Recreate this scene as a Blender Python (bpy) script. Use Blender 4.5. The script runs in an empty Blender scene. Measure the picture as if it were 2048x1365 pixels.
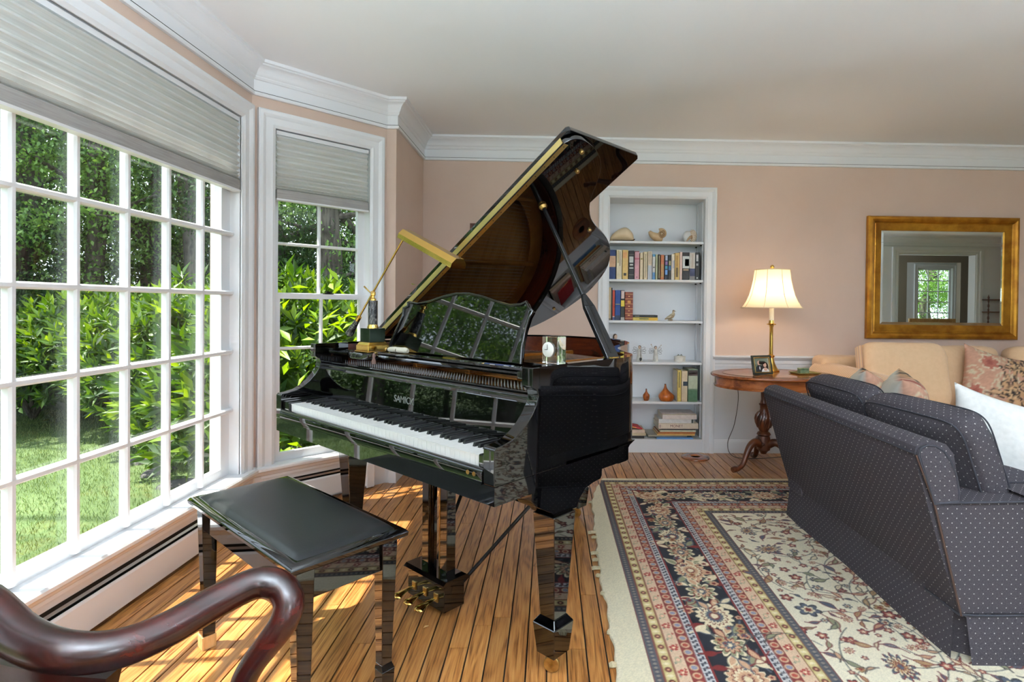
import bpy, bmesh, math, random
import numpy as np
from mathutils import Vector, Matrix

random.seed(7)
RNG = np.random.default_rng(11)
SC = bpy.context.scene
COL = SC.collection
PI = math.pi


def lin(*c):
    """sRGB 0-255 -> linear rgba"""
    o = []
    for v in c[:3]:
        v = v / 255.0
        o.append(v / 12.92 if v <= 0.04045 else ((v + 0.055) / 1.055) ** 2.4)
    return (o[0], o[1], o[2], 1.0)


# ------------------------------------------------------------------ camera
F_PX, CX_PX, CY_PX = 1127.2, 1128.5, 624.2
YAW, PITCH, ROLL = math.radians(1.493), math.radians(0.673), math.radians(0.629)
cam_d = bpy.data.cameras.new('camera')
cam = bpy.data.objects.new('camera', cam_d)
COL.objects.link(cam)
cam_d.sensor_fit = 'HORIZONTAL'
cam_d.sensor_width = 36.0
cam_d.lens = 36.0 * F_PX / 2048.0
cam_d.shift_x = (1024.0 - CX_PX) / 2048.0
cam_d.shift_y = (CY_PX - 682.5) / 2048.0
cam_d.clip_start = 0.02
cam_d.clip_end = 300
fw = Vector((math.sin(YAW) * math.cos(PITCH), math.cos(YAW) * math.cos(PITCH), -math.sin(PITCH)))
rt0 = Vector((math.cos(YAW), -math.sin(YAW), 0))
up0 = rt0.cross(fw)
rt = rt0 * math.cos(ROLL) + up0 * math.sin(ROLL)
up = up0 * math.cos(ROLL) - rt0 * math.sin(ROLL)
cam.matrix_world = Matrix(((rt.x, up.x, -fw.x, 0.0), (rt.y, up.y, -fw.y, 0.0), (rt.z, up.z, -fw.z, 1.165), (0, 0, 0, 1)))
SC.camera = cam

# ------------------------------------------------------------------ world, sun, exposure
SC.view_settings.view_transform = 'Standard'
SC.view_settings.look = 'None'
SC.view_settings.gamma = 1.0
SC.view_settings.use_curve_mapping = False
SC.view_settings.exposure = 1.2
world = bpy.data.worlds.new('sky')
SC.world = world
world.use_nodes = True
bgn = world.node_tree.nodes['Background']
bgn.inputs[0].default_value = lin(222, 236, 255)
bgn.inputs[1].default_value = 1.9
sun_d = bpy.data.lights.new('sun', 'SUN')
sun = bpy.data.objects.new('sun', sun_d)
COL.objects.link(sun)
sun_d.energy = 6.5
sun_d.angle = math.radians(0.8)
sun_d.color = (1.0, 0.95, 0.86)
sun.rotation_euler = Vector((0.47, 0.05, -0.88)).to_track_quat('-Z', 'Y').to_euler()
sun.location = (-8, 2, 14)
try:
    SC.cycles.max_bounces = 8
    SC.cycles.diffuse_bounces = 4
    SC.cycles.glossy_bounces = 4
    SC.cycles.adaptive_threshold = 0.02
    SC.cycles.transmission_bounces = 8
    SC.cycles.transparent_max_bounces = 16
    SC.cycles.caustics_reflective = False
    SC.cycles.caustics_refractive = False
    SC.cycles.sample_clamp_indirect = 6.0
except Exception:
    pass


# ------------------------------------------------------------------ node materials
class NT:
    def __init__(s, name):
        s.m = bpy.data.materials.new(name)
        s.m.use_nodes = True
        s.t = s.m.node_tree
        s.p = s.t.nodes['Principled BSDF']
        s.out = s.t.nodes['Material Output']

    def n(s, typ, **kw):
        nd = s.t.nodes.new(typ)
        for k, v in kw.items():
            if k[0] == 'i' and k[1:].isdigit():
                nd.inputs[int(k[1:])].default_value = v
            else:
                setattr(nd, k, v)
        return nd

    def l(s, a, b):
        s.t.links.new(a, b)

    def ramp(s, fac, stops):
        r = s.n('ShaderNodeValToRGB')
        e = r.color_ramp.elements
        while len(e) < len(stops):
            e.new(0.5)
        for i, (p, c) in enumerate(stops):
            e[i].position = p
            e[i].color = c
        s.l(fac, r.inputs[0])
        return r.outputs[0]

    def coords(s, scale, kind='Object', offset_random=False):
        tc = s.n('ShaderNodeTexCoord')
        mp = s.n('ShaderNodeMapping')
        mp.inputs['Scale'].default_value = scale
        s.l(tc.outputs[kind], mp.inputs[0])
        if offset_random:
            oi = s.n('ShaderNodeObjectInfo')
            mu = s.n('ShaderNodeMath', operation='MULTIPLY', i1=57.0)
            s.l(oi.outputs['Random'], mu.inputs[0])
            cb = s.n('ShaderNodeCombineXYZ')
            s.l(mu.outputs[0], cb.inputs[0])
            s.l(mu.outputs[0], cb.inputs[1])
            s.l(mu.outputs[0], cb.inputs[2])
            s.l(cb.outputs[0], mp.inputs['Location'])
        return mp.outputs[0]

    def noise(s, vec, scale=5.0, detail=3.0, rough=0.5, dist=0.0):
        nd = s.n('ShaderNodeTexNoise')
        nd.inputs['Scale'].default_value = scale
        nd.inputs['Detail'].default_value = detail
        nd.inputs['Roughness'].default_value = rough
        nd.inputs['Distortion'].default_value = dist
        if vec is not None:
            s.l(vec, nd.inputs['Vector'])
        return nd

    def bump(s, h, strength=0.2, dist=0.002):
        b = s.n('ShaderNodeBump')
        b.inputs['Strength'].default_value = strength
        b.inputs['Distance'].default_value = dist
        s.l(h, b.inputs['Height'])
        s.l(b.outputs[0], s.p.inputs['Normal'])

    def set(s, **kw):
        nm = dict(col='Base Color', rough='Roughness', metal='Metallic', spec='Specular IOR Level', coat='Coat Weight',
                  coatr='Coat Roughness', trans='Transmission Weight', ior='IOR', emit='Emission Color', es='Emission Strength',
                  sheen='Sheen Weight', sub='Subsurface Weight', alpha='Alpha')
        for k, v in kw.items():
            s.p.inputs[nm[k]].default_value = v
        return s


def plain(name, col, rough=0.5, metal=0.0, **kw):
    t = NT(name).set(col=col, rough=rough, metal=metal, **kw)
    return t.m


def mottled(name, c1, c2, scale=8.0, rough=0.5, metal=0.0, bump=0.0, detail=4.0, stretch=(1, 1, 1), dist=0.0, lo=0.35, hi=0.65, **kw):
    t = NT(name).set(rough=rough, metal=metal, **kw)
    nz = t.noise(t.coords(stretch, 'Object', True), scale, detail, 0.55, dist)
    t.l(t.ramp(nz.outputs[0], [(lo, c1), (hi, c2)]), t.p.inputs['Base Color'])
    if bump:
        t.bump(nz.outputs[0], bump)
    return t.m


def wood(name, c1, c2, c3, axis=0, scale=1.0, rough=0.3, coat=0.0, along=1.2, across=16.0):
    t = NT(name).set(rough=rough, coat=coat, coatr=0.08)
    st = [across * scale] * 3
    st[axis] = along * scale
    v = t.coords(tuple(st), 'Object', True)
    n1 = t.noise(v, 1.0, 5.0, 0.6, 1.2)
    n2 = t.noise(v, 6.0, 3.0, 0.7, 0.4)
    mx = t.n('ShaderNodeMath', operation='MULTIPLY_ADD', i1=0.7, i2=0.0)
    t.l(n1.outputs[0], mx.inputs[0])
    m2 = t.n('ShaderNodeMath', operation='MULTIPLY_ADD', i1=0.3)
    t.l(n2.outputs[0], m2.inputs[0])
    t.l(mx.outputs[0], m2.inputs[2])
    t.l(t.ramp(m2.outputs[0], [(0.36, c1), (0.5, c2), (0.64, c3)]), t.p.inputs['Base Color'])
    return t.m


def attr_mat(name, rough=0.9, bump=0.0, bscale=600.0, sheen=0.0, coat=0.0):
    t = NT(name).set(rough=rough, sheen=sheen, coat=coat)
    a = t.n('ShaderNodeVertexColor', layer_name='pattern')
    t.l(a.outputs[0], t.p.inputs['Base Color'])
    if bump:
        nz = t.noise(t.coords((1, 1, 1)), bscale, 2.0)
        t.bump(nz.outputs[0], bump)
    return t.m


M = {}
M['wall'] = mottled('peach_wall_paint', lin(210, 184, 168), lin(213, 188, 172), 3.0, rough=0.75)
M['trim'] = plain('white_trim_paint', lin(232, 233, 236), 0.38)
M['ceiling'] = plain('white_ceiling_paint', lin(242, 243, 245), 0.85)
M['wainscot'] = plain('white_wainscot_paint', lin(226, 228, 232), 0.5)
M['hall_wall'] = plain('taupe_hall_paint', lin(150, 138, 120), 0.8)
M['subfloor'] = plain('dark_floor_gap', lin(28, 16, 9), 0.8)
M['lacquer'] = plain('black_piano_lacquer', (0.0012, 0.0012, 0.0014, 1), 0.025, spec=0.6, coat=0.42, coatr=0.01)
M['satin_black'] = plain('black_satin_wood', (0.008, 0.008, 0.009, 1), 0.25)
M['ebony'] = plain('black_key', (0.009, 0.009, 0.010, 1), 0.28)
M['ivory'] = plain('white_key', lin(238, 236, 232), 0.25)
M['brass'] = mottled('polished_brass', lin(226, 188, 104), lin(214, 172, 88), 4.0, rough=0.16, metal=1.0)
M['old_brass'] = mottled('aged_brass', lin(196, 164, 100), lin(150, 118, 66), 30.0, rough=0.32, metal=1.0)
M['gold_hinge'] = plain('hinge_brass', lin(232, 212, 140), 0.34, 1.0)
M['steel'] = plain('steel', lin(190, 190, 195), 0.3, 1.0)
M['dark_metal'] = plain('dark_metal', lin(40, 38, 36), 0.5, 0.6)
M['plate_gold'] = mottled('bronze_plate', lin(176, 116, 44), lin(150, 92, 32), 12.0, rough=0.35, metal=0.6)
M['felt_red'] = plain('red_felt', lin(178, 30, 34), 0.95)
M['felt_white'] = plain('white_felt', lin(205, 198, 180), 0.95)
M['inner_wood'] = wood('piano_inner_mahogany', lin(58, 22, 10), lin(84, 34, 15), lin(104, 46, 20), axis=0, scale=0.8, rough=0.25)
M['soundboard'] = wood('spruce_soundboard', lin(176, 108, 44), lin(198, 132, 60), lin(210, 150, 80), axis=0, rough=0.35)
M['chair_wood'] = wood('mahogany_chair', lin(20, 5, 3), lin(42, 9, 5), lin(66, 15, 8), axis=0, scale=0.7, rough=0.27, coat=0.1)
M['table_wood'] = wood('mahogany_table', lin(92, 42, 18), lin(140, 74, 34), lin(168, 98, 50), axis=0, scale=0.7, rough=0.22, coat=0.3)
M['table_dark'] = wood('carved_mahogany', lin(46, 20, 10), lin(82, 40, 20), lin(110, 58, 30), axis=2, scale=0.8, rough=0.3)
M['pine'] = wood('pine_block', lin(198, 150, 88), lin(222, 178, 118), lin(232, 196, 140), axis=2, scale=2.0, rough=0.6)
M['frame_dark'] = wood('dark_frame_wood', lin(50, 24, 14), lin(78, 40, 22), lin(96, 52, 30), axis=0, rough=0.4)


def make_plank():
    t = NT('oak_plank').set(rough=0.3, coat=0.15, coatr=0.12)
    geo = t.n('ShaderNodeNewGeometry')
    oi = t.n('ShaderNodeObjectInfo')
    mu = t.n('ShaderNodeMath', operation='MULTIPLY', i1=31.0)
    t.l(oi.outputs['Random'], mu.inputs[0])
    cb = t.n('ShaderNodeCombineXYZ')
    for i in range(3):
        t.l(mu.outputs[0], cb.inputs[i])
    mp = t.n('ShaderNodeMapping')
    mp.inputs['Scale'].default_value = (11.0, 1.1, 8.0)
    t.l(geo.outputs['Position'], mp.inputs[0])
    t.l(cb.outputs[0], mp.inputs['Location'])
    n1 = t.noise(mp.outputs[0], 1.3, 2.0, 0.5, 0.6)
    sn = t.n('ShaderNodeMath', operation='MULTIPLY', i1=42.0)
    t.l(n1.outputs[0], sn.inputs[0])
    si = t.n('ShaderNodeMath', operation='SINE')
    t.l(sn.outputs[0], si.inputs[0])
    mp2 = t.n('ShaderNodeMapping')
    mp2.inputs['Scale'].default_value = (160.0, 5.0, 20.0)
    t.l(geo.outputs['Position'], mp2.inputs[0])
    n2 = t.noise(mp2.outputs[0], 1.0, 3.0, 0.65, 0.2)
    ad = t.n('ShaderNodeMath', operation='MULTIPLY_ADD', i1=0.10)
    t.l(si.outputs[0], ad.inputs[0])
    t.l(n2.outputs[0], ad.inputs[2])
    c = t.ramp(ad.outputs[0], [(0.28, lin(120, 72, 34)), (0.46, lin(178, 117, 60)), (0.72, lin(202, 146, 86))])
    hs = t.n('ShaderNodeHueSaturation')
    t.l(c, hs.inputs['Color'])
    vr = t.n('ShaderNodeMapRange', i1=0.0, i2=1.0, i3=0.78, i4=1.16)
    t.l(oi.outputs['Random'], vr.inputs[0])
    t.l(vr.outputs[0], hs.inputs['Value'])
    t.l(hs.outputs[0], t.p.inputs['Base Color'])
    t.bump(ad.outputs[0], 0.12, 0.001)
    return t.m


M['plank'] = make_plank()


def make_glass(name, tint=(1, 1, 1, 1), ior=1.45):
    t = NT(name)
    tr = t.n('ShaderNodeBsdfTransparent')
    tr.inputs[0].default_value = tint
    gl = t.n('ShaderNodeBsdfGlossy')
    gl.inputs['Roughness'].default_value = 0.0
    lw = t.n('ShaderNodeLayerWeight')
    pw = t.n('ShaderNodeMath', operation='POWER', i1=5.0)
    t.l(lw.outputs['Facing'], pw.inputs[0])
    fr = t.n('ShaderNodeMath', operation='MULTIPLY_ADD', i1=0.7, i2=0.035)
    t.l(pw.outputs[0], fr.inputs[0])
    mx = t.n('ShaderNodeMixShader')
    t.l(fr.outputs[0], mx.inputs[0])
    t.l(tr.outputs[0], mx.inputs[1])
    t.l(gl.outputs[0], mx.inputs[2])
    t.l(mx.outputs[0], t.out.inputs[0])
    return t.m


M['glass'] = make_glass('window_glass', (0.97, 0.98, 0.97, 1), 1.25)


def make_translucent(name, col, frac=0.5, stripes=None, weave=False, glow=0.0):
    t = NT(name)
    df = t.n('ShaderNodeBsdfDiffuse')
    tl = t.n('ShaderNodeBsdfTranslucent')
    df.inputs[0].default_value = col
    tl.inputs[0].default_value = col
    if weave:
        v = t.coords((2.0, 60.0, 120.0), 'Object')
        nz = t.noise(v, 1.0, 3.0, 0.7)
        c = t.ramp(nz.outputs[0], [(0.3, (col[0] * .84, col[1] * .84, col[2] * .83, 1)), (0.6, col)])
        t.l(c, df.inputs[0])
        t.l(c, tl.inputs[0])
    mx = t.n('ShaderNodeMixShader')
    mx.inputs[0].default_value = frac
    t.l(df.outputs[0], mx.inputs[1])
    t.l(tl.outputs[0], mx.inputs[2])
    t.l(mx.outputs[0], t.out.inputs[0])
    return t.m


M['shade_fabric'] = make_translucent('cellular_shade_fabric', lin(240, 240, 238), 0.3, weave=True)
M['shade_rail'] = mottled('shade_rail_fabric', lin(150, 147, 144), lin(166, 163, 160), 40.0, rough=0.8, stretch=(0.2, 4, 4))
M['lampshade'] = make_translucent('cream_lampshade_silk', lin(252, 236, 206), 0.55)
M['lamp_trim'] = plain('cream_shade_braid', lin(226, 206, 170), 0.8)
M['candle'] = plain('white_candle_sleeve', lin(245, 238, 220), 0.4)


def emitter(name, col, s):
    t = NT(name)
    e = t.n('ShaderNodeEmission')
    e.inputs[0].default_value = col
    e.inputs[1].default_value = s
    t.l(e.outputs[0], t.out.inputs[0])
    return t.m


def make_leather():
    t = NT('black_leather').set(col=(0.006, 0.007, 0.008, 1), rough=0.36)
    v = t.n('ShaderNodeTexVoronoi')
    v.inputs['Scale'].default_value = 420.0
    t.l(t.coords((1, 1, 1)), v.inputs['Vector'])
    t.bump(v.outputs[0], 0.25, 0.0006)
    return t.m


M['leather'] = make_leather()


def make_dotted():
    """grey-blue upholstery woven with a diagonal grid of small pale dots, mapped by uv (metres)"""
    t = NT('dotted_navy_upholstery').set(rough=0.9, spec=0.2)
    uvn = t.n('ShaderNodeUVMap', uv_map='cloth')
    mp = t.n('ShaderNodeMapping')
    mp.inputs['Rotation'].default_value = (0, 0, math.radians(45))
    k = 1.0 / 0.022
    mp.inputs['Scale'].default_value = (k, k, k)
    t.l(uvn.outputs[0], mp.inputs[0])
    fr = t.n('ShaderNodeVectorMath', operation='FRACTION')
    t.l(mp.outputs[0], fr.inputs[0])
    sb = t.n('ShaderNodeVectorMath', operation='SUBTRACT')
    sb.inputs[1].default_value = (0.5, 0.5, 0.0)
    t.l(fr.outputs[0], sb.inputs[0])
    ml = t.n('ShaderNodeVectorMath', operation='MULTIPLY')
    ml.inputs[1].default_value = (1, 1, 0)
    t.l(sb.outputs[0], ml.inputs[0])
    ln = t.n('ShaderNodeVectorMath', operation='LENGTH')
    t.l(ml.outputs[0], ln.inputs[0])
    lt = t.n('ShaderNodeMath', operation='LESS_THAN', i1=0.082)
    t.l(ln.outputs['Value'], lt.inputs[0])
    nz = t.noise(t.coords((1, 1, 1)), 260.0, 2.0)
    base = t.ramp(nz.outputs[0], [(0.3, lin(52, 49, 54)), (0.7, lin(72, 67, 71))])
    mx = t.n('ShaderNodeMix', data_type='RGBA')
    t.l(lt.outputs[0], mx.inputs['Factor'])
    t.l(base, mx.inputs['A'])
    mx.inputs['B'].default_value = lin(180, 174, 168)
    t.l(mx.outputs['Result'], t.p.inputs['Base Color'])
    t.bump(nz.outputs[0], 0.15, 0.001)
    return t.m


M['dotted'] = make_dotted()
M['piping_dark'] = plain('dark_piping', lin(42, 42, 50), 0.8)
M['seam_brown'] = plain('brown_seam', lin(66, 44, 32), 0.8)
M['beige_cloth'] = mottled('peach_beige_cotton', lin(226, 188, 148), lin(230, 193, 154), 40.0, rough=0.9, bump=0.08, sheen=0.2)
M['white_cloth'] = mottled('white_linen', lin(226, 226, 224), lin(236, 236, 234), 50.0, rough=0.9, bump=0.1)
M['linen_grey'] = mottled('pale_grey_linen', lin(196, 192, 182), lin(210, 206, 196), 90.0, rough=0.95, bump=0.1)


def make_striped(name, c1, c2, c3, freq, axis=0):
    t = NT(name).set(rough=0.88, sheen=0.2)
    uvn = t.n('ShaderNodeUVMap', uv_map='cloth')
    sp = t.n('ShaderNodeSeparateXYZ')
    t.l(uvn.outputs[0], sp.inputs[0])
    mu = t.n('ShaderNodeMath', operation='MULTIPLY', i1=freq)
    t.l(sp.outputs[axis], mu.inputs[0])
    fr = t.n('ShaderNodeMath', operation='FRACT')
    t.l(mu.outputs[0], fr.inputs[0])
    c = t.ramp(fr.outputs[0], [(0.0, c1), (0.45, c1), (0.55, c2), (0.8, c2), (0.9, c3)])
    t.l(c, t.p.inputs['Base Color'])
    return t.m


M['striped'] = make_striped('peach_ticking_stripe', lin(222, 176, 132), lin(246, 222, 192), lin(220, 172, 126), 45.0)
M['striped_side'] = make_striped('cream_band_stripe', lin(238, 216, 186), lin(214, 190, 176), lin(244, 206, 160), 22.0)


def make_marble():
    t = NT('black_veined_marble').set(rough=0.12, coat=0.3)
    v = t.coords((1, 1, 0.6))
    nz = t.noise(v, 14.0, 6.0, 0.6, 2.5)
    sb = t.n('ShaderNodeMath', operation='SUBTRACT', i1=0.5)
    t.l(nz.outputs[0], sb.inputs[0])
    ab = t.n('ShaderNodeMath', operation='ABSOLUTE')
    t.l(sb.outputs[0], ab.inputs[0])
    c = t.ramp(ab.outputs[0], [(0.0, lin(150, 146, 140)), (0.012, lin(56, 54, 54)), (0.1, lin(24, 23, 24))])
    t.l(c, t.p.inputs['Base Color'])
    return t.m


M['marble'] = make_marble()
M['marble_green'] = mottled('dark_green_marble', lin(14, 22, 16), lin(30, 42, 32), 20.0, rough=0.1, coat=0.4)
M['gilt'] = mottled('gilt_frame', lin(196, 140, 44), lin(150, 96, 26), 9.0, rough=0.34, metal=0.75, detail=6.0, stretch=(1, 1, 1))
M['gilt_flat'] = mottled('gilt_flat_leaf', lin(164, 116, 40), lin(132, 90, 30), 14.0, rough=0.4, metal=0.7, detail=6.0)
M['mirror'] = plain('mirror_silver', lin(226, 236, 230), 0.004, 1.0)
M['crystal'] = plain('crystal_glass', (1, 1, 1, 1), 0.0, trans=1.0, ior=1.5)
M['porcelain'] = mottled('shell_cream', lin(232, 212, 180), lin(214, 184, 142), 5.0, rough=0.28)
FILL_GLOBE_E = 14.0  # strength of the added globe fill lights
FILL_UPLIGHT_E = 1200.0  # strength of the added uplights aimed at the ceiling


# ------------------------------------------------------------------ mesh builder
class MB:
    def __init__(s):
        s.v, s.f, s.uv = [], [], {}

    def add(s, verts, faces):
        o = len(s.v)
        s.v += [tuple(p) for p in verts]
        s.f += [tuple(i + o for i in fc) for fc in faces]
        return s

    def box(s, x0, x1, y0, y1, z0, z1):
        v = [(x0, y0, z0), (x1, y0, z0), (x1, y1, z0), (x0, y1, z0), (x0, y0, z1), (x1, y0, z1), (x1, y1, z1), (x0, y1, z1)]
        return s.add(v, [(0, 3, 2, 1), (4, 5, 6, 7), (0, 1, 5, 4), (1, 2, 6, 5), (2, 3, 7, 6), (3, 0, 4, 7)])

    def taper(s, c0, h0, c1, h1):
        """square frustum from centre c0 (half sizes h0) up to c1 (half sizes h1)"""
        v = []
        for c, h in ((c0, h0), (c1, h1)):
            for sx, sy in ((-1, -1), (1, -1), (1, 1), (-1, 1)):
                v.append((c[0] + sx * h[0], c[1] + sy * h[1], c[2]))
        return s.add(v, [(0, 3, 2, 1), (4, 5, 6, 7), (0, 1, 5, 4), (1, 2, 6, 5), (2, 3, 7, 6), (3, 0, 4, 7)])

    def prism(s, poly, a0, a1, fn=None):
        """polygon (counter-clockwise) extruded from a0 to a1; fn(p, q, a) -> xyz"""
        fn = fn or (lambda p, q, a: (p, q, a))
        n = len(poly)
        v = [fn(p, q, a0) for p, q in poly] + [fn(p, q, a1) for p, q in poly]
        f = [tuple(range(n - 1, -1, -1)), tuple(range(n, 2 * n))]
        f += [(i, (i + 1) % n, n + (i + 1) % n, n + i) for i in range(n)]
        return s.add(v, f)

    def lathe(s, prof, seg=24, c=(0, 0, 0), sx=1.0, sy=1.0, axis=None, twist=None):
        n = len(prof)
        v, f = [], []
        for k in range(seg):
            a = 2 * PI * k / seg
            for r, z in prof:
                v.append((c[0] + r * math.cos(a) * sx, c[1] + r * math.sin(a) * sy, c[2] + z))
        for k in range(seg):
            k2 = (k + 1) % seg
            for i in range(n - 1):
                f.append((k * n + i, k2 * n + i, k2 * n + i + 1, k * n + i + 1))
        if prof[0][0] > 1e-6:
            f.append(tuple(k * n for k in range(seg - 1, -1, -1)))
        if prof[-1][0] > 1e-6:
            f.append(tuple(k * n + n - 1 for k in range(seg)))
        if axis is not None:
            q = Vector((0, 0, 1)).rotation_difference(Vector(axis).normalized())
            cc = Vector(c)
            v = [tuple(cc + q @ (Vector(p) - cc)) for p in v]
        return s.add(v, f)

    def tube(s, pts, rad, seg=10, closed=False, flat=None):
        """tube along pts; rad number or list; flat=(a,b) scales section along (side, up)"""
        pts = [Vector(p) for p in pts]
        n = len(pts)
        rads = rad if isinstance(rad, (list, tuple)) else [rad] * n
        v, f = [], []
        prev = None
        for i in range(n):
            if closed:
                t = (pts[(i + 1) % n] - pts[i - 1])
            else:
                t = pts[min(i + 1, n - 1)] - pts[max(i - 1, 0)]
            t.normalize()
            if prev is None:
                ref = Vector((0, 0, 1)) if abs(t.z) < 0.9 else Vector((1, 0, 0))
                a = t.cross(ref).normalized()
            else:
                a = (prev - t * prev.dot(t)).normalized()
            prev = a
            b = t.cross(a).normalized()
            fa, fb = flat or (1, 1)
            for k in range(seg):
                w = 2 * PI * k / seg
                v.append(tuple(pts[i] + (a * math.cos(w) * fa + b * math.sin(w) * fb) * rads[i]))
        m = n if closed else n - 1
        for i in range(m):
            j = (i + 1) % n
            for k in range(seg):
                k2 = (k + 1) % seg
                f.append((i * seg + k, j * seg + k, j * seg + k2, i * seg + k2))
        if not closed:
            f.append(tuple(range(seg)))
            f.append(tuple((n - 1) * seg + k for k in range(seg - 1, -1, -1)))
        return s.add(v, f)

    def ellipsoid(s, c, r, seg=16, rings=10):
        v, f = [], []
        for i in range(rings + 1):
            ph = PI * i / rings
            for k in range(seg):
                a = 2 * PI * k / seg
                v.append((c[0] + r[0] * math.sin(ph) * math.cos(a), c[1] + r[1] * math.sin(ph) * math.sin(a), c[2] - r[2] * math.cos(ph)))
        for i in range(rings):
            for k in range(seg):
                k2 = (k + 1) % seg
                f.append((i * seg + k, i * seg + k2, (i + 1) * seg + k2, (i + 1) * seg + k))
        return s.add(v, f)

    def grid(s, fn, nu, nv, flip=False):
        v = [fn(i / nu, j / nv) for j in range(nv + 1) for i in range(nu + 1)]
        f = []
        for j in range(nv):
            for i in range(nu):
                a = j * (nu + 1) + i
                q = (a, a + 1, a + nu + 2, a + nu + 1)
                f.append(q[::-1] if flip else q)
        return s.add(v, f)

    def sweep(s, path, prof, side=1, z=0.0, closed=False):
        """horizontal moulding: path of (x, y), prof of (d, z), d measured to the left*side of the path, mitred"""
        n = len(path)
        P = [Vector((p[0], p[1])) for p in path]
        rows = []
        for i in range(n):
            def nrm(a, b):
                d = (b - a).normalized()
                return Vector((-d.y, d.x)) * side
            if closed:
                n1, n2 = nrm(P[i - 1], P[i]), nrm(P[i], P[(i + 1) % n])
            else:
                n1 = nrm(P[max(i - 1, 0)], P[max(i, 1)])
                n2 = nrm(P[min(i, n - 2)], P[min(i + 1, n - 1)])
            m = (n1 + n2)
            m = m / max(m.dot(n1), 1e-4)
            rows.append([(P[i].x + m.x * d, P[i].y + m.y * d, zz + z) for d, zz in prof])
        k = len(prof)
        v = [p for r in rows for p in r]
        f = []
        for i in range(n if closed else n - 1):
            j = (i + 1) % n
            for a in range(k):
                b = (a + 1) % k
                f.append((i * k + a, j * k + a, j * k + b, i * k + b))
        if not closed:
            f.append(tuple(range(k - 1, -1, -1)))
            f.append(tuple((n - 1) * k + a for a in range(k)))
        return s.add(v, f)

    def xf(s, fn):
        s.v = [tuple(fn(*p)) for p in s.v]
        return s

    def build(s, name, mat, parent=None, smooth=None, bevel=0.0, seg=1, loc=None, rot=None, uv=None):
        me = bpy.data.meshes.new(name)
        me.from_pydata(s.v, [], s.f)
        bm = bmesh.new()
        bm.from_mesh(me)
        bmesh.ops.recalc_face_normals(bm, faces=bm.faces)
        if bevel:
            ed = [e for e in bm.edges if len(e.link_faces) == 2 and e.calc_face_angle(0) > 0.6]
            bmesh.ops.bevel(bm, geom=ed, offset=bevel, segments=seg, profile=0.5, affect='EDGES', clamp_overlap=True)
        bm.to_mesh(me)
        bm.free()
        if smooth is None and bevel and seg > 1:
            smooth = 40
        if smooth:
            me.polygons.foreach_set('use_smooth', [True] * len(me.polygons))
            me.set_sharp_from_angle(angle=math.radians(smooth))
        if mat is not None:
            me.materials.append(mat)
        if uv:
            lay = me.uv_layers.new(name='cloth')
            co = np.empty(len(me.vertices) * 3)
            me.vertices.foreach_get('co', co)
            co = co.reshape(-1, 3)
            vi = np.empty(len(me.loops), dtype=np.int32)
            me.loops.foreach_get('vertex_index', vi)
            out = np.empty((len(me.loops), 2))
            if uv == 'box':
                for p in me.polygons:
                    nx, ny, nz = abs(p.normal.x), abs(p.normal.y), abs(p.normal.z)
                    ax = (1, 2) if nx >= ny and nx >= nz else ((0, 2) if ny >= nz else (0, 1))
                    for li in p.loop_indices:
                        c = co[vi[li]]
                        out[li] = (c[ax[0]], c[ax[1]])
            else:
                for li in range(len(vi)):
                    out[li] = uv(*co[vi[li]])
            lay.data.foreach_set('uv', out.ravel())
        o = bpy.data.objects.new(name, me)
        COL.objects.link(o)
        if loc is not None:
            o.location = loc
        if rot is not None:
            o.rotation_euler = rot
        if parent is not None:
            o.parent = parent
        if bevel and smooth:
            wn = o.modifiers.new('weighted_normals', 'WEIGHTED_NORMAL')
            wn.keep_sharp = True
            wn.weight = 80
        return o


def tag(o, label, cat, group=None):
    o['label'] = label
    o['category'] = cat
    if group:
        o['group'] = group
    return o


def thing(name, label, cat, loc=(0, 0, 0), rotz=0.0, group=None, rot=None):
    o = bpy.data.objects.new(name, None)
    o.empty_display_size = 0.1
    COL.objects.link(o)
    o.location = loc
    o.rotation_euler = rot if rot is not None else (0, 0, rotz)
    return tag(o, label, cat, group)


def struct(o, label=None):
    o['kind'] = 'structure'
    if label:
        o['label'] = label
    return o


def stuff(o):
    o['kind'] = 'stuff'
    return o


def copy_of(o, parent=None, loc=None, rot=None, scale=None):
    c = o.copy()
    COL.objects.link(c)
    c.parent = parent
    if loc is not None:
        c.location = loc
    if rot is not None:
        c.rotation_euler = rot
    if scale is not None:
        c.scale = scale
    return c


def copy_tree(o, parent=None):
    c = o.copy()
    COL.objects.link(c)
    c.parent = parent
    for ch in list(o.children):
        copy_tree(ch, c)
    return c


def smooth_path(pts, n=6, closed=False):
    """Catmull-Rom resampling"""
    P = [Vector(p) for p in pts]
    N = len(P)
    out = []
    rng = range(N) if closed else range(N - 1)
    for i in rng:
        if closed:
            p0, p1, p2, p3 = P[i - 1], P[i], P[(i + 1) % N], P[(i + 2) % N]
        else:
            p0, p1, p2, p3 = P[max(i - 1, 0)], P[i], P[i + 1], P[min(i + 2, N - 1)]
        for k in range(n):
            t = k / n
            out.append(0.5 * ((2 * p1) + (p2 - p0) * t + (2 * p0 - 5 * p1 + 4 * p2 - p3) * t * t + (3 * p1 - p0 - 3 * p2 + p3) * t ** 3))
    if not closed:
        out.append(P[-1])
    return out


def lerp_list(vals, n, total):
    """resample a list of numbers to total entries"""
    return list(np.interp(np.linspace(0, len(vals) - 1, total), range(len(vals)), vals))


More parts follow.
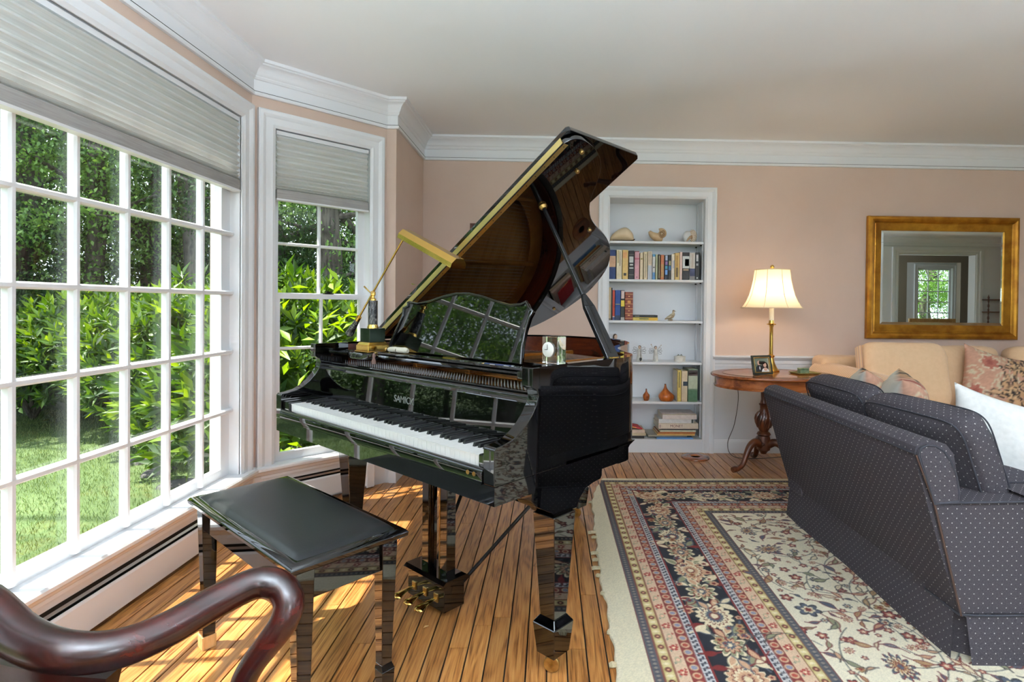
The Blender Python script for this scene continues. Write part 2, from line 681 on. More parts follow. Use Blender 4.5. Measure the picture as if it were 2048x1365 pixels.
def text_mesh(name, body, size, mat, parent, loc, rot, depth=0.0006, bold=False, align='CENTER', sx=1.0):
    cu = bpy.data.curves.new(name, 'FONT')
    cu.body = body
    cu.size = size
    cu.extrude = depth
    cu.align_x = align
    cu.align_y = 'CENTER'
    if bold:
        cu.offset = size * 0.02
    cu.resolution_u = 3
    tmp = bpy.data.objects.new('tmp', cu)
    COL.objects.link(tmp)
    bpy.context.view_layer.update()
    dg = bpy.context.evaluated_depsgraph_get()
    me = bpy.data.meshes.new_from_object(tmp.evaluated_get(dg))
    bpy.data.objects.remove(tmp)
    me.name = name
    me.materials.clear()
    me.materials.append(mat)
    o = bpy.data.objects.new(name, me)
    COL.objects.link(o)
    o.location = loc
    o.rotation_euler = rot
    o.scale = (sx, 1, 1)
    o.parent = parent
    return o


# ------------------------------------------------------------------ small raster used to colour woven cloth vertex by vertex
class Canvas:
    def __init__(s, w, h, px, col):
        """w x h metres, px metres per cell"""
        s.px = px
        s.nx, s.ny = int(round(w / px)) + 1, int(round(h / px)) + 1
        s.a = np.empty((s.ny, s.nx, 3))
        s.a[:] = lin(*col)[:3]
        s.X, s.Y = np.meshgrid(np.arange(s.nx) * px, np.arange(s.ny) * px)

    def win(s, cx, cy, r):
        i0, i1 = max(0, int((cx - r) / s.px)), min(s.nx, int((cx + r) / s.px) + 2)
        j0, j1 = max(0, int((cy - r) / s.px)), min(s.ny, int((cy + r) / s.px) + 2)
        return (slice(j0, j1), slice(i0, i1)) if i1 > i0 and j1 > j0 else None

    def paint(s, w, mask, col):
        a = np.clip(mask, 0, 1)[..., None]
        s.a[w] = s.a[w] * (1 - a) + np.array(lin(*col)[:3]) * a

    def flower(s, cx, cy, R, n, rings, rot=0.0, depth=0.28, sq=1.0):
        w = s.win(cx, cy, R * 1.1)
        if not w:
            return
        X, Y = s.X[w] - cx, s.Y[w] - cy
        x, y = X * math.cos(rot) + Y * math.sin(rot), (-X * math.sin(rot) + Y * math.cos(rot)) / sq
        r = np.hypot(x, y)
        th = np.arctan2(y, x)
        for k, (f, col) in enumerate(rings):
            edge = R * f * (1 - depth * (1 - abs(np.cos(n * th / 2.0 + (k % 2) * 0.3))))
            s.paint(w, (edge - r) / s.px + 0.5, col)

    def leaf(s, cx, cy, L, W, ang, col, out=None, bend=0.0):
        w = s.win(cx, cy, L * 0.75)
        if not w:
            return
        X, Y = s.X[w] - cx, s.Y[w] - cy
        x, y = X * math.cos(ang) + Y * math.sin(ang), -X * math.sin(ang) + Y * math.cos(ang)
        y = y - bend * (x / L) ** 2 * L
        t = np.clip(1 - (2 * x / L) ** 2, 0, 1)
        d = W * 0.5 * t - abs(y)
        if out:
            s.paint(w, (d + 0.0035) / s.px + 0.5, out)
        s.paint(w, d / s.px, col)

    def stroke(s, pts, wd, col):
        for (x0, y0), (x1, y1) in zip(pts[:-1], pts[1:]):
            L = math.hypot(x1 - x0, y1 - y0)
            w = s.win((x0 + x1) / 2, (y0 + y1) / 2, L / 2 + wd * 2 + s.px)
            if not w or L < 1e-6:
                continue
            X, Y = s.X[w], s.Y[w]
            t = np.clip(((X - x0) * (x1 - x0) + (Y - y0) * (y1 - y0)) / L ** 2, 0, 1)
            d = np.hypot(X - x0 - t * (x1 - x0), Y - y0 - t * (y1 - y0))
            s.paint(w, (wd * 0.5 - d) / s.px + 0.5, col)

    def speckle(s, amount):
        s.a *= (1 + amount * (RNG.random((s.ny, s.nx, 1)) - 0.5))

    def sample(s, x, y):
        i = np.clip((x / s.px).round().astype(int), 0, s.nx - 1)
        j = np.clip((y / s.px).round().astype(int), 0, s.ny - 1)
        return s.a[j, i]


def set_colors(me, rgb):
    at = me.color_attributes.new('pattern', 'FLOAT_COLOR', 'POINT')
    d = np.ones((len(me.vertices), 4), dtype=np.float32)
    d[:, :3] = rgb
    at.data.foreach_set('color', d.ravel())


def pillow_pts(w, h, t, nu=28, nv=28, pinch=0.10, pw=2.6, seed=0, wr=0.004):
    """closed cushion: two facing sheets joined along the knife edge, corners drawn out"""
    rs = random.Random(seed)
    ph = [rs.uniform(0, 6.28) for _ in range(8)]

    def pt(a, b, sgn):
        x, y = a * 2 - 1, b * 2 - 1
        ex = 1 - pinch * (1 - y * y) * abs(x) ** 3
        ey = 1 - pinch * (1 - x * x) * abs(y) ** 3
        th = max(0.0, (1 - abs(x) ** pw)) ** 0.55 * max(0.0, (1 - abs(y) ** pw)) ** 0.55
        wrk = wr * (math.sin(9 * x + 5 * y + ph[0]) + math.sin(7 * y - 6 * x + ph[1]) + math.sin(15 * x * y + ph[2])) * th
        return (x * ex * w / 2, sgn * (th * t / 2 + wrk), y * ey * h / 2)
    mb = MB()
    n0 = (nu + 1) * (nv + 1)
    v = [pt(i / nu, j / nv, -1) for j in range(nv + 1) for i in range(nu + 1)]
    idx = {}
    f = []
    back = {}
    for j in range(nv + 1):
        for i in range(nu + 1):
            if i in (0, nu) or j in (0, nv):
                back[(i, j)] = j * (nu + 1) + i
            else:
                back[(i, j)] = len(v)
                v.append(pt(i / nu, j / nv, 1))
    for j in range(nv):
        for i in range(nu):
            a = j * (nu + 1) + i
            f.append((a, a + 1, a + nu + 2, a + nu + 1))
            f.append((back[(i, j)], back[(i, j + 1)], back[(i + 1, j + 1)], back[(i + 1, j)]))
    mb.add(v, f)
    edge = [pt(i / nu, 0, 0) for i in range(nu)] + [pt(1, j / nv, 0) for j in range(nv)] + \
           [pt(1 - i / nu, 1, 0) for i in range(nu)] + [pt(0, 1 - j / nv, 0) for j in range(nv)]
    return mb, edge


# ================================================================== ROOM SHELL
CEIL = 2.47
REAR, RIGHT = -1.2, 8.6
ROOM = [(-1.0, REAR), (-1.0, 0.15), (-1.061, 0.15), (-1.626, 0.715), (-1.626, 3.115), (-1.061, 3.68), (-1.0, 3.68), (-1.0, 4.455), (RIGHT, 4.455), (RIGHT, REAR)]


def wall_seg(name, p0, p1, holes, mat, label, thick=0.16, z1=CEIL, z0=-0.35):
    L = math.hypot(p1[0] - p0[0], p1[1] - p0[1])
    mb = MB()
    x = 0.0
    for a0, a1, h0, h1 in sorted((h[0] - 0.012, h[1] + 0.012, h[2], h[3] + 0.012) for h in holes):
        if a0 > x:
            mb.box(x, a0, 0, thick, z0, z1)
        if h0 > z0:
            mb.box(a0, a1, 0, thick, z0, h0)
        mb.box(a0, a1, 0, thick, h1, z1)
        x = a1
    if x < L:
        mb.box(x, L, 0, thick, z0, z1)
    o = mb.build(name, mat, loc=(p0[0], p0[1], 0), rot=(0, 0, math.atan2(p1[1] - p0[1], p1[0] - p0[0])))
    return struct(o, label)


W1A, W1B, WZ0, WZ1 = 0.115, 2.285, 0.24, 2.133
wall_seg('wall_left_front', ROOM[0], (-1.0, -0.01), [], M['wall'], 'plain peach wall beside the bay, behind the viewer')
wall_seg('wall_bay_return_front', ROOM[1], ROOM[2], [], M['wall'], 'narrow peach return of the bay behind the viewer')
wall_seg('wall_bay_angled_front', ROOM[2], ROOM[3], [(0.119, 0.681, WZ0, WZ1)], M['wall'], 'angled peach bay wall behind the viewer')
wall_seg('wall_bay', ROOM[3], ROOM[4], [(W1A, W1B, WZ0, WZ1)], M['wall'], 'peach bay wall around the wide picture window')
wall_seg('wall_bay_angled', ROOM[4], ROOM[5], [(0.118, 0.68, WZ0, WZ1)], M['wall'], 'angled peach bay wall around the tall narrow window')
wall_seg('wall_bay_return', ROOM[5], ROOM[6], [], M['wall'], 'narrow bright peach return where the bay ends')
wall_seg('wall_left', (-1.0, 3.84), ROOM[7], [], M['wall'], 'shaded peach side wall between bay and back wall')
BC0, BC1 = 0.468, 1.226
wall_seg('wall_back', ROOM[7], ROOM[8], [(BC0 + 1.0, BC1 + 1.0, 0.0, 2.02)], M['wall'], 'long peach back wall with bookcase and mirror')
wall_seg('wall_right', ROOM[8], ROOM[9], [(0.9, 2.3, 0.4, 2.15), (3.0, 4.4, 0.4, 2.15)], M['wall'], 'right-hand wall out of view')
OP0, OP1, OPZ = 6.32, 7.76, 2.17
wall_seg('wall_rear', ROOM[9], ROOM[0], [(RIGHT - OP1, RIGHT - OP0, 0.0, OPZ), (RIGHT - 3.9, RIGHT - 1.9, 0.05, 2.15), (RIGHT - 1.4, RIGHT + 0.6, 0.05, 2.15)], M['trim'], 'white rear wall with wide cased opening, seen in the mirror')

ceil = MB().box(-1.9, 11.7, -6.3, 4.9, CEIL, CEIL + 0.12).build('ceiling', M['ceiling'])
struct(ceil, 'smooth white ceiling')

# crown moulding, one piece of trim per wall run
CROWN = [(0, 2.290), (0.016, 2.290), (0.019, 2.296), (0.019, 2.308), (0.012, 2.312), (0.012, 2.372), (0.018, 2.376), (0.024, 2.386), (0.024, 2.392),
         (0.030, 2.398), (0.034, 2.408), (0.042, 2.424), (0.056, 2.438), (0.070, 2.444), (0.074, 2.450), (0.084, 2.454), (0.086, 2.470), (0.0, 2.470)]
struct(MB().sweep(ROOM, CROWN, side=-1, closed=True).build('trim_crown', M['trim'], smooth=25), 'white stepped crown moulding under the ceiling')
struct(MB().sweep(ROOM, [(0.0135, 2.3085), (0.0200, 2.3085), (0.0200, 2.3105), (0.0135, 2.3105)], side=-1, closed=True).build('trim_crown_shadow_line', M['dark_metal']), 'thin dark strip drawn as a shadow line along the crown moulding')  # dark strip stands in for the shadow along the moulding step

# window stool running round the bay
STOOL = [(-0.075, 0.228), (0.048, 0.228), (0.056, 0.236), (0.056, 0.248), (0.050, 0.256), (-0.075, 0.256)]
BAYP = [ROOM[1], ROOM[2], ROOM[3], ROOM[4], ROOM[5], (-1.004, 3.68)]
BAYP = [(-1.03, 0.15)] + BAYP[1:5] + [(-1.03, 3.68)]
struct(MB().sweep(BAYP, STOOL, side=-1).build('trim_window_stool', M['trim'], smooth=30), 'white window ledge running round the bay')
APRON = [(0.0, 0.16), (0.014, 0.16), (0.02, 0.20), (0.03, 0.21), (0.034, 0.228), (0.0, 0.228)]
struct(MB().sweep(BAYP, APRON, side=-1).build('trim_apron', M['trim'], smooth=30), 'white moulded apron below the window ledge')
struct(MB().sweep(BAYP, [(0.0, 0.0), (0.008, 0.0), (0.008, 0.16), (0.0, 0.16)], side=-1).build('trim_bay_panel', M['trim']), 'white panel below the bay windows')
BASE = [(0, 0), (0.016, 0), (0.016, 0.085), (0.012, 0.095), (0.008, 0.108), (0.0, 0.112)]
struct(MB().sweep([(-1.03, 3.68), ROOM[6], ROOM[7], (BC0 - 0.085, 4.455)], [(d, z * 1.15) for d, z in BASE], side=-1).build('baseboard_left', M['trim'], smooth=30), 'white baseboard behind the piano')
struct(MB().sweep([(BC1 + 0.085, 4.455), ROOM[8]], BASE, side=-1).build('baseboard_back', M['trim'], smooth=30), 'white baseboard right of the bookcase')
# white dado with chair rail
struct(MB().box(BC1 + 0.084, RIGHT, 4.449, 4.456, 0.10, 0.72).build('trim_wainscot', M['wainscot']), 'smooth white dado below the chair rail')
struct(MB().box(-1.0, BC0 - 0.084, 4.449, 4.456, 0.10, 0.72).build('trim_wainscot_left', M['wainscot']), 'white dado behind the piano')
RAIL = [(0, 0.692), (0.012, 0.692), (0.014, 0.712), (0.018, 0.716), (0.020, 0.742), (0.030, 0.750), (0.040, 0.764), (0.044, 0.768), (0.044, 0.778), (0.0, 0.780)]
struct(MB().sweep([(BC1 + 0.07, 4.455), ROOM[8]], RAIL, side=-1).build('trim_chair_rail', M['trim'], smooth=30), 'white moulded chair rail right of the bookcase')
struct(MB().sweep([(-1.0, 3.70), (-1.0, 4.455), (BC0 - 0.07, 4.455)], RAIL, side=-1).build('trim_chair_rail_left', M['trim'], smooth=30), 'white chair rail behind the piano')

# ------------------------------------------------------------------ floor of single planks
floor = struct(MB().box(-1.72, RIGHT + 0.1, REAR, 4.8, -0.06, -0.006).build('floor', M['subfloor']), 'varnished oak plank floor')
PW, GAP = 0.0665, 0.0052
unit = MB().box(-(PW - GAP) / 2, (PW - GAP) / 2, 0, 1, -0.02, 0.0)
pl_proto = None
rest = MB()
nplank = 0
col_i = 0
xp = -1.66
rp = random.Random(5)
while xp < RIGHT:
    xc = xp + PW / 2
    ymax, y = 4.456, REAR - rp.uniform(0, 0.9)
    if xc < -1.0:
        ymax = 3.68 if xc > -1.061 else min(3.68, xc + 4.741 + 0.04)
        y = 0.15 if xc > -1.061 else -xc - 0.93
    while y < ymax - 0.01:
        y1 = min(y + rp.uniform(0.9, 2.1), ymax)
        seen = xc < 2.1 and y1 > 0.95 and (xc < 0.45 or y1 > 3.72)
        if seen and nplank < 295:
            if pl_proto is None:
                o = pl_proto = unit.build('plank', M['plank'], parent=floor)
            else:
                o = copy_of(pl_proto, floor)
            o.location = (xc, y, 0)
            o.scale = (1, y1 - y - 0.0015, 1)
            nplank += 1
        else:
            rest.box(xc - (PW - GAP) / 2, xc + (PW - GAP) / 2, y, y1 - 0.0015, -0.02, 0.0)
        y = y1
    xp += PW
stuff(rest.build('plank_field', M['plank'], parent=floor))
# floors of the rooms seen through the mirror
struct(MB().box(5.5, 11.6, -5.2, REAR - 0.02, -0.05, 0.0).build('floor_hall', M['plank']), 'plank floor of the hall seen in the mirror')


# ------------------------------------------------------------------ windows
def casing_mb(x0, x1, z0, z1, w=0.092):
    prof = [(0.0, 0.0), (0.0, -0.012), (0.010, -0.016), (0.016, -0.020), (0.030, -0.017), (0.052, -0.019), (0.060, -0.026), (0.070, -0.031), (w - 0.006, -0.031), (w, -0.026), (w, 0.0)]
    mb = MB().sweep([(x0, z0), (x0, z1), (x1, z1), (x1, z0)], prof, side=1)
    return mb.xf(lambda a, b, c: (a, c, b))


def pane_row(win, xs, zs, y, proto=None):
    for i in range(len(xs) - 1):
        for j in range(len(zs) - 1):
            b = MB().box(xs[i] - 0.004, xs[i + 1] + 0.004, y, y + 0.003, zs[j] - 0.004, zs[j + 1] + 0.004)
            b.build('pane', M['glass'], parent=win)


def bar_v(win, x, z0, z1, y0, y1, w=0.024, name='muntin'):
    prof = [(-w / 2, y1), (-w / 2, y0 + 0.008), (-w / 4, y0), (w / 4, y0), (w / 2, y0 + 0.008), (w / 2, y1)]
    MB().prism(prof, z0, z1, lambda p, q, a: (x + p, q, a)).build(name, M['trim'], parent=win)


def bar_h(win, z, x0, x1, y0, y1, w=0.024, name='muntin'):
    prof = [(-w / 2, y1), (-w / 2, y0 + 0.008), (-w / 4, y0), (w / 4, y0), (w / 2, y0 + 0.008), (w / 2, y1)]
    MB().prism(prof, x0, x1, lambda p, q, a: (a, q, z + p)).build(name, M['trim'], parent=win)


def sash_mb(x0, x1, z0, z1, y0, y1, st, rail_b, rail_t):
    mb = MB()
    mb.box(x0, x0 + st, y0, y1, z0, z1).box(x1 - st, x1, y0, y1, z0, z1)
    mb.box(x0 + st, x1 - st, y0, y1, z0, z0 + rail_b).box(x0 + st, x1 - st, y0, y1, z1 - rail_t, z1)
    return mb


def jamb_mb(x0, x1, z0, z1, y0, y1, t=0.012):
    mb = MB()
    mb.box(x0 - t, x0, y0, y1, z0, z1 + t).box(x1, x1 + t, y0, y1, z0, z1 + t).box(x0, x1, y0, y1, z1, z1 + t).box(x0, x1, y0 + 0.07, y1, z0 - 0.02, z0 + 0.012)
    return mb


def empty_struct(name, loc, rotz, label):
    o = bpy.data.objects.new(name, None)
    COL.objects.link(o)
    o.location = loc
    o.rotation_euler = (0, 0, rotz)
    return struct(o, label)


# wide picture window with its inner grille
w1 = empty_struct('window_1', (ROOM[3][0], ROOM[3][1], 0), PI / 2, 'wide white picture window with a grid of small panes')
ZS = [0.595 + 0.3075 * k for k in range(5)]
XS = [(2.743 - 0.239 * k) - 0.715 for k in range(8)][::-1]
casing_mb(W1A, W1B, 0.256, WZ1).build('casing', M['trim'], w1, smooth=25)
jamb_mb(W1A, W1B, 0.256, WZ1, -0.004, 0.15).build('jamb', M['trim'], w1)
sash_mb(W1A, W1B, 0.256, WZ1, 0.052, 0.088, 0.075, 0.046, 0.05).build('sash_frame', M['trim'], w1)
for x in XS:
    bar_v(w1, x, 0.27, WZ1 - 0.004, 0.030, 0.060)
for z in ZS:
    bar_h(w1, z, W1A + 0.003, W1B - 0.003, 0.0295, 0.0595)
pane_row(w1, [W1A + 0.07] + XS + [W1B - 0.07], [0.30] + ZS + [WZ1 - 0.045], 0.064)

# narrow double-hung window in the angled wall
w2 = empty_struct('window_2', (ROOM[4][0], ROOM[4][1], 0), PI / 4, 'tall narrow double-hung window left of the peach return')


def double_hung(w, a, b):
    casing_mb(a, b, 0.256, WZ1).build('casing', M['trim'], w, smooth=25)
    jamb_mb(a, b, 0.256, WZ1, -0.004, 0.15).build('jamb', M['trim'], w)
    m = (a + b) / 2
    lo = sash_mb(a, b, 0.256, 1.215, 0.030, 0.062, 0.042, 0.046, 0.030).build('lower_sash', M['trim'], w)
    up_ = sash_mb(a, b, 1.190, WZ1, 0.064, 0.096, 0.042, 0.030, 0.05).build('upper_sash', M['trim'], w)
    bar_v(w, m, 0.30, 1.187, 0.032, 0.05, 0.018)
    bar_v(w, m, 1.218, WZ1 - 0.05, 0.066, 0.084, 0.018)
    for z in (0.598, 0.899):
        bar_h(w, z, a + 0.042, b - 0.042, 0.0315, 0.0495, 0.018)
    for z in (1.503, 1.80):
        bar_h(w, z, a + 0.042, b - 0.042, 0.0655, 0.0835, 0.018)
    pane_row(w, [a + 0.042, m, b - 0.042], [0.302, 0.598, 0.899, 1.187], 0.052)
    pane_row(w, [a + 0.042, m, b - 0.042], [1.218, 1.503, 1.80, WZ1 - 0.05], 0.086)
    lk = MB()
    lk.box(m + 0.02, m + 0.075, 0.04, 0.062, 1.215, 1.223)
    lk.lathe([(0.012, 0), (0.012, 0.012), (0.0, 0.014)], 10, (m + 0.047, 0.05, 1.22))
    lk.box(m + 0.025, m + 0.06, 0.03, 0.042, 1.226, 1.233)
    lk.build('sash_lock', M['dark_metal'], w)


double_hung(w2, 0.118, 0.68)
w3 = empty_struct('window_3', (ROOM[2][0], ROOM[2][1], 0), PI * 3 / 4, 'matching narrow window of the bay behind the viewer')
double_hung(w3, 0.119, 0.681)


def plain_window(name, wall_p0, ang, a, b, z0, z1, nc, nr, label):
    w = empty_struct(name, (wall_p0[0], wall_p0[1], 0), ang, label)
    casing_mb(a, b, z0, z1).build('casing', M['trim'], w)
    sash_mb(a, b, z0, z1, 0.04, 0.08, 0.05, 0.06, 0.05).build('sash_frame', M['trim'], w)
    xs = [a + 0.05 + (b - a - 0.1) * i / nc for i in range(nc + 1)]
    zs = [z0 + 0.06 + (z1 - z0 - 0.11) * j / nr for j in range(nr + 1)]
    for x in xs[1:-1]:
        bar_v(w, x, z0 + 0.05, z1 - 0.04, 0.045, 0.07)
    for z in zs[1:-1]:
        bar_h(w, z, a + 0.04, b - 0.04, 0.0445, 0.0695)
    pane_row(w, [xs[0], xs[-1]], [zs[0], zs[-1]], 0.06)


plain_window('added_window_4', ROOM[8], -PI / 2, 0.9, 2.3, 0.4, 2.15, 4, 4, 'unseen window added to the right wall for daylight')  # both right-wall windows are unseen, added to let in more light
plain_window('added_window_5', ROOM[8], -PI / 2, 3.0, 4.4, 0.4, 2.15, 4, 4, 'second unseen window added to the right wall for daylight')
plain_window('added_window_6', ROOM[9], PI, RIGHT - 3.9, RIGHT - 1.9, 0.05, 2.15, 4, 5, 'glazed doors added to the rear wall behind the viewer for daylight')  # both pairs of glazed doors are added behind the viewer as daylight fill
plain_window('added_window_7', ROOM[9], PI, RIGHT - 1.4, RIGHT + 0.6, 0.05, 2.15, 4, 5, 'second pair of glazed doors added to the rear wall for daylight')

# cased opening, hall and far window that the mirror shows
op = empty_struct('door_1', (ROOM[9][0], ROOM[9][1], 0), PI, 'wide white cased opening reflected in the mirror')
casing_mb(RIGHT - OP1, RIGHT - OP0, 0.0, OPZ, 0.12).build('casing', M['trim'], op)
MB().box(RIGHT - OP1 - 0.003, RIGHT - OP1 + 0.012, 0, 0.17, 0, OPZ).box(RIGHT - OP0 - 0.012, RIGHT - OP0 + 0.003, 0, 0.17, 0, OPZ).box(RIGHT - OP1, RIGHT - OP0, 0, 0.17, OPZ - 0.012, OPZ + 0.003).build('jamb', M['trim'], op)
HY = -2.6
struct(MB().box(5.6, 7.385, HY - 0.12, HY, 0, CEIL).box(8.52, 11.5, HY - 0.12, HY, 0, CEIL).box(7.385, 8.52, HY - 0.12, HY, 2.14, CEIL).build('wall_hall', M['hall_wall']), 'taupe hall wall with an opening, seen in the mirror')
struct(MB().box(5.5, 5.6, HY, REAR - 0.16, 0, CEIL).box(11.5, 11.6, -5.1, REAR - 0.16, 0, CEIL).box(8.6, 11.5, REAR - 0.16, REAR - 0.04, 0, CEIL).build('wall_hall_side', M['hall_wall']), 'taupe hall end walls seen in the mirror')
DY = -5.0
struct(MB().box(6.0, 9.2, DY - 0.15, DY, 0, CEIL).box(10.08, 11.5, DY - 0.15, DY, 0, CEIL).box(9.2, 10.08, DY - 0.15, DY, 0, 0.75).box(9.2, 10.08, DY - 0.15, DY, 2.2, CEIL).build('wall_far', M['trim']), 'white wall of the far room seen in the mirror')
struct(MB().box(6.0, 6.15, DY, HY - 0.12, 0, CEIL).build('wall_far_side', M['trim']), 'white side wall of the far room')
plain_window('window_8', (11.5, DY), PI, 11.5 - 10.08, 11.5 - 9.2, 0.75, 2.2, 3, 5, 'white twelve-pane window reflected in the mirror')


# ================================================================== SHADES AND HEATERS
def cellular_shade(root, a, b, ztop, zbot, y0, npl, label):
    """pleated shade filling a..b of a window; its parts hang from the head rail"""
    t = thing('cellular_shade', label, 'window shade', root.location, root.rotation_euler[2])
    MB().box(a, b, y0 - 0.006, y0 + 0.022, ztop - 0.022, ztop).build('headrail', M['trim'], t)
    zs = []
    z, g = ztop - 0.022, 0.0
    hs = [1.0 if k < npl * 0.45 else 1.0 - 0.75 * (k - npl * 0.45) / (npl * 0.55) for k in range(npl)]
    k_ = (ztop - 0.022 - zbot - 0.062) / sum(hs)
    prof = []
    for h in hs:
        prof += [(y0 + 0.006, z), (y0 - 0.012, z - h * k_ * 0.5)]
        z -= h * k_
    prof.append((y0 + 0.006, z))
    v, f = [], []
    for i, (yy, zz) in enumerate(prof):
        v += [(a + 0.003, yy, zz), (b - 0.003, yy, zz)]
        if i:
            f.append((2 * i - 2, 2 * i - 1, 2 * i + 1, 2 * i))
    mb = MB().add(v, f)
    v2 = [(x, 2 * (y0 + 0.005) - yy + 0.002, zz) for x, yy, zz in v]
    mb.add(v2, [fc[::-1] for fc in f])
    mb.build('fabric', M['shade_fabric'], t, smooth=20)
    MB().box(a, b, y0 - 0.014, y0 + 0.022, zbot + 0.008, zbot + 0.062).build('bottom_rail', M['shade_rail'], t, bevel=0.003)
    MB().box(a, b, y0 - 0.016, y0 + 0.024, zbot, zbot + 0.010).build('rail_cap', M['trim'], t)
    return t


bpy.context.view_layer.update()
cellular_shade(w1, W1A + 0.006, W1B - 0.010, WZ1 - 0.006, 1.738, 0.006, 11, 'large white pleated shade half lowered over the wide picture window')
s2 = cellular_shade(w2, 0.126, 0.672, WZ1 - 0.006, 1.738, 0.006, 11, 'small white pleated shade over the narrow angled window')
MB().lathe([(0.0, 0), (0.007, 0.004), (0.008, 0.02), (0.003, 0.024), (0.0, 0.026)], 10, (0.660, -0.012, 2.10)).build('cord_stop', M['trim'], s2)


def baseboard_heater(p, ang, a, b, label, cap_r=False, cap_l=False):
    t = thing('baseboard_heater', label, 'heater', (p[0], p[1], 0), ang)
    D = -0.008
    MB().box(a, b, D - 0.004, D, 0.01, 0.212).build('back_plate', M['trim'], t)
    # front panel with rolled top edge
    pr = [(D - 0.036, 0.022), (D - 0.040, 0.022), (D - 0.040, 0.128), (D - 0.036, 0.136), (D - 0.031, 0.136), (D - 0.031, 0.132), (D - 0.036, 0.128)]
    MB().prism(pr, a, b, lambda p_, q_, x_: (x_, p_, q_)).build('front_panel', M['trim'], t)
    # sloped hood
    pr = [(D - 0.002, 0.212), (D - 0.014, 0.206), (D - 0.016, 0.190), (D - 0.013, 0.190), (D - 0.011, 0.203), (D - 0.002, 0.208)]
    MB().prism(pr, a, b, lambda p_, q_, x_: (x_, p_, q_)).build('hood', M['trim'], t)
    # dark fins in the slot and the damper blade
    MB().box(a + 0.01, b - 0.01, D - 0.034, D - 0.0042, 0.03, 0.120).build('fin_pack', M['dark_metal'], t)
    MB().box(a + 0.01, b - 0.01, D - 0.0060, D - 0.0041, 0.12, 0.192).build('slot_liner', M['dark_metal'], t)
    pr = [(D - 0.022, 0.152), (D - 0.030, 0.146), (D - 0.031, 0.149), (D - 0.023, 0.155)]
    MB().prism(pr, a + 0.004, b - 0.004, lambda p_, q_, x_: (x_, p_, q_)).build('damper', M['steel'], t)
    for on, x in ((cap_l, a), (cap_r, b)):
        if on:
            pr = [(D, 0.008), (D - 0.045, 0.008), (D - 0.045, 0.15), (D - 0.02, 0.214), (D, 0.216)]
            x0, x1 = (x - 0.002, x + 0.05) if x == a else (x - 0.05, x + 0.002)
            MB().prism(pr, x0, x1, lambda p_, q_, x_: (x_, p_, q_)).build('end_cap', M['trim'], t, bevel=0.003)
    return t


baseboard_heater(ROOM[3], PI / 2, 0.05, 2.355, 'long white baseboard heater under the wide picture window', cap_l=True)
baseboard_heater(ROOM[4], PI / 4, 0.045, 0.70, 'short white baseboard heater under the narrow angled window', cap_r=True)

# ================================================================== OUTSIDE
GZ = -0.42


def leaf_mesh(name, P, D, N, L, W, mat, curl=0.18, cols=None):
    """many folded leaves: P base points, D directions, N normals (n x 3), L, W arrays"""
    n = len(P)
    D = D / np.linalg.norm(D, axis=1, keepdims=True)
    S = np.cross(D, N)
    S /= np.maximum(np.linalg.norm(S, axis=1, keepdims=True), 1e-6)
    Nn = np.cross(S, D)
    L_, W_ = L[:, None], W[:, None]
    v = np.empty((n, 4, 3))
    v[:, 0] = P
    v[:, 1] = P + D * L_ * 0.45 + S * W_ * 0.5 + Nn * W_ * curl
    v[:, 2] = P + D * L_ - Nn * L_ * curl * 0.5
    v[:, 3] = P + D * L_ * 0.45 - S * W_ * 0.5 + Nn * W_ * curl
    me = bpy.data.meshes.new(name)
    me.vertices.add(n * 4)
    me.vertices.foreach_set('co', v.reshape(-1))
    nt = n * 2
    me.loops.add(nt * 3)
    b = (np.arange(n) * 4)[:, None]
    idx = np.concatenate([b, b + 1, b + 2, b, b + 2, b + 3], axis=1).reshape(-1)
    me.loops.foreach_set('vertex_index', idx.astype(np.int32))
    me.polygons.add(nt)
    me.polygons.foreach_set('loop_start', np.arange(nt, dtype=np.int32) * 3)
    me.update(calc_edges=True)
    me.materials.append(mat)
    if cols is not None:
        set_colors(me, np.repeat(cols, 4, axis=0))
    return me


def leaf_mat(name, rough=0.45, tr=0.35, gain=1.0):
    t = NT(name).set(rough=rough)
    a = t.n('ShaderNodeVertexColor', layer_name='pattern')
    t.l(a.outputs[0], t.p.inputs['Base Color'])
    tl = t.n('ShaderNodeBsdfTranslucent')
    hs = t.n('ShaderNodeHueSaturation')
    hs.inputs['Saturation'].default_value = 1.15
    hs.inputs['Value'].default_value = 1.5
    hs.inputs['Hue'].default_value = 0.485
    t.l(a.outputs[0], hs.inputs['Color'])
    t.l(hs.outputs[0], tl.inputs[0])
    mx = t.n('ShaderNodeMixShader')
    mx.inputs[0].default_value = tr
    t.l(t.p.outputs[0], mx.inputs[1])
    t.l(tl.outputs[0], mx.inputs[2])
    t.l(mx.outputs[0], t.out.inputs[0])
    return t.m


M['laurel'] = leaf_mat('laurel_leaf', 0.48, 0.35)
M['tree_leaf'] = leaf_mat('tree_leaf', 0.55, 0.4)
M['bark'] = mottled('grey_bark', lin(52, 46, 40), lin(104, 96, 86), 9.0, rough=0.95, bump=0.6, stretch=(3, 3, 0.4))
M['soil'] = mottled('dark_mulch', lin(38, 28, 22), lin(62, 48, 38), 30.0, rough=1.0)
M['stone'] = mottled('grey_stone', lin(74, 74, 74), lin(104, 102, 98), 10.0, rough=0.9)


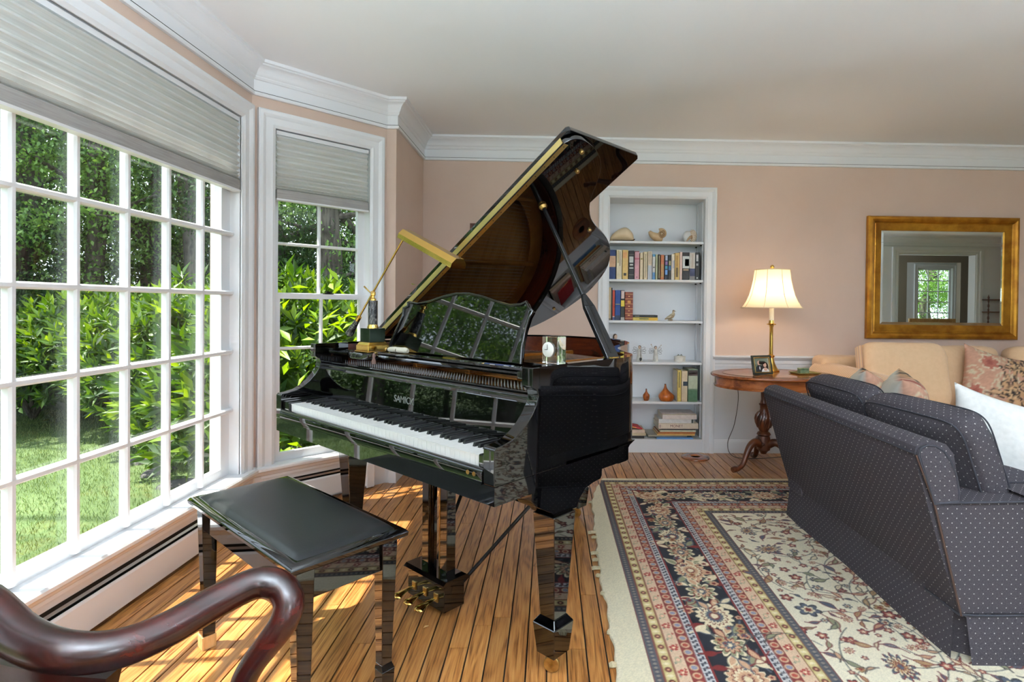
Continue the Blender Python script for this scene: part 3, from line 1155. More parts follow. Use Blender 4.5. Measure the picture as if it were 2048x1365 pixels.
def make_grass():
    t = NT('lawn').set(rough=0.95)
    v = t.coords((1, 1, 1))
    n1 = t.noise(v, 1.2, 3.0)
    n2 = t.noise(v, 60.0, 3.0)
    ad = t.n('ShaderNodeMath', operation='MULTIPLY_ADD', i1=0.5)
    t.l(n2.outputs[0], ad.inputs[0])
    mu = t.n('ShaderNodeMath', operation='MULTIPLY', i1=0.5)
    t.l(n1.outputs[0], mu.inputs[0])
    t.l(mu.outputs[0], ad.inputs[2])
    t.l(t.ramp(ad.outputs[0], [(0.3, lin(60, 78, 42)), (0.55, lin(92, 114, 66)), (0.75, lin(126, 140, 96))]), t.p.inputs['Base Color'])
    return t.m


M['lawn'] = make_grass()
lawn = struct(MB().box(-60, 60, -60, 60, GZ - 0.2, GZ).build('ground_lawn', M['lawn']), 'sunny green lawn outside the bay')
# house plinth under the room so that nothing shows below the walls
struct(MB().box(-1.0, RIGHT, REAR, 4.45, GZ, -0.07).build('ground_plinth', M['stone']), 'stone plinth of the house')
struct(MB().prism([(-1.0, 0.15), (-1.0, 3.68), (-1.061, 3.68), (-1.626, 3.115), (-1.626, 0.715), (-1.061, 0.15)][::-1], GZ, -0.07).build('ground_plinth_bay', M['stone']), 'stone plinth below the bay')
# grass blades
ng = 90000
gx = RNG.uniform(-8.0, -1.8, ng)
gy = RNG.uniform(0.4, 8.2, ng)
keep = (gx + gy * 0.0 < -1.75)
P = np.stack([gx, gy, np.full(ng, GZ)], 1)[keep]
n = len(P)
D = np.stack([RNG.normal(0, .35, n), RNG.normal(0, .35, n), np.ones(n)], 1)
Nn = np.stack([RNG.normal(0, 1, n), RNG.normal(0, 1, n), np.zeros(n) + .1], 1)
g = RNG.random(n)[:, None]
cols = np.array(lin(70, 96, 46)[:3]) * (1 - g) + np.array(lin(138, 156, 102)[:3]) * g
o = bpy.data.objects.new('grass', leaf_mesh('grass', P, D, Nn, RNG.uniform(.025, .05, n), RNG.uniform(.003, .006, n), M['tree_leaf'], 0.1, cols))
COL.objects.link(o)
tag(o, 'short mown grass on the lawn outside the bay', 'grass')
stuff(o)


def laurel(name, label, c, r, shoots, leaf=0.11, n_single=0, seed=1, stem=True):
    """evergreen shrub: whorls of long leaves on the surface of a lumpy mound"""
    rg = np.random.default_rng(seed)
    t = thing(name, label, 'shrub', (c[0], c[1], GZ), 0, 'evergreen shrubs along the lawn')
    th = rg.uniform(0, 2 * PI, shoots)
    u = rg.uniform(-0.25, 1.0, shoots)
    ph = np.arcsin(np.clip(u, -1, 1))
    lump = 1 + 0.10 * np.sin(5 * th + 3 * ph + seed) + rg.normal(0, 0.05, shoots)
    inner = np.where(rg.random(shoots) < 0.28, rg.uniform(0.6, 0.9, shoots), 1.0)
    base = np.stack([np.cos(ph) * np.cos(th), np.cos(ph) * np.sin(th), np.sin(ph)], 1)
    ctr = np.array([0, 0, r[2] * 0.42])
    rad = np.array([r[0], r[1], r[2] * 0.58])
    Pt = base * rad * (lump * inner)[:, None] + ctr
    Pt[:, 2] = np.maximum(Pt[:, 2], 0.06)
    wx_, wy_ = Pt[:, 0] + c[0], Pt[:, 1] + c[1]
    clear = ((-(wx_ + 1.626) + (wy_ - 3.115)) * 0.7071 > 0.30) & (wx_ < -1.30)
    Pt, base, shoots = Pt[clear], base[clear], int(clear.sum())
    out = base / rad
    out /= np.linalg.norm(out, axis=1, keepdims=True)
    out[:, 2] += 0.45
    out /= np.linalg.norm(out, axis=1, keepdims=True)
    k = 8
    a = np.tile(np.arange(k) * 2.4, (shoots, 1)) + rg.uniform(0, 6, (shoots, 1))
    ref = np.cross(out, np.array([0.3, 0.2, 0.9]))
    ref /= np.linalg.norm(ref, axis=1, keepdims=True)
    ref2 = np.cross(out, ref)
    spread = np.linspace(1.25, 0.35, k)[None, :] * rg.uniform(.8, 1.2, (shoots, k))
    Dv = out[:, None, :] * np.cos(spread)[..., None] + (ref[:, None, :] * np.cos(a)[..., None] + ref2[:, None, :] * np.sin(a)[..., None]) * np.sin(spread)[..., None]
    Pv = Pt[:, None, :] + out[:, None, :] * np.linspace(-0.05, 0.02, k)[None, :, None]
    Nv = np.broadcast_to(out[:, None, :], Dv.shape) + 0.3 * rg.normal(0, 1, Dv.shape)
    Lv = leaf * rg.uniform(.75, 1.25, (shoots, k))
    new = (np.arange(k)[None, :] >= 5) & (rg.random((shoots, 1)) < 0.6)
    cA, cB, cC = (np.array(lin(*q)[:3]) for q in ((40, 70, 26), (78, 112, 34), (132, 160, 54)))
    m = rg.random((shoots, k))[..., None]
    cc = np.where(new[..., None], cB * (1 - m) + cC * m, cA * (1 - m) + cB * m)
    P, D, N, L, cc = Pv.reshape(-1, 3), Dv.reshape(-1, 3), Nv.reshape(-1, 3), Lv.reshape(-1), cc.reshape(-1, 3)
    o = bpy.data.objects.new('foliage', leaf_mesh('foliage', P, D, N, L, L * 0.33, M['laurel'], 0.16, cc))
    COL.objects.link(o)
    o.parent = t
    stuff(o)
    # stems
    mb = MB()
    for i in range(7):
        an = i * 2.4
        e = Vector((math.cos(an) * r[0] * 0.6, math.sin(an) * r[1] * 0.6, r[2] * 0.7))
        mb.tube([(0, 0, 0), e * 0.5 + Vector((0, 0, 0.1)), e], [0.025, 0.018, 0.008], 6)
    mb.build('stem', M['bark'], t)
    return t, (P, D, N, L, cc)


lb = [('evergreen_shrub', 'bright broad-leaved evergreen shrub pressed against the narrow angled window', (-2.0, 4.52), (0.90, 0.78, 1.68), 700, 0.14, 3),
      ('evergreen_shrub', 'tall broad-leaved evergreen shrub seen at the right edge of the picture window', (-3.0, 5.5), (0.85, 0.9, 1.70), 750, 0.14, 4),
      ('evergreen_shrub', 'rounded glossy evergreen shrub in the middle of the row', (-4.1, 6.6), (1.05, 0.95, 1.62), 850, 0.13, 5),
      ('evergreen_shrub', 'evergreen shrub left of the middle of the row', (-5.4, 7.25), (1.15, 1.0, 1.60), 900, 0.125, 6),
      ('evergreen_shrub', 'leftmost darker evergreen shrub where the row meets the trees', (-6.8, 7.6), (1.05, 1.0, 1.35), 800, 0.12, 7)]
for nm, lab, c, r, sh, lf, sd in lb:
    laurel(nm, lab, c, r, sh, lf, 0, sd)
# single large leaves of the shrub at the narrow window
first = [o for o in bpy.data.objects if o.get('label', '').startswith('bright broad-leaved')][0]
one = leaf_mesh('leaf', np.zeros((1, 3)), np.array([[1.0, 0, 0]]), np.array([[0, 0, 1.0]]), np.array([0.15]), np.array([0.05]), M['laurel'], 0.16, np.array([lin(132, 168, 46)[:3]]))
rs = random.Random(3)
for i in range(170):
    t_ = rs.uniform(-0.05, 1.15)
    wx, wy = -1.55 + t_ * 0.52, 3.42 + t_ * 0.60
    off = rs.uniform(0.0, 0.22)
    o = bpy.data.objects.new('leaf', one)
    COL.objects.link(o)
    o.parent = first
    o.location = (wx - off * 0.7 - first.location.x, wy + off * 0.7 - first.location.y, rs.uniform(0.25, 1.74))
    o.rotation_euler = (rs.uniform(-0.7, 0.7), rs.uniform(-0.9, 0.5), rs.uniform(0, 6.28))
    s_ = rs.uniform(0.7, 1.05)
    o.scale = (s_, s_, s_)
for i in range(4):
    x_, y_ = -2.75 - i * 0.42, 4.55 + i * 0.36
    st = MB().ellipsoid((0, 0, 0.0), (0.15, 0.11, 0.05), 12, 8)
    so = st.xf(lambda a, b, c: (a * (1 + .15 * math.sin(7 * b + i)), b * (1 + .12 * math.sin(9 * a)), c)).build('border_stone', M['stone'], loc=(x_, y_, GZ), rot=(0, 0, i * 0.7))
    tag(so, 'low grey stone edging the bed under the shrubs', 'stone', 'edging stones under the shrubs')


# trees
def crown_mesh(name, n, seed, dark=False):
    rg = np.random.default_rng(seed)
    ncl = 110
    th = rg.uniform(0, 2 * PI, ncl)
    u = rg.uniform(-1, 1, ncl)
    rr = rg.uniform(0.25, 1.0, ncl) ** 0.5
    C = np.stack([np.cos(th) * np.sqrt(1 - u * u) * rr, np.sin(th) * np.sqrt(1 - u * u) * rr, u * rr * 1.0], 1)
    w = rg.integers(0, ncl, n)
    P = C[w] + rg.normal(0, 0.10, (n, 3)) * np.array([1.3, 1.3, 0.55])
    D = rg.normal(0, 1, (n, 3))
    D[:, 2] -= 0.25
    N = rg.normal(0, 0.5, (n, 3)) + np.array([0, 0, 1.0])
    L = rg.uniform(0.020, 0.040, n)
    cl = rg.random(ncl)[w][:, None] * 0.6 + rg.random(n)[:, None] * 0.4
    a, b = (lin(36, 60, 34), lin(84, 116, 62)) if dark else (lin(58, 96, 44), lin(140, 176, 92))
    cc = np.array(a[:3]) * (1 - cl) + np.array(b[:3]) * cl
    return leaf_mesh(name, P, D, N, L, L * 0.62, M['tree_leaf'], 0.2, cc)


CR = [crown_mesh('foliage', 19000, 21), crown_mesh('foliage', 20000, 22, True), crown_mesh('foliage', 17000, 23)]


def trunk_mesh(h, r, seed):
    rs_ = random.Random(seed)
    mb = MB()
    pts = [(rs_.uniform(-.06, .06) * i, rs_.uniform(-.06, .06) * i, h * i / 7.0) for i in range(8)]
    mb.tube(smooth_path(pts, 3), lerp_list([r * 1.25, r, r * .9, r * .75, r * .55], 0, 22), 9)
    for k in range(9):
        z = h * rs_.uniform(0.25, 0.92)
        a = rs_.uniform(0, 6.28)
        L = rs_.uniform(1.0, 2.4)
        p0 = Vector((0, 0, z))
        d = Vector((math.cos(a), math.sin(a), rs_.uniform(-0.05, 0.5)))
        mb.tube([p0, p0 + d * L * 0.5 + Vector((0, 0, .1)), p0 + d * L], [r * .32, r * .2, r * .07], 6)
    return mb


# (x, y, height of crown centre, crown radius xyz, trunk height, trunk radius, crown kind, label)
TREES = [
    (-7.1, 9.0, 6.4, (1.8, 1.8, 1.6), 7.0, 0.13, 0, 'tall slim grey trunk left of the picture window centre'),
    (-8.2, 8.8, 6.6, (1.8, 1.8, 1.6), 7.0, 0.15, 2, 'tall dark trunk near the left edge of the picture window'),
    (-3.4, 8.6, 6.4, (1.6, 1.6, 1.6), 7.0, 0.17, 1, 'tall bare trunk in the upper panes of the angled window'),
    (-5.6, 9.1, 6.6, (1.8, 1.8, 1.6), 7.0, 0.14, 0, 'tall slim trunk right of the picture window centre'),
    (-8.2, 9.0, 3.4, (2.1, 2.1, 2.3), 6.5, 0.16, 0, 'leafy maple with pale trunk behind the shrub row'),
    (-9.2, 9.6, 4.6, (2.6, 2.6, 3.2), 8.5, 0.20, 1, 'dark tree behind the middle of the shrub row'),
    (-6.8, 10.0, 3.8, (2.0, 2.0, 2.6), 7.5, 0.20, 2, 'green tree with a thick grey trunk right of the picture window centre'),
    (-4.7, 9.8, 3.6, (1.9, 1.9, 2.5), 7.5, 0.22, 1, 'dark tree behind the shrubs near the angled window'),
    (-3.0, 9.6, 4.2, (2.0, 1.8, 2.8), 8.0, 0.24, 0, 'tree with dark trunk seen through the angled window'),
    (-1.4, 10.6, 4.0, (2.2, 1.8, 3.0), 8.0, 0.22, 2, 'tree at the right side of the angled window view'),
    (-9.6, 6.0, 3.2, (2.3, 2.1, 2.5), 6.5, 0.15, 2, 'light green tree at the far left of the picture window'),
    (-8.8, 3.8, 3.2, (2.0, 2.0, 2.6), 7.0, 0.17, 0, 'tree beyond the lawn, left of the frame'),
    (-9.8, 1.4, 3.4, (2.2, 2.2, 2.8), 7.0, 0.18, 1, 'dark tree beyond the lawn reflected in the piano'),
    (-9.0, -1.2, 3.4, (2.2, 2.2, 2.8), 7.0, 0.18, 2, 'green tree beyond the lawn reflected in the piano'),
    (-12.5, 9.0, 5.2, (3.0, 3.0, 3.8), 10.0, 0.24, 1, 'tall dark tree far behind the left of the shrub row'),
    (-12.0, 13.0, 5.4, (3.2, 3.2, 4.2), 11.0, 0.26, 0, 'tall tree in the distance beyond the lawn'),
    (-7.6, 13.5, 5.2, (3.2, 3.0, 4.2), 11.0, 0.26, 1, 'tall dark tree in the distance behind the shrubs'),
    (-3.6, 13.8, 5.2, (3.0, 3.0, 4.0), 11.0, 0.26, 2, 'tall tree in the distance through the angled window'),
    (-13.0, 4.6, 4.6, (2.8, 2.8, 3.4), 9.0, 0.22, 1, 'tall dark tree far left beyond the lawn'),
    (-13.5, 0.6, 4.6, (2.8, 2.8, 3.4), 9.0, 0.22, 0, 'tall tree far left reflected in the piano'),
    (12.4, -9.4, 2.6, (2.4, 1.8, 2.4), 6.0, 0.16, 0, 'tree outside the far window seen in the mirror'),
    (14.4, -10.4, 2.8, (2.4, 1.8, 2.4), 6.0, 0.16, 2, 'second tree outside the far window seen in the mirror'),
]
for i, (x, y, hc, rr, th_, tr_, kind, lab) in enumerate(TREES):
    t = thing('tree', lab, 'tree', (x, y, GZ), 0, 'trees beyond the lawn')
    o = bpy.data.objects.new('foliage', CR[kind])
    COL.objects.link(o)
    o.parent = t
    o.location = (0, 0, hc)
    o.scale = rr
    o.rotation_euler = (0, 0, i * 1.3)
    stuff(o)
    trunk_mesh(th_, tr_, i).build('trunk', M['bark'], t, smooth=60)
# dark undergrowth that closes the view below the crowns
UND = [(-7.4, 9.3, 1.7, 1.3), (-9.2, 9.0, 1.9, 1.5), (-11.0, 8.0, 2.0, 1.6), (-5.8, 9.6, 1.7, 1.4), (-4.0, 9.2, 1.7, 1.4), (-2.2, 8.4, 1.6, 1.5), (-0.8, 8.8, 1.6, 1.5),
       (-11.0, 4.6, 2.0, 1.7), (-10.6, 2.6, 2.0, 1.6), (-11.0, 0.2, 2.0, 1.6), (-10.8, -2.2, 2.0, 1.6), (-12.8, 10.6, 2.2, 2.2), (-9.6, 11.6, 2.2, 2.2), (-6.0, 11.6, 2.2, 2.2), (-2.4, 11.8, 2.2, 2.2)]
UNL = ['behind the leftmost evergreen shrub', 'left of the leftmost evergreen shrub', 'below the tall dark tree far behind the shrub row', 'behind the second evergreen shrub from the left', 'behind the middle evergreen shrub',
       'straight outside the angled window', 'right of the angled window view', 'at the far edge of the lawn on the left', 'beyond the lawn, near a light green tree', 'beyond the lawn, mirrored in the piano front',
       'beyond the lawn, farthest towards the viewer', 'in the distance, leftmost of the back row', 'in the distance, second of the back row', 'in the distance, third of the back row', 'in the distance, rightmost of the back row']
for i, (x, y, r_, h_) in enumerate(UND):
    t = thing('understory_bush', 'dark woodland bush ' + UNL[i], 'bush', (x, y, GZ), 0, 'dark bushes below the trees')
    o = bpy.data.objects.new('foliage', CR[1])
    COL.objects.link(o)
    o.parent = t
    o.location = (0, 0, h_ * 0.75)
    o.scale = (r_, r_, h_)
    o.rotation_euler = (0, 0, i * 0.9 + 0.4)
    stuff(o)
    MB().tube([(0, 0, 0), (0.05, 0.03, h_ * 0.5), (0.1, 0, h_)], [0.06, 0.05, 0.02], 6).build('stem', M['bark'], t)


# ================================================================== GRAND PIANO  (local axes: x along the keyboard to the treble, y to the tail)
PA = math.radians(42)
PO = (-1.19212, 2.49413)
PW_ = 1.405
piano = thing('grand_piano', 'black lacquered baby grand piano with raised lid and open keyboard', 'piano', (PO[0], PO[1], 0), -PA)
LQ = M['lacquer']


def ploc(u, v, z):
    return (PO[0] + u * math.cos(PA) + v * math.sin(PA), PO[1] - u * math.sin(PA) + v * math.cos(PA), z)


def offset_poly(path, d):
    """open polyline shifted to its left by d"""
    P = [Vector(p) for p in path]
    out = []
    for i in range(len(P)):
        n = []
        if i > 0:
            e = (P[i] - P[i - 1]).normalized()
            n.append(Vector((-e.y, e.x)))
        if i < len(P) - 1:
            e = (P[i + 1] - P[i]).normalized()
            n.append(Vector((-e.y, e.x)))
        m = sum(n, Vector((0, 0)))
        m = m / max(m.dot(n[0]), 0.3)
        out.append(tuple(P[i] + m * d))
    return out


# rim outline from the treble cheek round the bent side and tail to the bass cheek
RIMC = [(PW_, 0.18), (PW_, 0.45), (PW_ + 0.004, 0.58), (1.392, 0.69), (1.335, 0.780), (1.235, 0.865), (1.13, 0.975), (1.062, 1.11), (1.005, 1.245), (0.925, 1.365),
        (0.79, 1.49), (0.615, 1.575), (0.44, 1.605), (0.26, 1.575), (0.10, 1.49), (0.015, 1.36), (0.0, 1.22), (0.0, 0.9), (0.0, 0.6), (0.0, 0.18)]
rim = [(p.x, p.y) for p in smooth_path([(a, b, 0) for a, b in RIMC], 4)]
inn = offset_poly(rim, 0.034)
inn2 = offset_poly(rim, 0.044)


def band(outer, inner, z0, z1):
    mb = MB()
    n = len(outer)
    v = []
    for i in range(n):
        v += [(*outer[i], z0), (*outer[i], z1), (*inner[i], z1), (*inner[i], z0)]
    f = []
    for i in range(n - 1):
        for k in range(4):
            k2 = (k + 1) % 4
            f.append((i * 4 + k, (i + 1) * 4 + k, (i + 1) * 4 + k2, i * 4 + k2))
    f += [(0, 1, 2, 3), tuple((n - 1) * 4 + k for k in (3, 2, 1, 0))]
    return mb.add(v, f)


band(rim, inn, 0.668, 0.9795).build('rim', LQ, piano, smooth=35)
band(inn, inn2, 0.70, 0.970).build('inner_rim', M['inner_wood'], piano, smooth=35)
full = inn2 + [(0.044, 0.22), (PW_ - 0.044, 0.22)]
MB().prism(full[::-1], 0.80, 0.812).build('soundboard', M['soundboard'], piano)
MB().prism([(p[0], p[1]) for p in rim][::-1], 0.668, 0.70).build('bottom_board', M['satin_black'], piano)
# cast plate with three cut-outs left open by bars
rimb = [p for p in rim if p[1] >= 0.30]
plate = offset_poly(rimb, 0.075)
band(plate, offset_poly(rimb, 0.17), 0.862, 0.874).build('iron_plate', M['plate_gold'], piano, smooth=35)
pm = MB()
pm.box(0.06, PW_ - 0.06, 0.235, 0.43, 0.866, 0.884)
for (a, b) in (((0.42, 0.42), (0.47, 1.46)), ((0.78, 0.42), (0.86, 1.28)), ((1.08, 0.42), (1.11, 0.94))):
    pm.add([(a[0] - .015, a[1], .874), (a[0] + .015, a[1], .874), (b[0] + .012, b[1], .874), (b[0] - .012, b[1], .874),
            (a[0] - .012, a[1], .905), (a[0] + .012, a[1], .905), (b[0] + .009, b[1], .905), (b[0] - .009, b[1], .905)],
           [(0, 3, 2, 1), (4, 5, 6, 7), (0, 1, 5, 4), (1, 2, 6, 5), (2, 3, 7, 6), (3, 0, 4, 7)])
pm.build('plate_web', M['plate_gold'], piano, bevel=0.003)
pins = MB()
for i in range(74):
    for j in range(3):
        x_, y_ = 0.11 + i * 0.0163 + j * 0.004, 0.262 + j * 0.026
        pins.add([(x_ - .002, y_ - .002, .884), (x_ + .002, y_ - .002, .884), (x_ + .002, y_ + .002, .884), (x_ - .002, y_ + .002, .884), (x_, y_, .904)],
                 [(0, 1, 4), (1, 2, 4), (2, 3, 4), (3, 0, 4)])
stuff(pins.build('tuning_pins', M['steel'], piano))
strs = MB()
for i in range(58):
    u0 = 0.12 + i * 0.0205
    y1 = min(1.42 - 0.3 * abs(0.35 - u0), 1.40) if u0 < 0.8 else max(0.62, 1.55 - 0.72 * (u0 - 0.25) / 0.7)
    strs.tube([(u0, 0.40, 0.893), (u0 + 0.02, y1, 0.893)], 0.0009, 3)
stuff(strs.build('strings', M['steel'], piano))
MB().box(0.10, 1.26, 0.50, 0.535, 0.895, 0.930).build('damper_heads', M['satin_black'], piano)
MB().box(0.10, 1.26, 0.50, 0.535, 0.893, 0.897).build('damper_felt', M['felt_white'], piano)
fr = [(1.30, 0.52), (1.335, 0.60), (1.31, 0.70), (1.23, 0.78), (1.15, 0.86)]
MB().tube([(a, b, 0.885) for a, b in fr], 0.012, 6, flat=(1.6, 0.6)).build('felt_strip', M['felt_red'], piano)
hp = MB()
for i in range(26):
    t_ = i / 25
    a = smooth_path([(1.33, 0.56, 0), (1.345, 0.64, 0), (1.28, 0.76, 0)], 26)[int(t_ * 50)]
    hp.lathe([(0.003, 0), (0.003, 0.016), (0, 0.018)], 6, (a.x, a.y, 0.884))
stuff(hp.build('hitch_pins', M['steel'], piano))

# arms (cheeks)
ARM = [(0.002, 0.658), (0.0, 0.664), (0.0, 0.760), (0.006, 0.768), (0.030, 0.770), (0.069, 0.778), (0.098, 0.793), (0.125, 0.813), (0.151, 0.840), (0.168, 0.866), (0.176, 0.892),
       (0.170, 0.910), (0.152, 0.920), (0.150, 0.924), (0.150, 0.976), (0.154, 0.979), (0.31, 0.979), (0.31, 0.658)]
for u0, u1 in ((0.0004, 0.046), (PW_ - 0.046, PW_ - 0.0004)):
    MB().prism(ARM, u0, u1, lambda p, q, a: (a, p, q)).build('arm', LQ, piano, bevel=0.0025, seg=2, smooth=30)
# bench beam and corbels below the case
MB().box(0.0004, PW_ - 0.0004, 0.002, 0.66, 0.604, 0.6578).build('keybed', LQ, piano)
MB().prism([(0.60, 0.60), (0.655, 0.60), (0.659, 0.640), (0.675, 0.655), (0.709, 0.668), (0.60, 0.668)], PW_ - 0.09, PW_ - 0.004, lambda p, q, a: (a, p, q)).build('case_bracket', LQ, piano, smooth=30)
CORB = [(0.150, 0.606), (0.154, 0.580), (0.175, 0.556), (0.205, 0.540), (0.245, 0.520), (0.255, 0.505), (0.366, 0.505), (0.380, 0.530), (0.410, 0.556), (0.452, 0.566), (0.495, 0.570), (0.502, 0.580), (0.504, 0.606)]
for uc in (PW_ - 0.050, 0.062):
    MB().prism(CORB, uc - 0.05, uc + 0.048, lambda p, q, a: (a, p, q)).build('corbel', LQ, piano, smooth=30, bevel=0.002)
LEGS = [(PW_ - 0.034, 0.292), (0.115, 0.300), (0.60, 1.36)]
for k, (lx, ly) in enumerate(LEGS):
    ztop = 0.508 if k < 2 else 0.668
    lg = MB()
    lg.taper((lx, ly, 0.176), (0.030, 0.030), (lx, ly, ztop), (0.046, 0.052))
    o = lg.build('leg', LQ, piano, bevel=0.002)
    ft = MB()
    ft.taper((lx, ly, 0.155), (0.047, 0.047), (lx, ly, 0.177), (0.031, 0.031))
    ft.taper((lx, ly, 0.056), (0.037, 0.037), (lx, ly, 0.155), (0.047, 0.047))
    ft.build('leg_block', LQ, o, bevel=0.002)
    cs = MB()
    cs.lathe([(0.024, -0.006), (0.026, -0.004), (0.026, 0.004), (0.024, 0.006)], 18, (lx + 0.010, ly - 0.016, 0.0265), axis=(0.45, -0.85, 0))
    cs.box(lx - 0.010, lx + 0.014, ly - 0.006, ly + 0.006, 0.045, 0.058)
    cs.tube([(lx + 0.013, ly - 0.028, 0.0265), (lx + 0.006, ly, 0.0265), (lx + 0.002, ly + 0.006, 0.06)], 0.006, 8)
    cs.build('caster', M['old_brass'], o)
    if k == 2:
        MB().box(lx - 0.09, lx + 0.09, ly - 0.09, ly + 0.09, 0.64, 0.67).build('leg_plate', LQ, piano)

# key slip, blocks, keys
ks = [(0.0, 0.660), (0.0, 0.690), (0.004, 0.699), (0.013, 0.703), (0.022, 0.699), (0.026, 0.690), (0.026, 0.660)]
MB().prism(ks, 0.047, PW_ - 0.047, lambda p, q, a: (a, p - 0.004, q)).build('keyslip', LQ, piano, smooth=50)
MB().box(0.047, PW_ - 0.047, -0.006, 0.03, 0.657, 0.661).build('keyslip_moulding', LQ, piano)
for x_, inner_ in ((1.298, 'x'), (1.325, '/')):
    b_ = MB().lathe([(0.0066, 0), (0.0066, 0.0012), (0.0054, 0.0012), (0.0054, 0.0)], 18, (x_, -0.0043, 0.682), axis=(0, -1, 0))
    bo = b_.build('badge', M['old_brass'], piano)
    MB().box(x_ - 0.0045, x_ + 0.0045, -0.0062, -0.005, 0.681, 0.683).xf(lambda a, b, c: (x_ + (a - x_) * .7 - (c - .682) * .7, b, .682 + (a - x_) * .7 + (c - .682) * .7)).build('badge_bar', M['old_brass'], bo)
MB().box(0.048, 0.101, 0.010, 0.168, 0.665, 0.737).build('key_block', LQ, piano, bevel=0.004, seg=2)
MB().box(1.327, PW_ - 0.048, 0.010, 0.168, 0.665, 0.737).build('key_block', LQ, piano, bevel=0.004, seg=2)
K0, KP = 0.103, 1.222 / 52
wk = MB().box(0.0006, KP - 0.0006, 0.0, 0.155, -0.034, 0.0)
wk.box(0.0005, KP - 0.0005, -0.002, 0.004, -0.003, 0.0)
bk = MB()
bk.add([(-.0055, 0, -.004), (.0055, 0, -.004), (.0055, .098, -.004), (-.0055, .098, -.004), (-.0047, .006, .0115), (.0047, .006, .0115), (.0047, .098, .0115), (-.0047, .098, .0115)],
       [(0, 3, 2, 1), (4, 5, 6, 7), (0, 1, 5, 4), (1, 2, 6, 5), (2, 3, 7, 6), (3, 0, 4, 7)])
wp = wk.build('white_key', M['ivory'], piano)
bp = bk.build('black_key', M['ebony'], piano, bevel=0.001, seg=2)
first_w, first_b = True, True
for i in range(52):
    o = wp if first_w else copy_of(wp, piano)
    first_w = False
    o.location = (K0 + i * KP, 0.021, 0.730)
    if (i + 5) % 7 in (0, 1, 3, 4, 5) and i < 51:
        o = bp if first_b else copy_of(bp, piano)
        first_b = False
        o.location = (K0 + (i + 1) * KP, 0.072, 0.730)

# fallboard, its rounded top and the stretcher behind
fbp = [(0.172, 0.742), (0.180, 0.742), (0.196, 0.80), (0.206, 0.866), (0.216, 0.872), (0.224, 0.868), (0.226, 0.876), (0.216, 0.884), (0.202, 0.880), (0.194, 0.868), (0.186, 0.80)]
MB().prism([(0.176, 0.738), (0.194, 0.738), (0.210, 0.868), (0.196, 0.873), (0.184, 0.864)], 0.047, PW_ - 0.047, lambda p, q, a: (a, p, q)).build('fallboard', LQ, piano, bevel=0.0015)
MB().tube([(0.047, 0.204, 0.876), (PW_ - 0.047, 0.204, 0.876)], 0.0105, 12).build('fallboard_rail', LQ, piano, smooth=60)
MB().box(0.047, PW_ - 0.047, 0.218, 0.236, 0.80, 0.892).build('stretcher', LQ, piano, bevel=0.003)
MB().box(0.047, PW_ - 0.047, 0.172, 0.182, 0.728, 0.740).build('key_felt', M['satin_black'], piano)
ft_ang = math.atan2(0.126, 0.008)
text_mesh('maker_lettering', 'SAMICK', 0.037, M['steel'], piano, (0.700, 0.1789, 0.796), (ft_ang, 0, 0), 0.0006, sx=1.02)

# music shelf and desk
sh = MB().box(0.10, 1.285, 0.262, 0.46, 0.938, 0.950)
sh.build('music_shelf', LQ, piano, bevel=0.004, seg=2)
lp_ = [(0.255, 0.930), (0.262, 0.928), (0.270, 0.930), (0.272, 0.950), (0.266, 0.956), (0.258, 0.956), (0.253, 0.950), (0.256, 0.943), (0.252, 0.937)]
MB().prism(lp_, 0.36, 1.26, lambda p, q, a: (a, p, q)).build('shelf_moulding', LQ, piano, smooth=40)
for u0, u1 in ((0.046, 0.13), (1.24, PW_ - 0.046)):
    MB().box(u0, u1, 0.255, 0.52, 0.925, 0.942).build('shelf_slide', LQ, piano, bevel=0.004, seg=2)
MB().prism([(1.255, 0.232), (1.29, 0.222), (1.33, 0.228), (1.355, 0.25), (1.355, 0.30), (1.255, 0.30)], 0.925, 0.950).build('shelf_end', LQ, piano, bevel=0.004, seg=2)
MB().lathe([(0.085, 0.0), (0.088, 0.004), (0.088, 0.022), (0.082, 0.028), (0, 0.028)], 28, (0.275, 0.275, 0.922), sx=1.25, sy=0.8).build('lamp_board', LQ, piano, smooth=40)
tilt = math.radians(13)
DESK = [(0.286, 0.0), (0.300, 0.045), (0.328, 0.110), (0.348, 0.165), (0.342, 0.196), (0.372, 0.206), (0.366, 0.222), (0.380, 0.224), (0.44, 0.216), (0.52, 0.226), (0.62, 0.250), (0.70, 0.262),
        (0.78, 0.262), (0.87, 0.248), (0.96, 0.228), (1.03, 0.216), (1.085, 0.219), (1.110, 0.229), (1.132, 0.204), (1.150, 0.194), (1.138, 0.170), (1.128, 0.120), (1.126, 0.060), (1.134, 0.0)]
dk = MB().prism(DESK, 0.0, 0.018, lambda p, q, a: (p, 0.372 + q * math.sin(tilt) + a * math.cos(tilt), 0.952 + q * math.cos(tilt) - a * math.sin(tilt)))
desk = dk.build('music_desk', LQ, piano, bevel=0.005, seg=2, smooth=30)
ins = [((p - 0.72) * 0.965 + 0.72, 0.006 + q * 0.93) for p, q in DESK]
rimd = MB()
rp_ = [Vector((p, 0.370 + q * math.sin(tilt), 0.953 + q * math.cos(tilt))) for p, q in DESK]
rimd.tube(rp_, 0.006, 8)
rimd.build('desk_moulding', LQ, desk, smooth=50)
MB().box(0.72, 0.80, 0.345, 0.375, 0.950, 0.954).build('desk_hinge', M['brass'], piano)

# lid with folded front flap
LA = math.radians(32)
cL, sL = math.cos(LA), math.sin(LA)


def lid_xyz(s, v, n):
    return (0.035 + s * cL - n * sL, v, 0.985 + s * sL + n * cL)


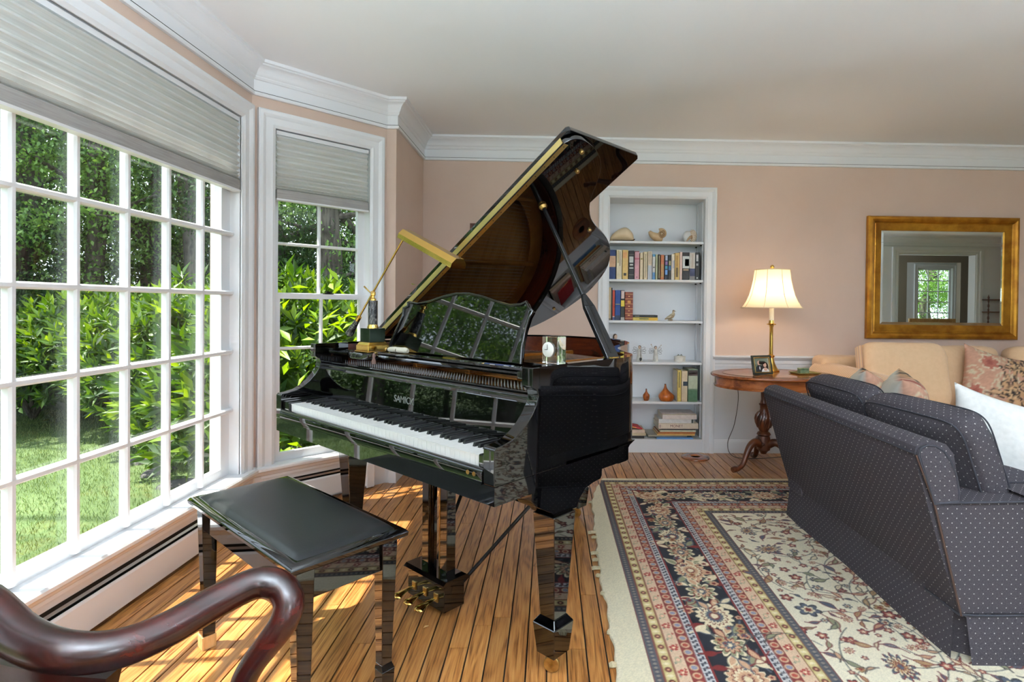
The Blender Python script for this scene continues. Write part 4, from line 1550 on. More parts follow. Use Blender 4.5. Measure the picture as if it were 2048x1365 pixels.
LIDO = [(0.0, 0.462), (1.40, 0.462), (1.445, 0.478), (1.464, 0.515), (1.462, 0.565), (1.445, 0.634), (1.408, 0.705), (1.36, 0.760), (1.287, 0.813), (1.227, 0.852), (1.165, 0.903), (1.095, 0.990),
        (1.036, 1.109), (0.984, 1.238), (0.905, 1.364), (0.765, 1.510), (0.600, 1.596), (0.433, 1.630), (0.25, 1.602), (0.10, 1.53), (0.02, 1.42), (0.0, 1.28)]
lo_ = [LIDO[0], LIDO[1]] + [(p.x, p.y) for p in smooth_path([(a, b, 0) for a, b in LIDO[1:]], 3)][1:]
lid = MB().prism(lo_, 0.0, 0.020, lid_xyz).build('lid', LQ, piano, bevel=0.003, seg=2, smooth=30)
MB().prism([(-0.005, 0.464), (1.462, 0.464), (1.470, 0.475), (1.470, 0.905), (1.455, 0.925), (-0.005, 0.925)], 0.024, 0.044, lid_xyz).build('lid_flap', LQ, piano, bevel=0.003, seg=2)
hg = MB()
hg.prism([(0.02, 0.466), (1.425, 0.466), (1.425, 0.490), (0.02, 0.490)], -0.0016, 0.0, lid_xyz)
ho = hg.build('hinge', M['gold_hinge'], lid)
hg = MB()
hg.add([lid_xyz(0.02, 0.4605, 0.001), lid_xyz(1.425, 0.4605, 0.001), lid_xyz(1.425, 0.4605, 0.024), lid_xyz(0.02, 0.4605, 0.024),
        lid_xyz(0.02, 0.4625, 0.001), lid_xyz(1.425, 0.4625, 0.001), lid_xyz(1.425, 0.4625, 0.024), lid_xyz(0.02, 0.4625, 0.024)],
       [(0, 1, 2, 3), (7, 6, 5, 4), (0, 4, 5, 1), (1, 5, 6, 2), (2, 6, 7, 3), (3, 7, 4, 0)])
hg.build('hinge_leaf', M['gold_hinge'], lid)
MB().tube([lid_xyz(0.02, 0.463, -0.001), lid_xyz(1.425, 0.463, -0.001)], 0.0026, 8).build('hinge_pin', M['dark_metal'], lid)
sc_ = MB()
for i in range(26):
    for vv in (0.478,):
        p = lid_xyz(0.05 + i * 0.0545, vv, -0.0016)
        sc_.lathe([(0.0024, 0), (0.002, 0.0008), (0, 0.001)], 6, p, axis=(sL, 0, -cL))
stuff(sc_.build('hinge_screws', M['dark_metal'], lid))
for s_, v_ in ((1.327, 0.644), (1.417, 0.575), (1.02, 1.058), (0.30, 1.50)):
    MB().lathe([(0.0, -0.010), (0.008, -0.009), (0.010, -0.004), (0.009, 0.0), (0.0, 0.001)], 14, lid_xyz(s_, v_, 0.0), axis=(-sL, 0, cL)).build('lid_bumper', M['old_brass'], lid, smooth=50)
cup = lid_xyz(1.110, 0.648, -0.002)
MB().lathe([(0.018, 0.0), (0.018, -0.004), (0.012, -0.014), (0.006, -0.014), (0.006, 0.0)], 16, cup, axis=(-sL, 0, cL)).build('prop_cup', M['old_brass'], lid, smooth=40)
# prop stick: broad slotted foot, slender tapering upper stick
b0 = Vector((1.372, 0.600, 0.972))
b1 = Vector(lid_xyz(1.110, 0.648, -0.010))
ax = (b1 - b0)
Lp = ax.length
ax.normalize()
sd = Vector((0.25, 0.95, 0))
sd = (sd - ax * sd.dot(ax)).normalized()
th_v = ax.cross(sd).normalized()


def stick(name, t0, t1, w0, w1, d, off=0.0, par=None):
    v = []
    for t_, w in ((t0, w0), (t1, w1)):
        c = b0 + ax * (t_ * Lp) + th_v * off
        for a, b in ((-1, -1), (1, -1), (1, 1), (-1, 1)):
            v.append(tuple(c + sd * a * w + th_v * b * d))
    return MB().add(v, [(0, 3, 2, 1), (4, 5, 6, 7), (0, 1, 5, 4), (1, 2, 6, 5), (2, 3, 7, 6), (3, 0, 4, 7)])


pr_ = stick('prop', 0.0, 0.32, 0.027, 0.024, 0.009)
pr_.v += stick('prop', 0.32, 0.39, 0.024, 0.009, 0.008).v
pr_.f += [tuple(i + 8 for i in f) for f in pr_.f[:6]]
pr_.v += stick('prop', 0.39, 1.0, 0.009, 0.0055, 0.007).v
pr_.f += [tuple(i + 16 for i in f) for f in pr_.f[:6]]
prop = pr_.build('lid_prop', M['satin_black'], piano, bevel=0.0015)
stick('x', 0.03, 0.36, 0.0050, 0.0044, 0.0098).build('prop_slot', M['dark_metal'], prop)
stick('x', 0.02, 0.30, 0.010, 0.009, 0.006, 0.014).build('short_prop', M['satin_black'], prop, bevel=0.001)
MB().box(1.345, 1.385, 0.578, 0.622, 0.970, 0.982).build('prop_hinge', M['brass'], prop)

# lyre, pedals and braces
MB().box(0.655, 0.885, 0.235, 0.330, 0.020, 0.120).build('pedal_box', LQ, piano, bevel=0.002)
MB().prism([(0.222, 0.120), (0.342, 0.120), (0.342, 0.130), (0.330, 0.140), (0.235, 0.140), (0.222, 0.130)], 0.643, 0.897, lambda p, q, a: (a, p, q)).build('pedal_box_top', LQ, piano)
for uc in (0.728, 0.842):
    MB().box(uc - 0.021, uc + 0.021, 0.262, 0.304, 0.138, 0.606).build('lyre_post', LQ, piano, bevel=0.002)
for uc in (0.770, 0.786, 0.802):
    MB().tube([(uc, 0.30, 0.10), (uc, 0.30, 0.61)], 0.004, 8).build('pedal_rod', M['old_brass'], piano)
for k, uc in enumerate((0.700, 0.770, 0.838)):
    pts = [(uc, 0.25, 0.066), (uc, 0.215, 0.064), (uc, 0.185, 0.060), (uc, 0.160, 0.054), (uc, 0.146, 0.050)]
    MB().tube(smooth_path(pts, 4), lerp_list([0.010, 0.011, 0.015, 0.024, 0.016], 0, 17), 10, flat=(1.0, 0.30)).build('pedal', M['brass'], piano, smooth=60)
    MB().box(uc - 0.012, uc + 0.012, 0.230, 0.236, 0.050, 0.082).build('pedal_plate', M['old_brass'], piano, bevel=0.001)
for uc in (0.70, 0.875):
    MB().tube([(uc, 0.325, 0.10), (uc + (0.30 if uc > 0.8 else -0.1), 0.70, 0.62)], 0.0075, 8).build('lyre_brace', M['satin_black'], piano)

# ------------------------------------------------------------------ piano bench
BZ = 0.512
bench = thing('piano_bench', 'black lacquered piano bench with padded leather seat', 'bench', (-0.808, 1.786, 0), math.radians(-41.7))
HX, HY_ = 0.388, 0.170


def cush(a, b):
    x, y = a * 2 - 1, b * 2 - 1
    e = (1 - abs(x) ** 9) * (1 - abs(y) ** 6)
    return (x * (HX - 0.020), y * (HY_ - 0.020), BZ - 0.012 + 0.020 * max(e, 0) ** 0.35 + 0.006 * (1 - x * x) * (1 - y * y))


MB().grid(cush, 40, 24).build('seat_pad', M['leather'], bench, smooth=60)
pf = [(0.0, -0.030), (0.006, -0.028), (0.014, -0.022), (0.016, -0.012), (0.010, -0.004), (0.0, 0.000), (-0.018, -0.002), (-0.018, -0.030)]
sq = [(-HX + 0.016, -HY_ + 0.016), (HX - 0.016, -HY_ + 0.016), (HX - 0.016, HY_ - 0.016), (-HX + 0.016, HY_ - 0.016)]
MB().sweep(sq, [(d, z + BZ - 0.004) for d, z in pf], side=-1, closed=True).build('seat_edge', LQ, bench, smooth=40)
MB().box(-HX + 0.03, HX - 0.03, -HY_ + 0.03, HY_ - 0.03, BZ - 0.04, BZ - 0.008).build('seat_board', M['satin_black'], bench)
for s_ in (-1, 1):
    MB().box(-HX + 0.05, HX - 0.05, s_ * (HY_ - 0.045) - 0.009, s_ * (HY_ - 0.045) + 0.009, BZ - 0.118, BZ - 0.03).build('apron', LQ, bench, bevel=0.002)
    MB().box(s_ * (HX - 0.042) - 0.009, s_ * (HX - 0.042) + 0.009, -HY_ + 0.05, HY_ - 0.05, BZ - 0.118, BZ - 0.03).build('apron', LQ, bench, bevel=0.002)
for sx in (-1, 1):
    for sy in (-1, 1):
        lx, ly = sx * (HX - 0.047), sy * (HY_ - 0.047)
        lg = MB().taper((lx - sx * .002, ly - sy * .002, 0.115), (0.0165, 0.0165), (lx, ly, BZ - 0.03), (0.0245, 0.0245))
        lo = lg.build('leg', LQ, bench, bevel=0.0015)
        MB().taper((lx, ly, 0.042), (0.0185, 0.0185), (lx, ly, 0.098), (0.0205, 0.0205)).taper((lx, ly, 0.098), (0.0205, 0.0205), (lx - sx * .002, ly - sy * .002, 0.116), (0.0165, 0.0165)).build('leg_foot', LQ, lo, bevel=0.001)
        MB().box(lx - 0.0215, lx + 0.0215, ly - 0.0215, ly + 0.0215, 0.0, 0.043).build('riser_block', M['pine'], lo, bevel=0.001)


# ================================================================== RUG
RX0, RY0, RX1, RY1 = 0.20, 1.10, 2.40, 3.755      # finely woven part
XL, YB = 0.335, 3.708                             # where the pattern starts
cv = Canvas(RX1 - RX0, RY1 - RY0, 0.004, (226, 214, 184))
GX, GY = cv.X + RX0, cv.Y + RY0
d_l, d_b = GX - XL, YB - GY
dd = np.minimum(d_l, d_b)
ss = np.where(d_l < d_b, GY, GX)
ALL = (slice(None), slice(None))
BANDS = [(0.0, 0.035, (72, 71, 74)), (0.035, 0.075, (176, 160, 104)), (0.075, 0.120, (206, 176, 148)), (0.120, 0.160, (110, 32, 28)), (0.160, 0.195, (186, 184, 182)),
         (0.195, 0.392, (17, 19, 28)), (0.392, 0.398, (110, 32, 28)), (0.398, 0.430, (186, 184, 182)), (0.430, 0.466, (110, 32, 28)), (0.466, 0.512, (206, 176, 148)),
         (0.512, 0.550, (176, 160, 104)), (0.550, 0.585, (72, 71, 74)), (0.585, 5.0, (234, 224, 198))]
for a, b, c in BANDS:
    cv.paint(ALL, ((dd >= a) & (dd < b)).astype(float), c)
for a in (0.0, 0.035, 0.075, 0.120, 0.160, 0.430, 0.466, 0.512, 0.550, 0.585):
    cv.paint(ALL, (abs(dd - a) < 0.0025).astype(float) * 0.8, (112, 44, 36))


def along(period, ph=0.0):
    return ((ss / period + ph) % 1.0 - 0.5) * period


def dots(dc, period, rx, ry, col, ph=0.0, inside=None):
    s_, q = along(period, ph), dd - dc
    m = 1.2 - np.hypot(s_ / rx, q / ry)
    if inside is not None:
        m = np.minimum(m, inside)
    cv.paint(ALL, np.clip(m * 3, 0, 1) * (abs(q) < ry * 1.3), col)


for dc in (0.055, 0.531):
    dots(dc, 0.060, 0.024, 0.015, (206, 190, 138), 0.5)
    dots(dc, 0.060, 0.013, 0.011, (92, 34, 28))
    dots(dc, 0.060, 0.005, 0.004, (196, 150, 116))
    dots(dc, 0.060, 0.005, 0.010, (226, 214, 178), 0.5)
for dc in (0.0975, 0.489):
    for k in range(5):
        a_ = k * 2 * PI / 5
        s_, q = along(0.13) - 0.011 * math.cos(a_), dd - dc - 0.011 * math.sin(a_)
        cv.paint(ALL, np.clip((1.2 - np.hypot(s_ / .006, q / .006)) * 3, 0, 1), (150, 44, 38))
    dots(dc, 0.13, 0.004, 0.004, (236, 214, 176))
    dots(dc, 0.13, 0.016, 0.010, (168, 156, 126), 0.5)
    dots(dc, 0.13, 0.008, 0.006, (222, 178, 150), 0.5)
    dots(dc + 0.012, 0.065, 0.006, 0.004, (150, 60, 48), 0.25)
    dots(dc - 0.012, 0.065, 0.006, 0.004, (120, 128, 110), 0.75)
for dc in (0.140, 0.448):
    dots(dc, 0.040, 0.0145, 0.014, (204, 176, 140))
    dots(dc, 0.040, 0.009, 0.010, (150, 60, 46))
    dots(dc, 0.080, 0.010, 0.010, (128, 132, 150), 0.25)
for dc in (0.1775, 0.414):
    zz = dd - dc - 0.007 * np.sign(np.sin(ss * 2 * PI / 0.024))
    cv.paint(ALL, (abs(zz) < 0.0035).astype(float), (48, 50, 62))
    dots(dc, 0.024, 0.004, 0.012, (70, 70, 78), 0.5)
for dc in (0.0175, 0.5675):
    dots(dc, 0.020, 0.006, 0.009, (52, 56, 66))
    dots(dc, 0.020, 0.005, 0.006, (128, 116, 104), 0.5)

NAVY, RED, CRM, PCH, SAGE, SLATE, TAN = (17, 19, 28), (106, 28, 24), (220, 204, 170), (194, 152, 120), (132, 132, 102), (74, 80, 90), (166, 130, 90)
INK, ROSE = (40, 36, 40), (172, 104, 86)
rq = random.Random(42)


def band_pt(s, q, side):
    """s metres along the border, q metres from the pattern edge"""
    return (XL + q - RX0, s - RY0) if side == 'l' else (s - RX0, YB - q - RY0)


for side, s0, s1, flip in (('l', 1.0, 3.40, 1), ('b', 0.62, 2.5, -1)):
    s = s0
    k = 0
    while s < s1:
        x, y = band_pt(s, 0.294, side)
        ang = PI / 2 if side == 'l' else 0.0
        cv.stroke([band_pt(s + t * 0.02, 0.294 + 0.05 * math.sin((s + t * .02 - s0) * 2 * PI / 0.36), side) for t in range(0, 11)], 0.006, SAGE)
        if k % 2 == 0:
            cv.flower(x, y, 0.088, 16, [(1.0, CRM), (0.93, PCH if k % 4 == 0 else CRM), (0.72, RED), (0.64, CRM), (0.50, SLATE if k % 4 else PCH), (0.30, RED), (0.2, CRM)], ang, 0.22, 0.80)
        else:
            cv.flower(x, y, 0.074, 10, [(1.0, CRM), (0.86, SAGE), (0.66, RED), (0.56, PCH), (0.36, SLATE), (0.16, CRM)], ang, 0.38, 0.85)
        for e in (-1, 1):
            for (ds, dq, L, W, aa, c1) in ((0.085, 0.060, 0.07, 0.030, 0.6, SAGE), (0.10, -0.02, 0.06, 0.026, -0.4, PCH), (0.055, 0.078, 0.05, 0.022, 1.5, RED), (0.075, -0.072, 0.06, 0.026, 0.9, CRM)):
                lx, ly = band_pt(s + ds * e + rq.uniform(-.01, .01), 0.294 + dq * rq.choice((1, -1)) + rq.uniform(-.008, .008), side)
                cv.leaf(lx, ly, L, W, aa * e + ang, c1, rq.choice((RED, CRM, SLATE)), 0.15)
        for _ in range(5):
            fx, fy = band_pt(s + rq.uniform(-.09, .09), 0.294 + rq.uniform(-.09, .09), side)
            cv.flower(fx, fy, rq.uniform(.012, .022), 5, [(1.0, rq.choice((CRM, PCH, SLATE, TAN))), (0.5, RED)], rq.uniform(0, 6), 0.3)
        s += 0.18
        k += 1
# keep the navy motifs inside their band by re-weaving the neighbouring stripes' edges
cv.paint(ALL, ((dd > 0.192) & (dd < 0.198)).astype(float), (110, 32, 28))
cv.paint(ALL, ((dd > 0.391) & (dd < 0.397)).astype(float), (110, 32, 28))

# field: vines, palmettes, rosettes and leaves on ivory
FX0, FY1 = XL + 0.60, YB - 0.60


def field_flower(x, y, R, kind, rot):
    if kind == 0:
        cv.flower(x, y, R, 12, [(1.0, RED), (0.93, SLATE), (0.74, INK), (0.68, CRM), (0.54, RED), (0.46, TAN), (0.30, RED), (0.2, SLATE)], rot, 0.5, 0.66)
    elif kind == 1:
        cv.flower(x, y, R, 5, [(1.0, INK), (0.84, RED), (0.52, ROSE), (0.3, CRM)], rot, 0.45)
    elif kind == 2:
        cv.flower(x, y, R, 6, [(1.0, INK), (0.82, SLATE), (0.5, CRM), (0.3, RED)], rot, 0.4)
    elif kind == 3:
        cv.flower(x, y, R, 5, [(1.0, (90, 66, 38)), (0.78, TAN), (0.42, RED)], rot, 0.4)
    else:
        cv.flower(x, y, R, 8, [(1.0, RED), (0.86, ROSE), (0.62, CRM), (0.4, RED), (0.2, TAN)], rot, 0.45, 0.8)


def vine(p, ang, L, bend, depth=0):
    pts = [p]
    a = ang
    nst = max(4, int(L / 0.03))
    for i in range(nst):
        a += bend * 0.03
        pts.append((pts[-1][0] + math.cos(a) * 0.03, pts[-1][1] + math.sin(a) * 0.03))
        if i % 3 == 1:
            q = pts[-1]
            sg = 1 if (i // 3) % 2 else -1
            la = a + sg * rq.uniform(.7, 1.2)
            ln = rq.uniform(0.04, 0.085)
            c = (q[0] + math.cos(la) * (ln * 0.5 + 0.015), q[1] + math.sin(la) * (ln * .5 + 0.015))
            r_ = rq.random()
            if r_ < 0.42:
                cv.leaf(c[0], c[1], ln, ln * 0.36, la, rq.choice((SAGE, SLATE, PCH, TAN, CRM)), rq.choice((RED, (60, 52, 48), RED)), sg * 0.3)
            elif r_ < 0.86:
                cv.stroke([q, (q[0] + math.cos(la) * .035, q[1] + math.sin(la) * .035)], 0.004, (64, 70, 70))
                field_flower(q[0] + math.cos(la) * .05, q[1] + math.sin(la) * .05, rq.uniform(.016, .027), rq.choice((1, 1, 2, 3, 4)), rq.uniform(0, 6))
            elif depth < 1:
                vine(q, la, L * 0.45, -bend * 1.6, depth + 1)
    cv.stroke(pts, 0.0045, (62, 66, 64))


fx0, fx1, fy0, fy1 = FX0 - RX0, RX1 - RX0, 0.0, FY1 - RY0
for gy in np.arange(fy1 - 0.06, fy0 - 0.1, -0.19):
    for gx in np.arange(fx0 + 0.06, fx1, 0.22):
        vine((gx + rq.uniform(-.05, .05), gy + rq.uniform(-.05, .05)), rq.uniform(0, 6.28), 0.36, rq.choice((-1, 1)) * rq.uniform(3, 7))
spots = []
for k in range(7000):
    r_ = rq.choice((0.080, 0.055)) if k < 26 else rq.choice((0.036, 0.030, 0.026)) if k < 1700 else rq.choice((0.021, 0.018, 0.015))
    x, y = rq.uniform(fx0 + r_ * .6, fx1), rq.uniform(fy0, fy1 - r_ * .6)
    if any((x - a) ** 2 + (y - b) ** 2 < ((r_ + c) * (1.08 if k < 1500 else 1.0)) ** 2 for a, b, c in spots):
        continue
    spots.append((x, y, r_))
    an = rq.uniform(0, 6.28)
    if r_ >= 0.05:
        field_flower(x, y, r_ * rq.uniform(.85, 1.0), rq.choice((0, 0, 4, 2)), an)
    elif rq.random() < 0.52:
        field_flower(x, y, r_ * rq.uniform(.75, .95), rq.choice((1, 1, 2, 3, 4, 1)), an)
    else:
        L = r_ * 2.0
        cv.leaf(x, y, L, L * rq.uniform(.30, .46), an, rq.choice((SAGE, SLATE, PCH, TAN, CRM, (70, 78, 92))), rq.choice((RED, RED, (60, 52, 48))), rq.choice((-.35, .35)))
        if r_ > 0.022:
            cv.leaf(x, y, L * 0.55, L * 0.10, an, rq.choice((RED, (58, 64, 74), CRM)), None, 0.2)
# vines may not run over the border
over = (dd < 0.60)
for a, b, c in BANDS[11:12]:
    pass
cv.paint(ALL, ((dd >= 0.552) & (dd < 0.583)).astype(float), (72, 71, 74))
dots(0.5675, 0.020, 0.006, 0.009, (52, 56, 66))
dots(0.5675, 0.020, 0.005, 0.006, (128, 116, 104), 0.5)
cv.paint(ALL, (abs(dd - 0.585) < 0.003).astype(float), (112, 44, 36))
cv.speckle(0.22)

xs_ = np.concatenate([np.arange(cv.nx) * cv.px + RX0, np.arange(RX1 + 0.014, 4.56, 0.014)])
ys_ = np.concatenate([np.arange(0.2, RY0 - 0.01, 0.018), np.arange(cv.ny) * cv.px + RY0])
XX, YY = np.meshgrid(xs_, ys_)
left = np.interp(YY, [0.2, 1.70, 2.10, 2.41, 2.83, 3.35, 3.60, 3.755], [0.23, 0.222, 0.230, 0.226, 0.243, 0.262, 0.32, 0.365]) + 0.004 * np.sin(YY * 21) + 0.003 * np.sin(YY * 47)
XC = np.maximum(XX, left)
ZZ = np.full(XX.shape, 0.0085)
ZZ += 0.0012 * np.sin(XX * 5 + 1) * np.sin(YY * 4)
edge = (XX <= left) | (YY >= ys_[-1] - 1e-6) | (YY <= ys_[0] + 1e-6) | (XX >= xs_[-1] - 1e-6)
ZZ[edge] = 0.0005
nr, nc = XX.shape
me = bpy.data.meshes.new('pile')
me.vertices.add(nr * nc)
me.vertices.foreach_set('co', np.stack([XC, YY, ZZ], -1).reshape(-1))
ii = (np.arange(nr - 1)[:, None] * nc + np.arange(nc - 1)[None, :]).reshape(-1)
ix = np.stack([ii, ii + 1, ii + nc + 1, ii + nc], 1).reshape(-1).astype(np.int32)
nf = len(ii)
me.loops.add(nf * 4)
me.loops.foreach_set('vertex_index', ix)
me.polygons.add(nf)
me.polygons.foreach_set('loop_start', np.arange(nf, dtype=np.int32) * 4)
me.polygons.foreach_set('use_smooth', [True] * nf)
me.update(calc_edges=True)
sxx = np.where(XC > RX1, 2 * RX1 - XC, XC) - RX0
syy = np.where(YY < RY0, 2 * RY0 - YY, YY) - RY0
set_colors(me, cv.sample(sxx.reshape(-1), syy.reshape(-1)))
M['rug'] = attr_mat('woven_wool_rug', 0.95, 0.35, 500.0, sheen=0.0)
me.materials.append(M['rug'])
rug = thing('oriental_rug', 'large ivory floral oriental rug with navy border and cream fringe', 'rug', (0, 0, 0))
ro = bpy.data.objects.new('pile', me)
COL.objects.link(ro)
ro.parent = rug
M['fringe'] = mottled('cream_wool_fringe', lin(206, 192, 158), lin(188, 172, 136), 80.0, rough=1.0)
for i, (yy, L) in enumerate(((3.30, 0.02), (2.86, 0.035), (2.80, 0.02), (2.62, 0.03), (2.55, 0.025), (2.47, 0.03), (2.40, 0.016), (2.25, 0.012), (1.98, 0.012), (1.80, 0.02))):
    xl = float(np.interp(yy, [1.70, 2.10, 2.41, 2.83, 3.35], [0.222, 0.230, 0.226, 0.243, 0.262]))
    mb = MB()
    for k in range(6):
        a = -0.6 + k * 0.25
        mb.tube([(xl + 0.006, yy + (k - 2.5) * .003, .006), (xl - L * .5, yy + (k - 2.5) * .005, .007), (xl - L, yy + math.sin(a) * L * .8, .004)], [0.0035, 0.003, 0.0015], 5)
    mb.build('fringe_tuft', M['fringe'], rug)


# ================================================================== ARMCHAIR IN THE FOREGROUND
chair = thing('armchair', 'dark mahogany armchair with curled arm, cut off in the foreground', 'armchair', (-0.72, 0.62, 0), 0)
off = Vector((-0.72, 0.62, 0))
AP = [(-0.93, 0.80, 0.74), (-0.862, 0.86, 0.715), (-0.762, 0.832, 0.675), (-0.689, 0.82, 0.66), (-0.635, 0.842, 0.65), (-0.595, 0.89, 0.65), (-0.556, 0.955, 0.66), (-0.514, 1.002, 0.668),
      (-0.479, 1.01, 0.660), (-0.453, 0.997, 0.640), (-0.455, 0.983, 0.610), (-0.479, 0.976, 0.575), (-0.505, 0.977, 0.54), (-0.523, 0.978, 0.50), (-0.529, 0.98, 0.44)]
AP = [Vector(p) - off for p in AP]
pth = smooth_path(AP, 5)
rr_ = lerp_list([0.030, 0.030, 0.029, 0.0285, 0.028, 0.0275, 0.0275, 0.027, 0.027, 0.026, 0.024, 0.022, 0.021, 0.021, 0.022], 0, len(pth))
MB().tube(pth, rr_, 16).build('arm', M['chair_wood'], chair, smooth=60)
mir = Vector((0.39, -0.92, 0))
MB().tube([p + mir * 0.52 for p in pth], rr_, 16).build('arm', M['chair_wood'], chair, smooth=60)
sp_ = MB()
top = [(-0.92, 0.84, 0.62), (-0.857, 0.862, 0.640), (-0.773, 0.846, 0.632), (-0.700, 0.842, 0.622), (-0.648, 0.858, 0.606)]
bot = [(-0.92, 0.84, 0.40), (-0.857, 0.862, 0.40), (-0.773, 0.846, 0.40), (-0.71, 0.842, 0.42), (-0.665, 0.855, 0.52)]
v = []
for (a, b) in zip(top, bot):
    for q, dy in ((a, -.016), (a, .016), (b, .016), (b, -.016)):
        v.append((q[0] - off.x, q[1] + dy - off.y, q[2]))
f = []
for i in range(4):
    for k in range(4):
        f.append((i * 4 + k, i * 4 + 4 + k, i * 4 + 4 + (k + 1) % 4, i * 4 + (k + 1) % 4))
f += [(3, 2, 1, 0), (16, 17, 18, 19)]
sp_.add(v, f).build('side_panel', M['chair_wood'], chair, smooth=40)
fd, sdv = Vector((0.92, 0.39, 0)), Vector((0.39, -0.92, 0))
cc_ = Vector((-0.66, 0.70, 0)) - off


def cpt(f_, s_, z_):
    p = cc_ + fd * f_ + sdv * s_
    return (p.x, p.y, z_)


def seat_fn(a, b):
    x, y = a * 2 - 1, b * 2 - 1
    return cpt(x * 0.24, y * (0.25 + 0.03 * x), 0.43 + 0.04 * max(0, (1 - abs(x) ** 4) * (1 - abs(y) ** 4)) ** .5)


MB().grid(seat_fn, 14, 14).build('seat', M['leather'], chair, smooth=60)
MB().add([cpt(-.25, -.23, .36), cpt(.25, -.28, .36), cpt(.25, .28, .36), cpt(-.25, .23, .36), cpt(-.25, -.23, .43), cpt(.25, -.28, .43), cpt(.25, .28, .43), cpt(-.25, .23, .43)],
         [(0, 3, 2, 1), (4, 5, 6, 7), (0, 1, 5, 4), (1, 2, 6, 5), (2, 3, 7, 6), (3, 0, 4, 7)]).build('seat_rail', M['chair_wood'], chair, bevel=0.004)
for a, b in ((0.23, -0.26), (0.23, 0.26), (-0.23, -0.21), (-0.23, 0.21)):
    MB().tube([cpt(a, b, 0.40), cpt(a * 1.06, b * 1.03, 0.2), cpt(a * 1.1, b * 1.05, 0.0)], [0.028, 0.022, 0.018], 10).build('leg', M['chair_wood'], chair, smooth=50)
for b in (-0.21, 0.21):
    MB().tube(smooth_path([cpt(-0.23, b, 0.42), cpt(-0.27, b, 0.7), cpt(-0.33, b * 1.05, 0.96)], 5), [0.022] * 11, 10).build('back_post', M['chair_wood'], chair, smooth=50)
MB().tube(smooth_path([cpt(-0.33, -0.25, 0.95), cpt(-0.345, -0.1, 0.985), cpt(-0.345, 0.1, 0.985), cpt(-0.33, 0.25, 0.95)], 5), 0.024, 10).build('crest_rail', M['chair_wood'], chair, smooth=50)
MB().add([cpt(-.24, -.07, .45), cpt(-.24, .07, .45), cpt(-.30, .05, .72), cpt(-.34, .08, .98), cpt(-.34, -.08, .98), cpt(-.30, -.05, .72),
          cpt(-.225, -.07, .45), cpt(-.225, .07, .45), cpt(-.285, .05, .72), cpt(-.325, .08, .98), cpt(-.325, -.08, .98), cpt(-.285, -.05, .72)],
         [(0, 1, 2, 5), (5, 2, 3, 4), (6, 11, 8, 7), (11, 10, 9, 8), (0, 6, 7, 1), (3, 9, 10, 4), (1, 7, 8, 2), (2, 8, 9, 3), (4, 10, 11, 5), (5, 11, 6, 0)]).build('splat', M['chair_wood'], chair)


# ================================================================== SOFAS
def box_cushion(name, w, h, t, mat, parent, M4, r=3.2, piping=None, uvm='box', puff=0.02, seed=0):
    """upright box cushion (w along local x, h along z, t along y); M4 places it"""
    rs_ = random.Random(seed)
    p1 = rs_.uniform(0, 6)
    mb = MB()
    N = 22

    def sup(a, e):
        return math.copysign(abs(a) ** e, a)
    v, f = [], []
    rings, seg = 20, 44
    for i in range(rings + 1):
        ph = -PI / 2 + PI * i / rings
        for k in range(seg):
            th = 2 * PI * k / seg
            e1, e2 = 0.35, 0.28
            cx = sup(math.cos(ph), e1)
            x = cx * sup(math.cos(th), e2)
            z = cx * sup(math.sin(th), e2)
            y = sup(math.sin(ph), 0.55)
            b_ = 1 + puff / t * 2 * (1 - x * x) * (1 - z * z)
            wv = 0.004 * math.sin(8 * x + p1) + 0.004 * math.sin(11 * z + 2 * p1)
            v.append((x * w / 2 * (1 + 0.01 * math.sin(6 * z + p1)), y * t / 2 * b_ + wv, z * h / 2 * (1 + 0.012 * math.sin(5 * x + p1))))
    for i in range(rings):
        for k in range(seg):
            k2 = (k + 1) % seg
            f.append((i * seg + k, i * seg + k2, (i + 1) * seg + k2, (i + 1) * seg + k))
    mb.add(v, f)
    o = mb.build(name, mat, parent, smooth=60, uv=uvm)
    o.matrix_local = M4
    if piping:
        for yy in (-1, 1):
            pts = []
            for k in range(60):
                th = 2 * PI * k / 60
                pts.append((sup(math.cos(th), 0.28) * w / 2 * 0.945, yy * t / 2 * 0.80, sup(math.sin(th), 0.28) * h / 2 * 0.945))
            MB().tube(pts, 0.003, 6, closed=True).build('piping', piping, o, smooth=60)
    return o


def place(loc, yaw=0.0, lean=0.0, roll=0.0):
    return Matrix.Translation(loc) @ Matrix.Rotation(yaw, 4, 'Z') @ Matrix.Rotation(lean, 4, 'X') @ Matrix.Rotation(roll, 4, 'Y')


sofa = thing('dotted_sofa', 'charcoal blue loveseat with white pin dots, seen from behind', 'sofa', (1.40, 1.80, 0))
so_ = Vector((1.40, 1.80, 0))
SY0, SY1 = 0.0, 1.31


def sx(poly):
    return [(a - 1.40, b) for a, b in poly]


BACK = sx([(1.358, 0.162), (1.300, 0.345), (1.245, 0.53), (1.199, 0.690), (1.206, 0.714), (1.230, 0.731), (1.268, 0.735), (1.306, 0.722), (1.332, 0.690), (1.343, 0.63), (1.345, 0.568), (1.350, 0.50), (1.40, 0.162)])
ext = lambda p, q, a: (p, a, q)
MB().prism(BACK[::-1], SY0 + 0.012, SY1, ext).build('back', M['dotted'], sofa, smooth=35, uv='box')
